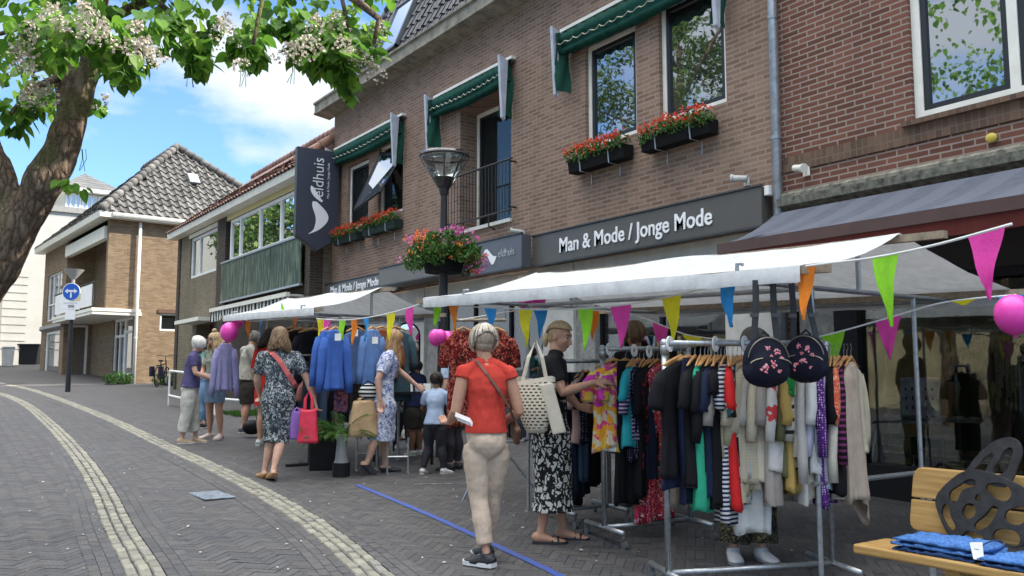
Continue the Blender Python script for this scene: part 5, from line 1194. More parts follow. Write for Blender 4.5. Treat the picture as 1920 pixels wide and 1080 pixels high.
def person(label, x, y, H, yaw, pose, clothes, hair=None, skin=None, cat='person', vox=.0085, name='person', z=None, head=True, group=None):
    skin = skin or SK1; gz = G(x, y) if z is None else z
    root = thing(name, label, cat, (x, y, gz), yaw, group); b = Body(H, pose)
    mb = MB(); b.torso(mb)
    for s in 'LR': b.arm(mb, s); b.leg(mb, s); b.foot(mb, s); b.hand(mb, s)
    if head: b.head(mb)
    me = solid_mesh(mb, vox*.72, 2, .5)
    if head: b.face_ids(me)
    link_mesh('body', me, [skin, EYE, LIP, BROW, EYW], root)
    for k, c in enumerate(clothes):
        kind, mat = c[0], c[1]; o = c[2] if len(c) > 2 else {}
        mb = MB(); wr = (.006, 16, 9)
        if kind == 'top':
            hem = o.get('hem', .17); inf = o.get('inf', .007)
            b.torso(mb, 0, o.get('neck', .965), inf, 1.02)
            # loosen the hem
            c0 = b.spine(hem)
            for s in 'LR':
                if o.get('sleeve', .3) > 0: b.arm(mb, s, 0, o.get('sleeve', .3), inf*o.get('sl', 1.25), 1.06)
                else: mb.ell(b.p['sh'+s]*H, [.036*H]*3, 12, 8)
            if o.get('loose'): mb.tube([b.spine(.8)*H, b.spine(.5)*H, b.spine(max(0,hem))*H], [(.098*H*b.p['wd'],.072*H),(.093*H*b.p['wd'],.072*H),((.104+o['loose'])*H*b.p['wd'],(.08+o['loose'])*H)], 20, right=(1,0,0))
            me = solid_mesh(mb, vox, 3)
            zc = (b.spine(hem)*H).z
            cut(me, V((0,0,zc)), V((0,0,-1)))
        elif kind in ('dress', 'skirt'):
            inf = o.get('inf', .008); hem = o['hem']; fl = o.get('flare', .02); top = o.get('top', .42)
            if kind == 'dress':
                b.torso(mb, .0, o.get('neck', .965), inf, 1.02)
                for s in 'LR':
                    if o.get('sleeve', .3) > 0: b.arm(mb, s, 0, o.get('sleeve', .3), inf*1.25, 1.08)
                    else: mb.ell(b.p['sh'+s]*H, [.036*H]*3, 12, 8)
            pts, rr = [], []; z0 = b.spine(top).z; n = 10; wd = b.p['wd']
            for i in range(n+1):
                z_ = lerp(z0, hem, i/n)
                if z_ > .50: f = (z_-.475)/(b.p['N'].z-.475); cc = b.spine(max(0,min(1,f))); a_, b__ = .088*wd+inf, .066+inf; k2 = max(0,min(1,(z_-.5)/.12)); a_ = lerp(.102*wd, .080*wd, k2)+inf; b__ = lerp(.074,.058,k2)+inf
                else:
                    L2 = []
                    for s in 'LR':
                        hp, kn, an = b.p['hip'+s], b.p['kn'+s], b.p['an'+s]
                        L2.append(lerp(hp, kn, (hp.z-z_)/(hp.z-kn.z)) if z_ > kn.z else lerp(kn, an, (kn.z-z_)/(kn.z-an.z)))
                    cc = (L2[0]+L2[1])/2; f = (z0-z_)/(z0-hem); lr = lerp(.055, .034, min(1, (.5-z_)/.22))
                    a_ = max(abs(L2[0].x-L2[1].x)/2+lr+inf+fl*f, (.100*wd+inf)*lerp(1, .72+fl*8, min(1,(.5-z_)/.3))); b__ = max(abs(L2[0].y-L2[1].y)/2+lr+inf+fl*f*.8, (.074+inf)*lerp(1,.8+fl*6,min(1,(.5-z_)/.3)))
                pts.append(V((cc.x, cc.y, z_))*H); rr.append((a_*H, b__*H))
            mb.tube(pts, rr, 24, right=(1,0,0)); me = solid_mesh(mb, vox, 3); wr = (.011, o.get('ff', 13), 3.0)
            if o.get('cuttop'): cut(me, V((0,0,z0*H)), V((0,0,1)))
            cut(me, V((0,0,(hem+.006)*H)), V((0,0,-1)))
        elif kind == 'trousers':
            inf = o.get('inf', .006); t1 = o.get('len', .95); top = o.get('top', .36); fl = o.get('flat', 1)
            b.torso(mb, 0, .46, inf, 1.03)
            for s in 'LR': b.leg(mb, s, 0, t1, inf, o.get('sc', 1.06), prof=o.get('prof'))
            mb.ell(b.p['P']*H+V((0,-.012*H,-.022*H)), [.098*H*b.p['wd'], .074*H, .075*H], 16, 12)
            me = solid_mesh(mb, vox, 2); cut(me, b.spine(top)*H, V((0,0,1))); wr = (.006, 12, 12)
        elif kind == 'shoes':
            for s in 'LR':
                if o.get('only') and s != o['only']: continue
                mb = MB(); b.foot(mb, s, .0055, True)
                if o.get('ankle'): A = b.p['an'+s]*H; mb.tube([A+V((0,0,.012*H)), A+V((0,.003*H,-.02*H))], [.026*H,.028*H], 12)
                me = solid_mesh(mb, .006, 2); 
                if o.get('ankle') is None: cut(me, b.p['an'+s]*H+V((0,0,-.004*H)), V((0,0,1)))
                sh = link_mesh('shoe', me, mat, root)
                if o.get('sole'):
                    mb = MB(); A = b.p['an'+s]*H; R_ = Matrix.Rotation(-b.p['ft'+s], 3, 'Z') @ Matrix.Rotation(-b.p['heel'+s], 3, 'X')
                    out_ = [(-.02,-.036),(.02,-.036),(.028,0),(.026,.04),(.033,.075),(.028,.105),(.0,.124),(-.028,.105),(-.033,.075),(-.026,.04),(-.028,0)]
                    t_ = o.get('sole_t', .013); vs = [A+R_@(V((u*H,v*H,zz*H))) for zz in (-.041,-.041+t_) for u, v in out_]; n = len(out_)
                    mb.add(vs, [tuple(range(n))[::-1], tuple(range(n,2*n))]+[(i,(i+1)%n,n+(i+1)%n,n+i) for i in range(n)]); mb.build('sole', o['sole'], sh, local=True)
            continue
        elif kind == 'sandals':
            for s in 'LR':
                A = b.p['an'+s]*H; R_ = Matrix.Rotation(-b.p['ft'+s], 3, 'Z'); mb = MB(); n = 11
                out_ = [(-.02,-.036),(.02,-.036),(.026,0),(.025,.04),(.031,.075),(.026,.105),(.0,.122),(-.026,.105),(-.031,.075),(-.025,.04),(-.026,0)]
                vs = [A+R_@(V((u*H,v*H,zz*H))) for zz in (-.042,-.03) for u, v in out_]; mb.add(vs, [tuple(range(n))[::-1], tuple(range(n,2*n))]+[(i,(i+1)%n,n+(i+1)%n,n+i) for i in range(n)])
                for v in (.052,.078): mb.tube([A+R_@(V((u*H,(v+abs(u)*.1)*H,(-.035+.026*math.cos(u/.03*1.35))*H))) for u in (-.030,-.02,-.01,0,.01,.02,.030)], (.005*H,.0022*H), 6)
                mb.build('sandal', mat, root, local=True)
            continue
        if o.get('wr', 1): wrinkle(me, wr[0]*o.get('wra', 1), wr[1], wr[2], k*7+x*3)
        link_mesh({'top': o.get('n','shirt'), 'dress':'dress', 'skirt':'skirt', 'trousers':o.get('n','trousers')}[kind], me, mat, root)
    if hair:
        hm, L_, n, o = hair; mb = MB(); hair_cap(mb, b, low=o.get('low', .0), puff=o.get('puff', 1.0)*.96); n = int(n*1.5); wave = o.get('wave', .006)
        mb2 = MB(); locks(mb2, b, n, L_, o.get('rad', .0058), o.get('spread', 1), wave, seed=int(x*100), part=o.get('part', 0), back=o.get('back', 1))
        if o.get('bun'): c, R_ = b.head_frame(); bc = c+R_@(V(o['bun'])*H); mb.ell(bc, [.022*H]*3); [mb2.tube([bc+V((math.cos(a)*math.cos(q),math.sin(a)*math.cos(q),math.sin(q)))*.021*H for a in np.linspace(0,5,9)], .004*H, 5) for q in (-.8,-.4,0,.4,.8)]
        for v, f in zip(mb2.v, [0]*len(mb2.v)): pass
        base = len(mb.v); mb.add(mb2.v, mb2.f); mb.build('hair', hm, root, local=True, smooth=True)
    return root, b
def cut(me, co, no):      # trim a garment on a plane: removes the side the normal points to
    import bmesh
    bm = bmesh.new(); bm.from_mesh(me)
    bmesh.ops.bisect_plane(bm, geom=bm.verts[:]+bm.edges[:]+bm.faces[:], plane_co=co, plane_no=no, clear_outer=True)
    bm.to_mesh(me); bm.free(); me.polygons.foreach_set('use_smooth', [True]*len(me.polygons))
def local_pt(root, b, v): return WM[root] @ (Vector(v)*b.H)
def facing(deg): return R(deg)
# heading helper: angle of the figure so that it looks toward image right (0), away (90), image left (180), viewer (-90)
def look(a, px=960):
    # bearing-aligned frame: image-right vector RT rotated by a (counter-clockwise seen from above), figure looks along +y
    br = math.atan((px-960)/1642.); base = -YW-br          # angle of image-right direction from world x
    return base+R(a)-R(90)
def strap(root, b, pts, r, mat, name='strap', flat=.3, right=None):
    mb = MB(); mb.tube([Vector(p)*b.H for p in pts], (r, r*flat), 6, right=right); return mb.build(name, mat, root, local=True)
# ---- 1 white haired woman, profile to the right
p = PD(357, 13.4)
person('elderly woman with short white hair, indigo top and cream trousers reaching for the lilac cardigan', *p, 1.63, look(-8,357),
  dict(wd=1.12, C=(0,.02,.735), N=(0,.035,.84), Hd=(0,.062,.925), hp=-.12, shL=(-.102,.02,.80), shR=(.102,.02,.80), elR=(.125,.06,.655), wR=(.08,.20,.60), elL=(-.12,.05,.65), wL=(-.07,.19,.62), knL=(-.05,.03,.28), anL=(-.055,.06,.042), knR=(.05,-.01,.28), anR=(.055,-.05,.042), ftL=.2, ftR=-.1),
  [('trousers', cloth('cream_trousers', (.50,.49,.44)), dict(len=.86, sc=1.18, inf=.01, prof=[(0,.042),(.08,.05),(.25,.052),(.5,.042),(.7,.038),(1,.034)])), ('top', cloth('indigo_knit', (.085,.075,.175), 'stripe', (.075,.065,.155), scale=60), dict(sleeve=.3, hem=.12, loose=.008)), ('shoes', P('tan_shoe', (.42,.30,.19), .6), dict(ankle=1, sole=SOLE))],
  (HW, .012, 170, dict(puff=1.06, rad=.007)))
# ---- 2 blonde woman in camouflage tee and denim skirt
p = PD(404, 14.0)
person('blonde woman with a top knot, camouflage T-shirt and denim skirt facing the stall', *p, 1.70, look(-135,404),
  dict(hp=-.28, hy=-.35, C=(0,.01,.735), Hd=(-.012,.04,.925), elR=(.14,.02,.645), wR=(.06,.12,.60), elL=(-.14,.02,.645), wL=(-.12,.14,.60), knL=(-.065,.01,.28), anL=(-.085,.0,.042), knR=(.06,0,.28), anR=(.07,-.02,.042), ftL=-.35, ftR=.3),
  [('skirt', cloth('denim_skirt', (.13,.20,.30), 'heather', (.18,.26,.37), scale=40), dict(top=.40, hem=.335, flare=.0, inf=.008)), ('top', cloth('camo_tee', (.22,.25,.20), 'floral', (.36,.37,.31), (.14,.18,.15), scale=13, width=.4), dict(sleeve=.36, hem=.2, loose=.006)), ('shoes', P('pink_white_trainer', (.55,.44,.41), .6), dict(ankle=1, sole=SOLE))],
  (HBL, .10, 190, dict(bun=(0,-.02,.085), wave=.012, spread=1.6)), SK2)
# ---- person half hidden behind them in blue jeans
p = PD(383, 15.8)
person('person in a teal top and light blue jeans half hidden behind the white haired woman', *p, 1.60, look(190,383), dict(knL=(-.05,.05,.28), anL=(-.05,.03,.042), anR=(.055,-.06,.042), elL=(-.12,.05,.64), wL=(-.07,.16,.62)),
  [('trousers', cloth('light_jeans', (.16,.27,.44)), dict(len=.9, inf=.008)), ('top', cloth('teal_top', (.10,.28,.25)), dict(sleeve=.5)), ('shoes', DK_SHOE, dict(ankle=1, sole=SOLE))], (HDK, .03, 90, {}), SK2, vox=.011)
# ---- 3 man in grey
p = PD(462, 15.0)
person('man with short greying hair, pale grey T-shirt and dark shorts looking down at the clothes', *p, 1.74, look(15,462),
  dict(wd=1.12, arm=1.12, P=(0,-.01,.53), C=(0,.015,.735), N=(0,.04,.84), Hd=(0,.07,.918), hp=-.5, elR=(.13,.07,.66), wR=(.07,.21,.645), elL=(-.13,.05,.65), wL=(-.08,.20,.64), anL=(-.06,.02,.042), anR=(.06,-.04,.042)),
  [('trousers', cloth('charcoal_shorts', (.045,.042,.037)), dict(len=.5, sc=1.16, inf=.012, n='shorts')), ('top', cloth('pale_grey_tee', (.33,.315,.275)), dict(sleeve=.34, hem=.1, loose=.012, inf=.01)), ('shoes', P('navy_trainer', (.05,.06,.085), .6), dict(ankle=1, sole=SOLE))],
  (HGR, .006, 150, dict(puff=1.02, rad=.005)), SK2)
# ---- 4 woman in red with dark curly hair
p = PD(503, 13.1)
person('woman in a red dress with dark curly hair, mostly hidden at the far stall', *p, 1.74, look(60,494),
  dict(hp=-.2, elL=(-.14,.0,.63), wL=(-.12,.08,.53), elR=(.13,.05,.65), wR=(.06,.18,.62)),
  [('dress', cloth('scarlet_dress', (.52,.035,.025)), dict(sleeve=.42, hem=.335, flare=.02)), ('shoes', WHT_SHOE, dict(ankle=1, sole=SOLE))],
  (HDK, .13, 240, dict(wave=.022, spread=2.4, puff=1.12, rad=.008)), SK2)
# ---- 5 woman in dark floral dress walking, back to us
p = PD(523, 9.95)
FL = cloth('black_white_floral', (.035,.04,.045), 'floral', (.42,.44,.43), (.10,.13,.16), scale=42, width=.34)
r5, b5 = person('woman from behind in black and white floral dress with brown bob and coral strap', *p, 1.71, look(97,523),
  dict(wd=1.04, hy=-.15, P=(0,0,.53), C=(.0,.0,.735), N=(0,.005,.842), shL=(-.108,0,.80), shR=(.108,0,.80), elR=(.185,-.01,.645), wR=(.235,-.035,.50), hdR=(.25,-.05,-1), elL=(-.135,.05,.64), wL=(-.11,.13,.56), knL=(-.03,.03,.28), anL=(-.075,.02,.045), knR=(.025,-.01,.27), anR=(-.035,-.12,.06), heelR=.15, ftL=-.2, ftR=-.1, curl=1.4),
  [('dress', FL, dict(sleeve=.34, hem=.225, flare=-.004, inf=.009, ff=10)), ('shoes', P('tan_flat', (.45,.25,.11), .5), dict(sole=LEATHER_BR, sole_t=.006))],
  (HBR, .115, 260, dict(wave=.012, spread=1.5, puff=1.04)), SK1)
CORAL = P('coral_leather', (.60,.13,.12), .55)
strap(r5, b5, [(-.075,-.02,.845),(-.05,-.062,.82),(0,-.082,.76),(.05,-.083,.68),(.095,-.06,.62),(.115,-.01,.60)], .027, CORAL, flat=.12, right=(1,0,.8))
# ---- 6 woman in blue floral dress with long hair
p = PD(722, 10.35)
BF = cloth('blue_white_floral', (.42,.46,.60), 'floral', (.11,.14,.34), (.70,.71,.76), scale=38, width=.36)
r6, b6 = person('woman with long reddish blonde hair in a pale blue floral dress leaning to the table', *p, 1.70, look(12,722),
  dict(wd=1.05, P=(0,-.02,.53), C=(0,.015,.73), N=(0,.045,.835), Hd=(0,.065,.917), hp=-.35, hy=-.3, shL=(-.10,.03,.80), shR=(.10,.0,.795), elL=(-.12,.13,.70), wL=(-.09,.25,.60), elR=(.125,-.075,.645), wR=(.13,-.06,.50), hdR=(0,0,-1), knL=(-.05,.02,.28), anL=(-.05,.02,.042), knR=(.05,-.05,.27), anR=(.05,-.13,.075), heelR=.6, heelL=0, curl=1.0),
  [('dress', BF, dict(sleeve=.36, hem=.22, flare=.012, inf=.01, top=.45)), ('shoes', DK_SHOE, dict(sole=DK_SHOE, sole_t=.006))],
  (HRB, .17, 300, dict(wave=.010, spread=1.2, puff=1.05, back=.3)), SK1)
strap(r6, b6, [(.06,.04,.83),(.08,-.03,.79),(.095,-.06,.70),(.115,-.05,.60),(.12,-.045,.52)], .010, DK_SHOE, flat=.3)
# ---- 7 boy in light blue tee, back to us
p = PD(816, 10.3)
person('small boy with black hair, pale blue T-shirt and dark trousers seen from behind', *p, 1.22, look(72,816),
  dict(wd=.88, arm=.85, leg=.85, P=(0,0,.50), C=(0,.02,.69), N=(0,.045,.79), Hd=(-.005,.06,.895), hp=-.15, shL=(-.10,.03,.755), shR=(.10,.03,.755), elL=(-.15,.06,.62), wL=(-.13,.17,.56), elR=(.14,.06,.62), wR=(.09,.18,.60), hipL=(-.05,0,.47), hipR=(.05,0,.47), knL=(-.07,.03,.26), anL=(-.10,-.05,.045), knR=(.06,.03,.26), anR=(.09,.02,.045), ftR=.5),
  [('trousers', cloth('charcoal_joggers', (.035,.033,.04)), dict(len=.95, sc=1.2, inf=.012)), ('top', cloth('pale_blue_tee', (.36,.45,.60)), dict(sleeve=.36, hem=.06, loose=.02, inf=.012)), ('shoes', WHT_SHOE, dict(ankle=1, sole=SOLE))],
  (HDK, .004, 220, dict(puff=1.18, rad=.007)), SK3)
# ---- 8 child at the mirror, 9 helper behind the red cloth
p = PD(781, 12.0)
person('child with dark hair, navy T-shirt and dark shorts beyond the black table', *p, 1.30, look(140,781), dict(hp=-.2, elL=(-.13,.05,.62), wL=(-.08,.15,.55)),
  [('trousers', cloth('charcoal_shorts', (.045,.042,.037)), dict(len=.5, sc=1.2, inf=.014, n='shorts')), ('top', cloth('navy_tee', (.02,.025,.07)), dict(sleeve=.36, hem=.08, loose=.02)), ('shoes', P('pale_trainer', (.4,.42,.42), .6), dict(ankle=1, sole=SOLE))], (HDK, .04, 120, dict(puff=1.1)), SK3, vox=.011)
p = PD(850, 10.6)
person('helper in a pale blue shirt half hidden behind the dark red patterned dresses', *p, 1.62, look(150,850), dict(hp=-.3),
  [('trousers', cloth('charcoal_joggers', (.035,.033,.04)), dict(len=.95, inf=.01)), ('top', cloth('pale_blue_shirt', (.40,.50,.64)), dict(sleeve=.4, hem=.08, loose=.012)), ('shoes', DK_SHOE, dict(ankle=1, sole=DK_SHOE))], (HBR, .02, 100, {}), SK1, vox=.011)
# ---- 10 woman in red top, back to us
p = PD(912, 6.12)
r10, b10 = person('woman from behind in a red top and cream cropped trousers with short streaked hair', *p, 1.655, look(100,912),
  dict(wd=.84, arm=1.02, leg=.84, P=(.0,0,.53), C=(.0,-.005,.73), N=(-.005,0,.835), Hd=(-.012,.015,.925), hy=.1, hr=.06, shL=(-.095,0,.795), shR=(.095,0,.79), elL=(-.130,-.005,.635), wL=(-.142,.095,.585), hdL=(-.3,1,-.05), elR=(.138,-.01,.63), wR=(.09,.08,.58), hipL=(-.048,0,.50), hipR=(.050,0,.50),
       knL=(-.030,.005,.275), anL=(-.004,-.045,.048), knR=(.038,.055,.28), anR=(.030,.15,.042), ftL=-.75, ftR=-.3, curl=.9),
  [('trousers', cloth('cream_chinos', (.55,.43,.33), bump=.5), dict(len=.90, sc=1.08, inf=.005, top=.24, prof=[(0,.044),(.07,.054),(.14,.058),(.25,.053),(.45,.041),(.5,.039),(.68,.0385),(.9,.032),(1,.031)])), ('top', cloth('coral_red_top', (.50,.05,.035)), dict(sleeve=.07, sl=.9, hem=.20, loose=.004, inf=.009)), ('shoes', P('black_trainer', (.018,.018,.022), .55), dict(ankle=1, sole=WHT_SHOE, sole_t=.017))],
  (HASH, .006, 300, dict(puff=1.06, rad=.0052)), SK2, vox=.0075)
strap(r10, b10, [(-.055,.02,.853),(-.045,-.035,.842),(-.01,-.068,.79),(.04,-.080,.72),(.085,-.072,.65),(.115,-.03,.595),(.118,.0,.57)], .012, LEATHER_BR, flat=.35)
mb = MB(); q = [V(v)*b10.H for v in ((.118,-.03,.60),(.122,.07,.60),(.126,.085,.53),(.12,-.04,.53))]; mb.obox(V((.128,.015,.545))*b10.H, V((.014,.006,0))*b10.H, V((0,.055,.02))*b10.H, V((0,-.012,.035))*b10.H)
bg_ = mb.build('shoulder_bag', LEATHER_BR, r10, local=True); bevel(bg_, .02, 3)
# ---- 11 woman with the crochet tote, profile right
p = PD(1032, 6.85)
ZB = cloth('black_white_brush_print', (.015,.015,.018), 'leaf', (.52,.52,.48), scale=27, width=.42)
r11, b11 = person('woman in a black top and black and white print skirt with a crochet tote', *p, 1.70, look(-3,1022),
  dict(wd=.98, P=(0,-.01,.53), C=(0,.005,.735), N=(0,.025,.842), Hd=(0,.047,.925), hp=-.30, hy=-.38, shL=(-.098,.02,.80), shR=(.10,.01,.80), elR=(.125,.06,.672), wR=(.06,.20,.715), hdR=(-.15,1,.12), elL=(-.125,.07,.66), wL=(-.10,.13,.60), hdL=(0,1,-.15),
       knL=(-.045,.02,.28), anL=(-.05,.055,.042), knR=(.045,.0,.28), anR=(.05,-.045,.042), ftL=.1, curl=.5),
  [('skirt', ZB, dict(top=.47, hem=.135, flare=.018, inf=.017, ff=16)), ('top', cloth('black_tee', (.012,.012,.014)), dict(sleeve=.32, hem=.30, inf=.007, loose=.004)), ('sandals', DK_SHOE)],
  (HBL, .012, 320, dict(puff=.98, rad=.005, part='pulled')), SK2, vox=.0075)
c_, R_ = b11.head_frame(); mb = MB(); bc = c_+R_@(V((0,-.062,-.012))*b11.H); mb.ell(bc, [.02*b11.H]*3); mb.tube([bc, bc+V((0,-.02,-.03)), bc+V((0,-.02,-.09))], [.03,.028,.012], 8); mb.build('ponytail', HBL, r11, local=True, smooth=True)
# ---- 12 face behind the rack, 13 seller behind the rack in white sneakers
p = PD(1192, 8.3)
person('person with short brown hair and glasses whose face shows above the rack of patterned dresses', *p, 1.72, look(-110,1192), dict(hp=-.25, hy=-.2),
  [('top', cloth('black_tee', (.012,.012,.014)), dict(sleeve=.5)), ('trousers', cloth('charcoal_joggers', (.035,.033,.04)), dict(len=.95)), ('shoes', DK_SHOE, dict(ankle=1, sole=DK_SHOE))], (HBR, .015, 200, dict(puff=1.12, rad=.007)), SK2, vox=.011)
p = PD(1406, 6.35)
person('person with greying brown hair, dark flowered trousers and white trainers behind the near clothes rack', *p, 1.63, look(-60,1406), dict(hp=-.35, hy=.2, Hd=(0,.05,.92), anL=(.0,.06,.042), anR=(.12,.03,.042), knL=(-.02,.04,.28), knR=(.09,.03,.28), ftL=0, ftR=.35),
  [('top', cloth('white_shirt', (.6,.6,.58)), dict(sleeve=.5)), ('trousers', cloth('dark_floral_trousers', (.018,.018,.016), 'floral', (.16,.14,.07), (.03,.03,.025), scale=55, width=.4), dict(len=.93, sc=1.15, inf=.014, prof=[(0,.042),(.08,.05),(.25,.052),(.5,.045),(.7,.046),(1,.046)])), ('shoes', WHT_SHOE, dict(ankle=1, sole=P('grey_sole', (.25,.25,.25), .7)))], (HGR, .008, 200, dict(puff=1.1, rad=.007)), SK2)
# shop mannequins in the right hand window
for lab, px, xx, m, sk in (('mannequin in a long dark olive dress behind the right hand shop window', 1828, 9.1, cloth('olive_dress', (.035,.04,.015), 'stripe', (.05,.055,.025), scale=30, axis=0), SK2), ('mannequin in a black top and skirt at the right edge of the shop window', 1896, 8.75, cloth('black_dress', (.01,.01,.012)), SK2)):
    person(lab, xx, SY(px, xx), 1.66, look(-80,px), dict(elL=(-.15,0,.64), elR=(.15,0,.64), wL=(-.16,.04,.50), wR=(.16,.04,.50)), [('dress', m, dict(sleeve=.4, hem=.25, flare=.04))], (HDK, .004, 60, {}), sk, 'mannequin', .011, 'mannequin', z=.36, head=True)
# ================================================================ STALLS
CANV = cloth('white_stall_canvas', (.62,.64,.66), rough=.7, trans=.22, bump=.45); TIMB = P('weathered_timber', (.30,.24,.17), .8, 0, .25, 20, .3)
STUBE = P('stall_tube', (.36,.38,.40), .4, .7, .15, 25, .1)
def stall(label, y0, y1, xf, xr, xm, legs, ry=None, mid=True):
    t = thing('market_stall', label, 'market stall', ((xf+xr)/2, (y0+y1)/2, G((xf+xr)/2,(y0+y1)/2)), group='white canvas market stalls along the shop front')
    Z = lambda x, y, h: G(xf, y)+h
    hz_, rise = 1.925, .34; nx, ny = 9, 26; ry0, ry1 = y0, y1+(.0)
    mb = MB(); prof = [(xf-.035,-.07),(xf-.035,.02)]+[(lerp(xf,xm,i/nx), lerp(.03,rise,i/nx)-.05*math.sin(math.pi*i/nx)) for i in range(nx+1)]+[(lerp(xm,xr,i/nx), lerp(rise,.03,i/nx)-.05*math.sin(math.pi*i/nx)) for i in range(1,nx+1)]+[(xr+.03,.02),(xr+.03,-.08)]
    k = len(prof)
    for i in range(ny+1):
        f = i/ny; y = y0+(y1-y0)*f; bulge = -.035*math.sin(math.pi*((f*2) % 1))*1.0
        endc = .10*(abs(2*f-1)**8)
        for j, (x, z) in enumerate(prof):
            inner = math.sin(math.pi*max(0,min(1,(j-1)/(k-3))))
            yy = y+(.28*(1-inner)*0); hh = z+bulge*inner*.7+.008*noise.noise(Vector((y*4,x*4,0)))
            if i in (0, ny): s_ = -1 if i == ny else 1; yy = y + s_*.20*(1-abs(math.cos(math.pi*(j-2)/(k-5))) if 2 <= j <= k-3 else 0)*.7
            mb.v.append((x, yy, Z(x, y, hz_+hh)))
    for i in range(ny):
        for j in range(k-1): mb.f.append((i*k+j, i*k+j+1, (i+1)*k+j+1, (i+1)*k+j)); mb.m.append(0)
    mb.build('canopy', CANV, t, smooth=True)
    for x, h in ((xf,.0),(xr,.0),(xm,rise-.045)):
        mb = MB(); e = .024; a, b = y0-.16, y1+.16
        mb.add([(x+i*e, y, Z(x,y,hz_+h+j*e)) for y in (a,b) for i, j in ((-1,-1),(1,-1),(1,1),(-1,1))], [(0,1,2,3),(7,6,5,4),(0,4,5,1),(1,5,6,2),(2,6,7,3),(3,7,4,0)]); mb.build('beam', TIMB, t)
    r = .017
    for ly_ in legs:
        mb = MB(); zr = G(xf,ly_)+hz_-.035; mb.tube([(xf-.02,ly_,zr),(xr+.02,ly_,zr)], r, 8); mb.tube([(xf-.02,ly_,zr-.02),(xf-.02,ly_,zr+.10),(xf+.03,ly_,zr+.10)], .012, 6); mb.tube([(xm,ly_,zr),(xm,ly_,zr+rise-.02)], r, 8); mb.build('cross_rail', STUBE, t)
        for lx_ in (lerp(xf,xr,.295), lerp(xf,xr,.80)):
            mb = MB(); mb.tube([(lx_,ly_,G(lx_,ly_)),(lx_,ly_,zr)], r, 10); mb.tube([(lx_,ly_,G(lx_,ly_)),(lx_,ly_,G(lx_,ly_)+.01)], .035, 8); mb.build('leg', STUBE, t)
        if mid: mb = MB(); zb_ = G(xf,ly_)+.66; mb.tube([(lerp(xf,xr,.27),ly_,zb_),(lerp(xf,xr,.83),ly_,zb_)], r, 8); mb.build('side_rail', STUBE, t)
    mb = MB(); mb.tube([(xr,legs[0],Z(xr,legs[0],hz_-.035)),(xr,legs[1],Z(xr,legs[1],hz_-.035))], r, 8); mb.build('long_rail', STUBE, t); mb = MB(); mb.tube([(lerp(xf,xr,.295),legs[0],Z(0,legs[0],hz_-.04)),(lerp(xf,xr,.295),legs[1],Z(0,legs[1],hz_-.04))], r, 8); mb.build('long_rail', STUBE, t)
    return t
stall('nearer white canvas market stall on steel tubes, above the clothes racks at right', 2.98, 7.2, 4.05, 6.36, 5.245, (3.43, 6.5))
stall('farther white canvas market stall hung with blue cardigans behind the shoppers', 9.86, 13.45, 4.05, 5.73, 4.98, (10.3, 13.0))
# ---------------------------------------------------------------- bunting
BC = dict(y=(.90,.80,.03), p=(.90,.08,.45), g=(.32,.78,.04), o=(.92,.27,.03), b=(.04,.36,.85))
BM = {}
for k_, c_ in BC.items(): BM[k_] = cloth('bunting_'+{'y':'yellow','p':'pink','g':'green','o':'orange','b':'blue'}[k_], c_, rough=.5, trans=.3, bump=.6)
NM = dict(y='yellow', p='pink', g='green', o='orange', b='blue')
def bunting(label, pts, flags, w=.17, h=.27):
    """pts: 3D points of the string; flags: (parameter along it, colour, twist, length factor)"""
    cs = [Vector(p) for p in pts]; fine = []
    for i in range(len(cs)-1):
        a = cs[max(i-1,0)]; b = cs[i]; c = cs[i+1]; d = cs[min(i+2,len(cs)-1)]
        for k in range(8): t_ = k/8; fine.append(.5*((2*b)+(c-a)*t_+(2*a-5*b+4*c-d)*t_*t_+(3*b-a-3*c+d)*t_**3))
    fine.append(cs[-1]); t = thing('bunting', label, 'bunting', tuple(cs[0]), group='bunting strings hung along the stalls')
    mb = MB(); mb.tube(fine, (.003,.006), 4); mb.build('string', P('white_tape', (.7,.7,.68), .6), t)
    for px, c, tw, lf_ in flags:
        best = min(range(len(fine)-1), key=lambda i: abs(bx(fine[i])-px)); P0 = fine[best]; d = (fine[min(best+1,len(fine)-1)]-fine[max(best-1,0)]); d.z *= .8; d.normalize()
        rot = Matrix.Rotation(tw, 3, 'Z'); mb = MB(); n = 8; rows = []
        for i in range(n+1):
            f = i/n; hw = w/2*(1-f)*(1-.25*abs(math.sin(tw)))+.002; dd = (Matrix.Rotation(tw*f, 3, 'Z') @ d)
            for j in range(5):
                u = (j/4*2-1)*hw; wv = .02*math.sin(f*4+px)+.012*math.sin(j*1.7+f*6+px)
                p = P0+(d if i == 0 else dd)*u+Vector((0,0,-h*lf_*f))+Vector((-d.y,d.x,0))*wv*f
                mb.v.append(p)
        for i in range(n):
            for j in range(4): mb.f.append((i*5+j, (i+1)*5+j, (i+1)*5+j+1, i*5+j+1)); mb.m.append(0)
        o = mb.build('flag', BM[c], t, smooth=True); o['label'] = NM[c]+' triangular flag'
def bx(p):     # bearing of a point expressed on the same scale as the measurements
    q = Vector(p)-Vector((0,0,CZ)); return 960+1642*q.dot(RT)/max(.1, q.dot(FW))
def S3(px, py, D): x, y = PD(px, D); return (x, y, ZD(py, D))
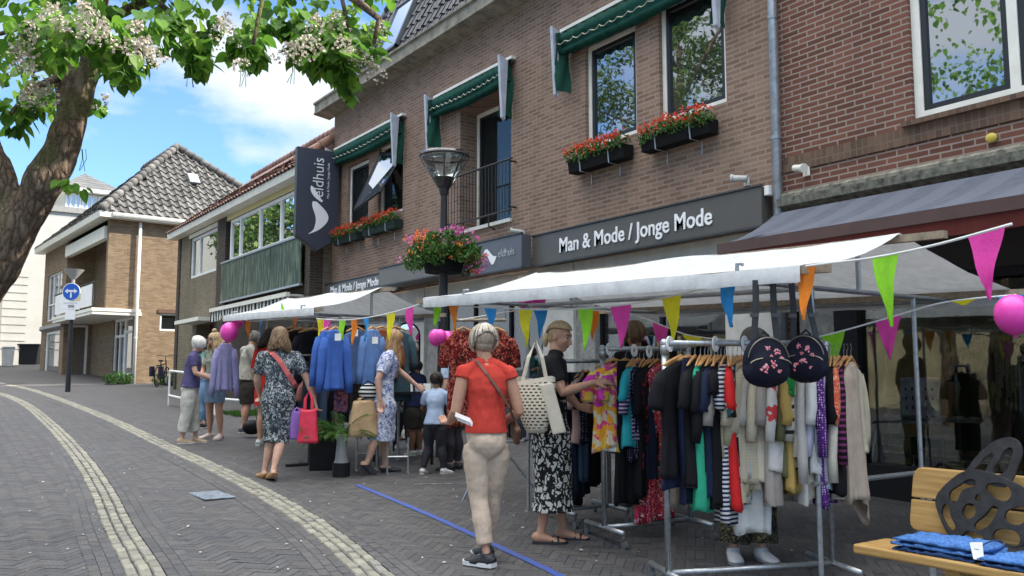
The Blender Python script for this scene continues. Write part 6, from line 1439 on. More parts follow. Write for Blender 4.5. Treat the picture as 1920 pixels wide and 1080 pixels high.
bunting('long string of coloured flags along the front edge of the nearer stall', 
  [S3(590,597,10.35),S3(640,600,9.9),S3(700,593,9.2),S3(760,578,8.7),S3(812,562,8.2),S3(850,572,7.9),S3(930,577,7.4),S3(1020,580,6.9),S3(1110,577,6.4),S3(1200,567,6.1),S3(1300,546,5.7),S3(1395,521,5.2),S3(1515,498,4.74),S3(1640,482,4.2),S3(1760,458,3.8),S3(1915,416,3.4)],
  [(597,'y',.6,.9),(614,'p',1.1,.95),(637,'g',.5,.8),(660,'o',.7,1.0),(685,'b',-.4,.9),(730,'y',.5,1),(764,'p',1.0,1),(817,'g',1.1,.9),(853,'o',-.3,1),(917,'b',.1,.7),(990,'y',.1,1.1),(1093,'g',.3,1.1),(1168,'p',.1,1.1),(1268,'y',.2,1.15),(1373,'b',.4,1.0),(1515,'o',.2,1.05),(1675,'g',.0,1.2),(1862,'p',.0,1.0)], .185, .28)
bunting('string of flags sagging behind the clothes racks under the nearer stall', 
  [S3(860,600,8.9),S3(1000,578,8.3),S3(1090,580,7.9),S3(1180,588,7.5),S3(1248,612,7.2),S3(1300,630,7.0),S3(1400,640,6.8),S3(1480,642,6.6),S3(1565,625,6.4),S3(1670,596,6.2),S3(1780,566,6.0),S3(1915,552,5.9)],
  [(1018,'b',.0,1.1),(1112,'o',.8,1.0),(1242,'p',.1,1.0),(1305,'y',.2,.35),(1566,'g',.2,1.1),(1668,'p',.1,1.15),(1815,'y',.1,.16),(1908,'b',.3,.5)], .18, .26)
bunting('tangled string of flags at the left end of the far stall', [S3(448,598,13.3),S3(470,602,13.0),S3(520,598,12.0),S3(575,592,10.9),S3(592,590,10.4)],
  [(462,'o',.5,1.0),(486,'b',-.5,.9),(528,'g',.9,-.8),(546,'o',.2,.5),(574,'b',.3,-.4)], .2, .26)
# ---------------------------------------------------------------- balloons
t = NT('pink_balloon'); t.base((.78,.06,.42), .25, spec=.5); t.b.inputs['Subsurface Weight'].default_value = 0; PB = t.m
def balloon(label, px, py, D, r, tail=True):
    c = Vector(S3(px,py,D)); t = thing('balloon', label, 'balloon', tuple(c), group='pink balloons tied to the stalls'); mb = MB(); n = 18; m_ = 12
    pr = [(r*math.sin(math.pi*i/m_)*(1-.12*(i/m_)**3), -r*1.12*math.cos(math.pi*i/m_)) for i in range(m_+1)]
    for rr, zz in pr:
        for j in range(n): a = 2*math.pi*j/n; mb.v.append((c.x+rr*math.cos(a), c.y+rr*math.sin(a), c.z-zz*(-1 if 0 else -1)*-1))
    for i in range(m_):
        for j in range(n): mb.f.append((i*n+j, i*n+(j+1)%n, (i+1)*n+(j+1)%n, (i+1)*n+j)); mb.m.append(0)
    mb.build('skin', PB, t, smooth=True); mb = MB(); mb.tube([c-Vector((0,0,r*1.1)), c-Vector((0,0,r*1.22))], [.006,.014], 8); mb.build('knot', PB, t)
balloon('round pink balloon at the left pole of the far stall', 427, 623, 13.0, .135)
balloon('pink balloon with red tie beside the round one at the far stall', 441, 605, 13.3, .09)
balloon('pink balloon, left of the cluster on the black lamp post', 817, 633, 9.6, .085)
balloon('pink balloon, front of the cluster on the black lamp post', 825, 631, 9.3, .07)
balloon('pink balloon, right of the cluster on the black lamp post', 838, 638, 9.7, .095)
balloon('pink balloon under the roof of the nearer stall, left one of two', 984, 560, 8.2, .085)
balloon('pink balloon under the roof of the nearer stall, right one of two', 1008, 560, 8.4, .085)
balloon('large pink balloon at the right edge beside the shop window', 1908, 590, 5.2, .11)
# ---------------------------------------------------------------- clothes racks
RSTEEL = P('rack_tube', (.42,.44,.45), .35, .75, .2, 30, .15); HWOOD = P('pale_hanger_wood', (.52,.26,.09), .45, 0, .2, 12, .1); HOOK = P('hook_steel', (.35,.35,.36), .3, .9, .1, 10, 0)
def rack(label, a, b, zt, base=.30, turn=0, tube=.02):
    A, B_ = Vector((a[0],a[1],0)), Vector((b[0],b[1],0)); u = (B_-A).normalized(); n_ = Vector((-u.y,u.x,0)); za, zb_ = G(*a)+.11, G(*b)+.11
    t = thing('clothes_rack', label, 'clothes rack', (a[0],a[1],G(*a)), group='galvanised rolling clothes racks under the nearer stall')
    mb = MB(); mb.tube([A+Vector((0,0,zt)), B_+Vector((0,0,zt+.01))], tube, 10); mb.build('top_bar', RSTEEL, t, smooth=True)
    for P_, z0 in ((A,za),(B_,zb_)):
        mb = MB(); mb.tube([P_+Vector((0,0,z0)), P_+Vector((0,0,zt-.03))], tube, 10); mb.build('upright', RSTEEL, t, smooth=True)
        mb = MB(); mb.ell(P_+Vector((0,0,zt)), [tube*1.5]*3, 12, 8); mb.tube([P_+Vector((0,0,zt-.07)), P_+Vector((0,0,zt))], tube*1.35, 10); mb.build('elbow', RSTEEL, t, smooth=True)
        mb = MB(); mb.tube([P_-n_*base+Vector((0,0,z0-.0)), P_+n_*base+Vector((0,0,z0))], tube, 10); foot = mb.build('foot_bar', RSTEEL, t, smooth=True)
        for s in (-1,1):
            q = P_+n_*base*s*.97; zg = G(q.x,q.y); mb = MB(); mb.tube([q+Vector((0,0,z0)), q+Vector((0,0,z0-.04))], tube*.8, 8); mb.tube([q+u*-.014+Vector((.01,0,zg+.033)), q+u*.014+Vector((.01,0,zg+.033))], .033, 14); mb.build('castor', P('grey_castor', (.12,.12,.125), .5), foot)
    mb = MB(); mb.tube([A+Vector((0,0,za+.0)), B_+Vector((0,0,zb_))], tube*.95, 8); mb.build('low_bar', RSTEEL, t, smooth=True)
    return A, B_, u
bA, bB = PD(1247,5.5), PD(1549,5.75); rack('front galvanised clothes rack crowded with navy, cream and purple garments', bA, bB, 1.735)
aA, aB = PD(1130,6.84), PD(1290,7.15); rack('second galvanised clothes rack with bright patterned dresses at its left end', aA, aB, 1.745)
cA, cB = PD(1046,7.55), PD(1140,7.75); rack('rear clothes rack of dark jeans beside the woman with the tote', cA, cB, 1.66)
bars = dict(B=(bA,bB,1.735), A=(aA,aB,1.745), Cc=(cA,cB,1.66))
def disc(label, px, py, D):
    c = Vector(S3(px,py,D)); t = thing('size_marker', label, 'size marker', tuple(c), group='white size discs on the rack bars'); mb = MB(); d = RT*.004
    n = 20; 
    for s in (-1,1):
        for r in (.022,.05):
            for j in range(n): a = 2*math.pi*j/n; mb.v.append(c+d*s+(FW*math.cos(a)*.7+RT*math.cos(a)*.55)*r+Vector((0,0,1))*math.sin(a)*r)
    for j in range(n):
        k = (j+1)%n; mb.f += [(j,k,n+k,n+j),(2*n+j,3*n+j,3*n+k,2*n+k),(n+j,n+k,3*n+k,3*n+j),(j,2*n+j,2*n+k,k)]; mb.m += [0]*4
    mb.build('disc', WHITEP, t)
disc('white size disc at the left end of the front rack bar', 1257, 645, 5.5); disc('white size disc near the middle of the front rack bar', 1343, 645, 5.55); disc('white size disc beside the dark backpack on the front rack bar', 1398, 644, 5.6)
disc('white size disc at the left end of the second rack bar', 1143, 655, 6.85); disc('white size disc left of centre on the second rack bar', 1190, 657, 6.9); disc('white size disc right of centre on the second rack bar', 1218, 659, 6.95)
# ---------------------------------------------------------------- hanging garments
rg = random.Random(12)
def garment(label, cat, x, y, zbar, yaw, L, mat, kind='shirt', W=.225, thick=.035, sleeve=.22, flare=1.0, group=None, hanger=True, drape=.0, name=None, hook=True, lw=.045):
    nm = name or {'shirt':'hanging_shirt','dress':'hanging_dress','trousers':'hanging_trousers','jacket':'hanging_jacket','shawl':'hanging_shawl','skirt':'hanging_skirt','cardigan':'hanging_cardigan'}[kind]
    t = thing(nm, label, cat, (x, y, zbar), yaw, group); mb = MB(); n = 30; sd = rg.uniform(0, 50)
    if kind in ('trousers', 'skirt'): prof = [(-.075, W*.62, .012), (-.1, W*.64, .018), (-.25, W*.72, thick), (-L*.6, W*.7*flare, thick), (-L, W*.66*flare, thick*.9)]
    elif kind == 'shawl': prof = [(-.10, .03, .02), (-.13, W*.7, .025), (-.2, W*1.02, .04), (-L*.5, W*1.05, .045), (-L, W*.95*flare, .05)]
    else: prof = [(-.095, .055, .03), (-.115, .085, .034), (-.15, W*.82, .034), (-.175, W*.98, .036), (-.25, W, thick), (-.42, W*.92, thick), (-.55, W*.9, thick*1.05), (-max(.62,L*.8), W*.97*flare, thick*1.1), (-max(.68,L), W*1.04*flare, thick*1.15)]
    rows = []
    m_ = 22; zt, zb_ = prof[0][0], prof[-1][0]
    def at(z):
        for i in range(len(prof)-1):
            if z >= prof[i+1][0]-1e-9: f = (prof[i][0]-z)/(prof[i][0]-prof[i+1][0]+1e-9); return lerp(prof[i][1],prof[i+1][1],f), lerp(prof[i][2],prof[i+1][2],f)
        return prof[-1][1:]
    zs = sorted({*[p[0] for p in prof], *[zt+(zb_-zt)*i/m_ for i in range(m_+1)]}, reverse=True)
    for i, z in enumerate(zs):
        a_, b_ = at(z); f = (zt-z)/(zt-zb_)
        for j in range(n):
            an = 2*math.pi*j/n; fold = 1+.42*f*math.sin(an*9+sd+z*1.2)+.25*f*noise.noise(Vector((math.cos(an)*2.2,math.sin(an)*2.2+sd,z*1.6)))
            co_ = math.copysign(abs(math.cos(an))**.75, math.cos(an)); si = math.sin(an)
            zz = z-(drape*max(0,math.cos(an))**2*f if drape else 0)-(.012*math.sin(an*3+sd) if i == len(zs)-1 else 0)
            mb.v.append((a_*co_*(1+.04*f*math.sin(z*9+sd)), b_*si*fold+.02*f*noise.noise(Vector((co_*3,sd,z*2)))+.018*f*math.sin(co_*5+sd), zz))
    for i in range(len(zs)-1):
        for j in range(n): mb.f.append((i*n+j, i*n+(j+1)%n, (i+1)*n+(j+1)%n, (i+1)*n+j)); mb.m.append(0)
    if kind in ('shirt','dress','jacket','cardigan') and sleeve > 0:
        for s in (-1,1):
            p0 = Vector((s*W*.80,0,-.19)); p1 = Vector((s*(W+.035),.0,-.26-sleeve*.4)); p2 = Vector((s*(W+.03+.05*min(1,sleeve)),.012*math.sin(sd),-.19-sleeve))
            pts = [p0, lerp(p0,p1,.5)+Vector((s*.012,0,.01)), p1, lerp(p1,p2,.5)+Vector((0,.01*math.cos(sd),0)), p2]; mb.tube(pts, [(.055,.03),(.062,.034),(.06,.034),(.056,.032),(.052,.03)] if sleeve < .4 else [(.055,.03),(.055,.034),(.05,.034),(.045,.03),(.036,.026)], 12, caps=False, right=(1,0,.3*s))
    o = mb.build('cloth', mat, t, local=True, smooth=True)
    sm = o.modifiers.new('thickness', 'SOLIDIFY'); sm.thickness = .003; sm.offset = 0
    if hanger:
        h = MB(); hw = W*.86 if kind not in ('trousers','skirt') else W*.66
        h.tube([(-hw,0,-.125),(-hw*.55,0,-.095),(0,0,-.062),(hw*.55,0,-.095),(hw,0,-.125)], [(.006,.004),(.008,.013),(.010,.014),(.008,.013),(.006,.004)], 8, right=(0,1,0)); hg = h.build('hanger', HWOOD, t, local=True, smooth=True)
        h = MB(); h.tube([(0,0,-.06),(0,0,-.02)]+[(.022*math.sin(a),0,.004+.022*math.cos(a)) for a in np.linspace(math.pi,-.7,8)], .0022, 5); h.build('hook', HOOK, hg, local=True)
    return t
def on_bar(bar, f, dy=0):
    a, b, z = bars[bar]; x = lerp(a[0],b[0],f); y = lerp(a[1],b[1],f); return x, y, z-.018
BARYAW = math.atan2(bB[1]-bA[1], bB[0]-bA[0])     # direction of the bars
def hang(bar, px, turn, label, cat, L, mat, **k):
    a, b, z = bars[bar]; pa, pb = {'B':(1247,1549),'A':(1130,1290),'Cc':(1046,1140)}[bar]; f = (px-pa)/(pb-pa)
    x, y, z = on_bar(bar, f); turn = turn*1.12+6; yaw = BARYAW+R(90-turn); k.setdefault('thick', .05)
    return garment(label, cat, x, y, z, yaw, L, mat, **k)
navy = cloth('navy_jersey', (.012,.018,.045)); navy2 = cloth('navy_crepe', (.016,.022,.05)); blk = cloth('black_jersey', (.008,.008,.01)); khk = cloth('khaki_rib', (.38,.33,.21), 'stripe', (.34,.295,.185), scale=70); crm = cloth('cream_knit', (.55,.49,.36)); gbe = cloth('grey_beige_knit', (.34,.30,.26)); wht = cloth('white_cotton', (.66,.65,.62)); redm = cloth('bright_red_cloth', (.55,.02,.02)); grn = cloth('sea_green_cloth', (.03,.33,.19))
nvst = cloth('navy_white_stripes', (.55,.54,.52), 'stripe', (.015,.02,.06), scale=38, width=.5); blf = cloth('black_white_leaf', (.012,.014,.016), 'floral', (.42,.43,.38), (.03,.11,.10), scale=22, width=.36); gold = cloth('gold_ochre_cloth', (.44,.30,.09)); grn2 = cloth('grass_green_cloth', (.02,.22,.05)); gst = cloth('grey_cloth_bold_stripes', (.42,.39,.34), 'stripe', (.02,.02,.02), scale=13, width=.3)
lgr = cloth('light_grey_knit', (.45,.42,.39)); pdo = cloth('purple_dots', (.085,.02,.16), 'dots', (.5,.44,.6), scale=65, width=.32); lil = cloth('lilac_white_cotton', (.56,.56,.68)); orp = cloth('orange_print', (.62,.13,.06), 'floral', (.75,.35,.2), (.5,.05,.05), scale=45); pst = cloth('plum_black_stripes', (.012,.008,.012), 'stripe', (.17,.03,.11), scale=26, width=.4); bei = cloth('beige_knit', (.46,.37,.29)); 
ff = cloth('floral_riot', (.72,.08,.22), 'abstract', (.80,.36,.03), (('#d8c7a8'), (.55,.05,.35), (.80,.55,.08)), scale=17); pws = cloth('purple_white_stripes', (.07,.035,.12), 'stripe', (.50,.42,.52), scale=34, width=.45); teal = cloth('teal_cloth', (.03,.38,.42)); drf = cloth('dark_red_floral', (.012,.01,.012), 'floral', (.38,.02,.03), scale=30, width=.22); seq = cloth('red_pink_sequins', (.42,.02,.03), 'abstract', (.65,.08,.03), ((.5,.02,.16),(.10,.01,.02),(.62,.12,.10)), scale=60); dkj = cloth('dark_denim', (.018,.026,.045)); mdj = cloth('mid_denim', (.05,.085,.14)); dotn = cloth('navy_small_dots', (.01,.012,.03), 'dots', (.3,.28,.35), scale=55, width=.25)
GB = 'garments on the front clothes rack'; GA = 'garments on the second clothes rack'; GC = 'jeans on the rear clothes rack'
def hb(*a, **k): return hang('B', *a, group=GB, **k)
def ha(*a, **k): return hang('A', *a, group=GA, **k)
hb(1290, 62, 'navy short sleeved dress at the left end of the front rack, half behind the upright', 'dress', .88, navy2, kind='dress', sleeve=.2, W=.22)
hb(1302, 30, 'black top second from the left end of the front rack', 'top', .86, blk, sleeve=.2)
hb(1312, 25, 'sea green garment whose hem shows below the black tops on the front rack', 'top', 1.0, grn, sleeve=.0)
hb(1320, 28, 'black pleated top in the middle of the dark group on the front rack', 'top', .84, blk, sleeve=.22)
hb(1331, 26, 'navy pleated top, last of the dark group on the front rack', 'top', .93, navy, sleeve=.22)
hb(1338, 20, 'black long garment right behind the navy pleated top on the front rack', 'top', .98, blk, sleeve=.1)
hb(1350, 34, 'grey beige long cardigan with ruffled edge on the front rack', 'cardigan', .96, gbe, kind='cardigan', sleeve=.3)
hb(1357, 26, 'navy and white striped long top beside the red garment', 'top', 1.08, nvst, sleeve=.2)
hb(1363, 18, 'bright red long garment on the front rack', 'dress', 1.0, redm, sleeve=.2, kind='dress')
hb(1372, 24, 'black dress with pale leaf print on the front rack', 'dress', .98, blf, kind='dress', sleeve=.25)
hb(1388, 40, 'khaki ribbed top with long sleeves right of the leaf print dress', 'top', .92, khk, sleeve=.42, W=.2)
hb(1400, 52, 'cream ribbed top with draped sleeve on the front rack, left of the cream knit tunic', 'top', .82, khk, sleeve=.35)
hb(1418, 60, 'large cream knit tunic under the dark backpacks', 'tunic', .88, crm, sleeve=.3, W=.25, kind='cardigan')
hb(1400, 78, 'wide white trousers hanging lowest on the front rack', 'trousers', 1.17, wht, kind='trousers', W=.19, hanger=False, flare=1.05)
hb(1442, 44, 'cream knitted top with loose hem beneath the left backpack', 'top', .84, crm, sleeve=.4)
hb(1456, 30, 'white blouse with red edging behind the cream top', 'blouse', .78, cloth('white_red_blouse', (.6,.57,.52), 'floral', (.5,.05,.05), scale=14, width=.12), sleeve=.4)
hb(1466, 24, 'brown ochre skirt hanging low behind the gold top', 'skirt', .92, cloth('brown_cloth', (.22,.13,.05)), kind='skirt', hanger=False)
hb(1476, 26, 'gold ochre top on the front rack', 'top', .90, gold, sleeve=.3)
hb(1488, 30, 'grass green top between the gold and the striped garments', 'top', .62, grn2, sleeve=.1)
hb(1496, 36, 'pale top with bold black stripes on the front rack', 'top', .76, gst, sleeve=.4)
hb(1508, 30, 'light grey long sleeved cardigan left of the stall leg', 'cardigan', .98, lgr, sleeve=.66, kind='cardigan')
hb(1520, 24, 'white shirt directly behind the stall leg', 'shirt', .80, wht, sleeve=.3)
hb(1536, 24, 'purple dress with small white dots on the front rack', 'dress', 1.0, pdo, kind='dress', sleeve=.5)
hb(1548, 32, 'lilac white long tunic on the front rack', 'tunic', .90, lil, sleeve=.3, kind='dress')
hb(1560, 26, 'black long garment right of the lilac tunic', 'dress', .93, blk, kind='dress', sleeve=.3)
hb(1567, 26, 'orange patterned top squeezed between black and cream garments', 'top', .66, orp, sleeve=.3)
hb(1576, 34, 'cream buttoned tunic near the right end of the front rack', 'tunic', .96, cloth('cream_crinkle', (.58,.53,.43)), sleeve=.66, kind='cardigan')
hb(1586, 32, 'plum and black striped cardigan near the right end of the front rack', 'cardigan', .80, pst, sleeve=.55, kind='cardigan')
hb(1600, 34, 'large beige knitted poncho with pointed hem at the right end of the front rack', 'poncho', .98, bei, kind='shawl', W=.25, drape=.22)
olv = cloth('olive_cloth', (.14,.13,.06)); sand = cloth('sand_crinkle', (.50,.43,.31), 'stripe', (.44,.38,.27), scale=50)
hb(1276, 48, 'black short sleeved top just right of the navy dress on the front rack', 'top', .80, blk, sleeve=.2)
hb(1296, 34, 'dark navy long skirt below the black tops on the front rack', 'skirt', .96, navy, kind='skirt', hanger=False, W=.25)
hb(1326, 32, 'black jumper pressed between the black pleated and navy pleated tops', 'jumper', .78, blk, sleeve=.4)
hb(1344, 40, 'pale grey beige blouse left of the ruffled cardigan', 'blouse', .72, gbe, sleeve=.3)
hb(1380, 34, 'sand coloured crinkled dress right of the leaf print dress', 'dress', .96, sand, kind='dress', sleeve=.3)
hb(1394, 46, 'khaki ribbed cardigan in the middle of the pale group on the front rack', 'cardigan', .88, khk, sleeve=.5, kind='cardigan', W=.22)
hb(1410, 44, 'sand coloured crinkled top under the left backpack', 'top', .84, sand, sleeve=.35, W=.23)
hb(1428, 50, 'white knitted top with wide sleeves under the left backpack', 'top', .80, lgr, sleeve=.3, W=.23)
hb(1450, 38, 'pale grey long dress between the cream top and the white blouse', 'dress', .98, gbe, kind='dress', sleeve=.3)
hb(1482, 36, 'olive cardigan between the gold top and the grass green top', 'cardigan', .82, olv, kind='cardigan', sleeve=.4)
hb(1514, 38, 'cream ribbed long dress left of the purple dotted dress', 'dress', .94, crm, kind='dress', sleeve=.5)
hb(1542, 40, 'pale lilac shirt hanging behind the purple dotted dress', 'shirt', .80, lil, sleeve=.5)
hb(1592, 44, 'cream jumper between the plum stripes and the beige poncho', 'jumper', .70, crm, sleeve=.5)
ha(1150, 66, 'bright floral pink and orange dress at the left end of the second rack', 'dress', .78, ff, kind='dress', sleeve=.2, W=.2)
ha(1172, 50, 'second bright floral dress, right behind the first on the second rack', 'dress', .74, ff, kind='dress', sleeve=.2)
ha(1186, 28, 'teal top showing between the floral dresses and the purple stripes', 'top', .74, teal, sleeve=.2)
ha(1194, 34, 'purple and white striped top on the second rack', 'top', .56, pws, sleeve=.3)
ha(1198, 30, 'navy dotted long top on the second rack', 'top', .84, dotn, sleeve=.0)
ha(1206, 24, 'black long dress on the second rack behind the stripes', 'dress', 1.12, blk, kind='dress', sleeve=.3)
ha(1216, 30, 'black dress with red flowers on the second rack', 'dress', .9, drf, kind='dress', sleeve=.3)
ha(1224, 40, 'navy long tunic on the second rack next to the front upright', 'tunic', .98, navy2, kind='dress', sleeve=.3)
ha(1232, 36, 'long dark dress with red sequinned hem on the second rack', 'dress', 1.32, seq, kind='dress', sleeve=.0, W=.2)
ha(1180, 44, 'long black skirt hanging low behind the bright dresses', 'skirt', 1.18, blk, kind='skirt', hanger=False, W=.26)
ha(1206, 50, 'long red and pink sequinned skirt showing below the black garments', 'skirt', 1.33, seq, kind='skirt', hanger=False, W=.22)
ha(1260, 40, 'beige wide trousers hanging low behind the front upright', 'trousers', 1.22, bei, kind='trousers', hanger=False, W=.22)
for i, (px, m, L_, lab) in enumerate(((1054,mdj,1.12,'mid blue jeans at the left end of the rear rack'),(1063,dkj,1.16,'dark blue jeans second on the rear rack'),(1073,blk,1.20,'black trousers on the rear rack beside the woman'),(1084,dkj,1.12,'dark jeans right of the black trousers on the rear rack'),(1095,mdj,1.0,'mid blue jeans right of the middle of the rear rack'),(1106,blk,1.05,'black trousers at the right end of the rear rack'))):
    hang('Cc', px, 32, lab, 'trousers', L_, m, kind='trousers', hanger=False, W=.2, group=GC)
hang('Cc', 1092, 30, 'pale pink blouse on the rear rack behind the floral dress', 'blouse', .5, cloth('pale_pink', (.55,.36,.32)), sleeve=.2, group=GC)
hang('Cc', 1101, 30, 'dark blue patterned blouse on the rear rack', 'blouse', .55, dotn, sleeve=.2, group=GC)
# red and black patterned dresses at the back
px0 = PD(852,9.3); px1 = PD(948,9.6)
t = thing('clothes_rail', 'wooden rail carrying the dark red patterned dresses behind the woman in red', 'clothes rail', (*px0, G(*px0)))
mb = MB(); mb.tube([(*px0, ZD(600,9.3)),(*px1, ZD(600,9.6))], .017, 8); mb.build('bar', TIMB, t)
for p in (px0, px1): mb = MB(); mb.tube([(*p, ZD(600,9.45)),(*p, ZD(578,9.45))], .004, 5); mb.build('cord', DSTEEL, t)
rdf = cloth('dark_red_leopard', (.16,.012,.012), 'floral', (.42,.12,.08), (.02,.006,.006), scale=40, width=.32)
for i, (px, L_, lab) in enumerate(((868,1.12,'long dark red patterned dress, left of three behind the woman in red'),(900,1.10,'long dark red patterned dress, middle of three behind the woman in red'),(930,.9,'long dark red patterned dress, right of three behind the woman in red'))):
    p = PD(px, 9.4+.01*i); garment(lab, 'dress', *p, ZD(600,9.4)-.02, BARYAW-R(8), L_, rdf, kind='dress', W=.17, sleeve=.3, thick=.06, group='long dark red dresses on the wooden rail')
# garments at the far stall
blu = cloth('cobalt_knit', (.055,.13,.42)); blu2 = cloth('grey_blue_knit', (.07,.12,.22)); blu3 = cloth('sky_blue_knit', (.13,.23,.46))
GF = 'garments hung from the far stall'
def hf(px, D, py, yaw, lab, cat, L_, m, **k): p = PD(px, D); return garment(lab, cat, *p, ZD(py, D), BARYAW+R(yaw), L_, m, group=GF, **k)
hf(627, 10.0, 603, 8, 'cobalt blue long cardigan with price tag at the front right pole of the far stall', 'cardigan', .78, blu, kind='cardigan', sleeve=.62, W=.115)
hf(612, 10.1, 604, 30, 'cobalt blue jumper behind the cobalt cardigan', 'jumper', .72, blu, sleeve=.55, W=.12)
hf(668, 10.3, 603, 45, 'grey blue denim shirt at the far stall, left of the sky blue one', 'shirt', .72, blu2, sleeve=.55)
hf(697, 10.4, 603, 30, 'sky blue knitted jumper with price tag at the far stall', 'jumper', .76, blu3, sleeve=.55, W=.13)
hf(715, 10.8, 603, 20, 'rust brown top next to the sky blue jumper', 'top', .7, cloth('rust_cloth', (.25,.08,.03)), sleeve=.4)
hf(740, 11.0, 603, 20, 'dark slate long coat behind the woman with long hair', 'coat', 1.0, cloth('slate_cloth', (.05,.09,.11)), sleeve=.4, kind='jacket')
hf(560, 11.6, 606, 20, 'black jacket at the far stall, left one', 'jacket', .75, blk, sleeve=.5, kind='jacket')
hf(585, 11.2, 606, 10, 'black jacket at the far stall, right one', 'jacket', .75, blk, sleeve=.5, kind='jacket', W=.22)
hf(592, 10.75, 690, 25, 'dusty rose T-shirt hanging low at the far stall', 'T-shirt', .62, cloth('dusty_rose', (.30,.10,.09), 'heather', (.36,.16,.15), scale=60), sleeve=.22, W=.16)
hf(640, 10.25, 700, 20, 'small patterned scarf hanging under the blue cardigan', 'scarf', .45, cloth('dark_paisley', (.05,.03,.08), 'floral', (.4,.12,.08), (.1,.08,.2), scale=40), sleeve=0, W=.12, hanger=False, kind='skirt')
for px, py, D in ((632,632,9.85),(664,624,10.15),(702,638,10.25)):
    c = Vector(S3(px,py,D)); tg = thing('price_tag', {632:'white price tag on the cobalt cardigan',664:'white price tag on the grey blue shirt',702:'white price tag on the sky blue jumper'}[px], 'price tag', tuple(c), group='white price tags on the blue knitwear'); mb = MB(); mb.obox(c, RT*.035, FW*.001, (0,0,.04)); mb.build('card', WHITEP, tg); mb = MB(); mb.tube([c+Vector((0,0,.04)), c+Vector((0,0,.09))], .0015, 4); mb.build('string', WHITEP, tg)
# round rail of jeans at the far stall
p = PD(583, 11.0); z = G(*p); t = thing('round_rail', 'round black clothes rail of dark jeans at the far stall', 'clothes rail', (*p, z)); zt_ = ZD(668,11.0)
mb = MB(); mb.tube([(p[0]+.38*math.cos(a),p[1]+.38*math.sin(a),zt_) for a in np.linspace(0,2*math.pi,25)], .016, 6, caps=False); mb.tube([(*p,z+.02),(*p,zt_)], .02, 8); mb.tube([(p[0]-.38,p[1],zt_),(p[0]+.38,p[1],zt_)], .01, 6); mb.tube([(p[0]-.3,p[1],z+.02),(p[0]+.3,p[1],z+.02)], .02, 6); mb.tube([(p[0],p[1]-.3,z+.021),(p[0],p[1]+.3,z+.021)], .02, 6); mb.build('frame', DSTEEL, t)
for k in range(12):
    a = k*math.pi/6; garment('dark denim trousers hanging on the round rail at the far stall', 'trousers', p[0]+.38*math.cos(a), p[1]+.38*math.sin(a), zt_, a, .82, dkj if k % 3 else mdj, kind='trousers', hanger=False, W=.16, group='dark jeans round the black rail')
p = PD(452, 13.1); garment('lilac cardigan held up by the white haired woman', 'cardigan', *PD(421,13.4), ZD(632,13.4), BARYAW+R(10), .82, cloth('lilac_knit', (.30,.29,.50)), kind='cardigan', sleeve=.72, W=.125, hanger=True)
garment('dark garment on the rail at the left end of the far stall', 'jacket', *PD(545,12.8), ZD(605,12.8), BARYAW+R(30), .9, blk, kind='jacket', sleeve=.5, group=GF)
# ================================================================ BAGS, TABLE, PLANT, BENCH
def soft(mb, vox=.01, sm=4, amp=.006, f=14, seed=0):
    me = solid_mesh(mb, vox, sm); wrinkle(me, amp, f, f*.7, seed); return me
def put(name, me, mat, t):
    me.transform(WM[t].inverted()); return link_mesh(name, me, mat, t)
def sheet_bag(name, label, px, py0, py1, D, w0, w1, depth, mat, yaw=0, handle=.13, hm=None, cat='bag', flat_top=True):
    """open carrier bag: tapered walls with folds and two handle loops; py0 top, py1 bottom"""
    p = PD(px, D); zt_, zb_ = ZD(py0, D), ZD(py1, D); t = thing(name, label, cat, (*p, zb_), BARYAW+yaw); h = zt_-zb_
    mb = MB(); n = 32; m_ = 12
    for i in range(m_+1):
        f = i/m_; hw = lerp(w1, w0, f)/2; hd = depth/2*(1-.45*f)
        for j in range(n):
            a = 2*math.pi*j/n; cx = math.copysign(abs(math.cos(a))**.45, math.cos(a)); sy = math.copysign(abs(math.sin(a))**.6, math.sin(a))
            q = 1+.10*noise.noise(Vector((cx*2,sy*2,f*3+px)))+.03*math.sin(a*5+f*4)
            mb.v.append((hw*cx*(1+.03*math.sin(f*6+px)), hd*sy*q, h*f+.012*math.sin(a*2+px)*f))
    for i in range(m_):
        for j in range(n): mb.f.append((i*n+j, i*n+(j+1)%n, (i+1)*n+(j+1)%n, (i+1)*n+j)); mb.m.append(0)
    mb.f.append(tuple(range(n))[::-1]); mb.m.append(0); o = mb.build('body', mat, t, local=True, smooth=True); sm = o.modifiers.new('thickness','SOLIDIFY'); sm.thickness = .003
    for s in (-1,1):
        mb = MB(); y_ = s*depth*.22; mb.tube([(-w0*.26,y_,h-.02),(-w0*.22,y_*.7,h+handle*.55),(0,y_*.3,h+handle),(w0*.22,y_*.7,h+handle*.55),(w0*.26,y_,h-.02)], (.014,.003), 6, right=(1,0,0)); mb.build('handle', hm or mat, t, local=True)
    return t
t_ = NT('red_plastic_bag'); t_.base((.82,.05,.10), .35, spec=.4); t_.bump(t_.noise(14, 4), .5, .02)
tl = t_.n('BsdfTranslucent'); tl.inputs[0].default_value = (.8,.06,.07,1); ms = t_.n('MixShader'); ms.inputs[0].default_value = .25; t_.l(t_.b.outputs[0], ms.inputs[1]); t_.l(tl.outputs[0], ms.inputs[2]); t_.l(ms.outputs[0], t_.o.inputs[0])
sheet_bag('carrier_bag', 'bright red plastic carrier bag held by the woman in the black and white floral dress', 580, 766, 829, 9.85, .17, .23, .10, t_.m, R(-12), .20)
sheet_bag('carrier_bag', 'purple carrier bag just behind the red one', 558, 772, 822, 9.95, .13, .15, .06, cloth('purple_paper', (.30,.16,.50)), R(10), .05)
kr = P('kraft_paper', (.48,.32,.17), .75, 0, .15, 8, .5, 12, .02)
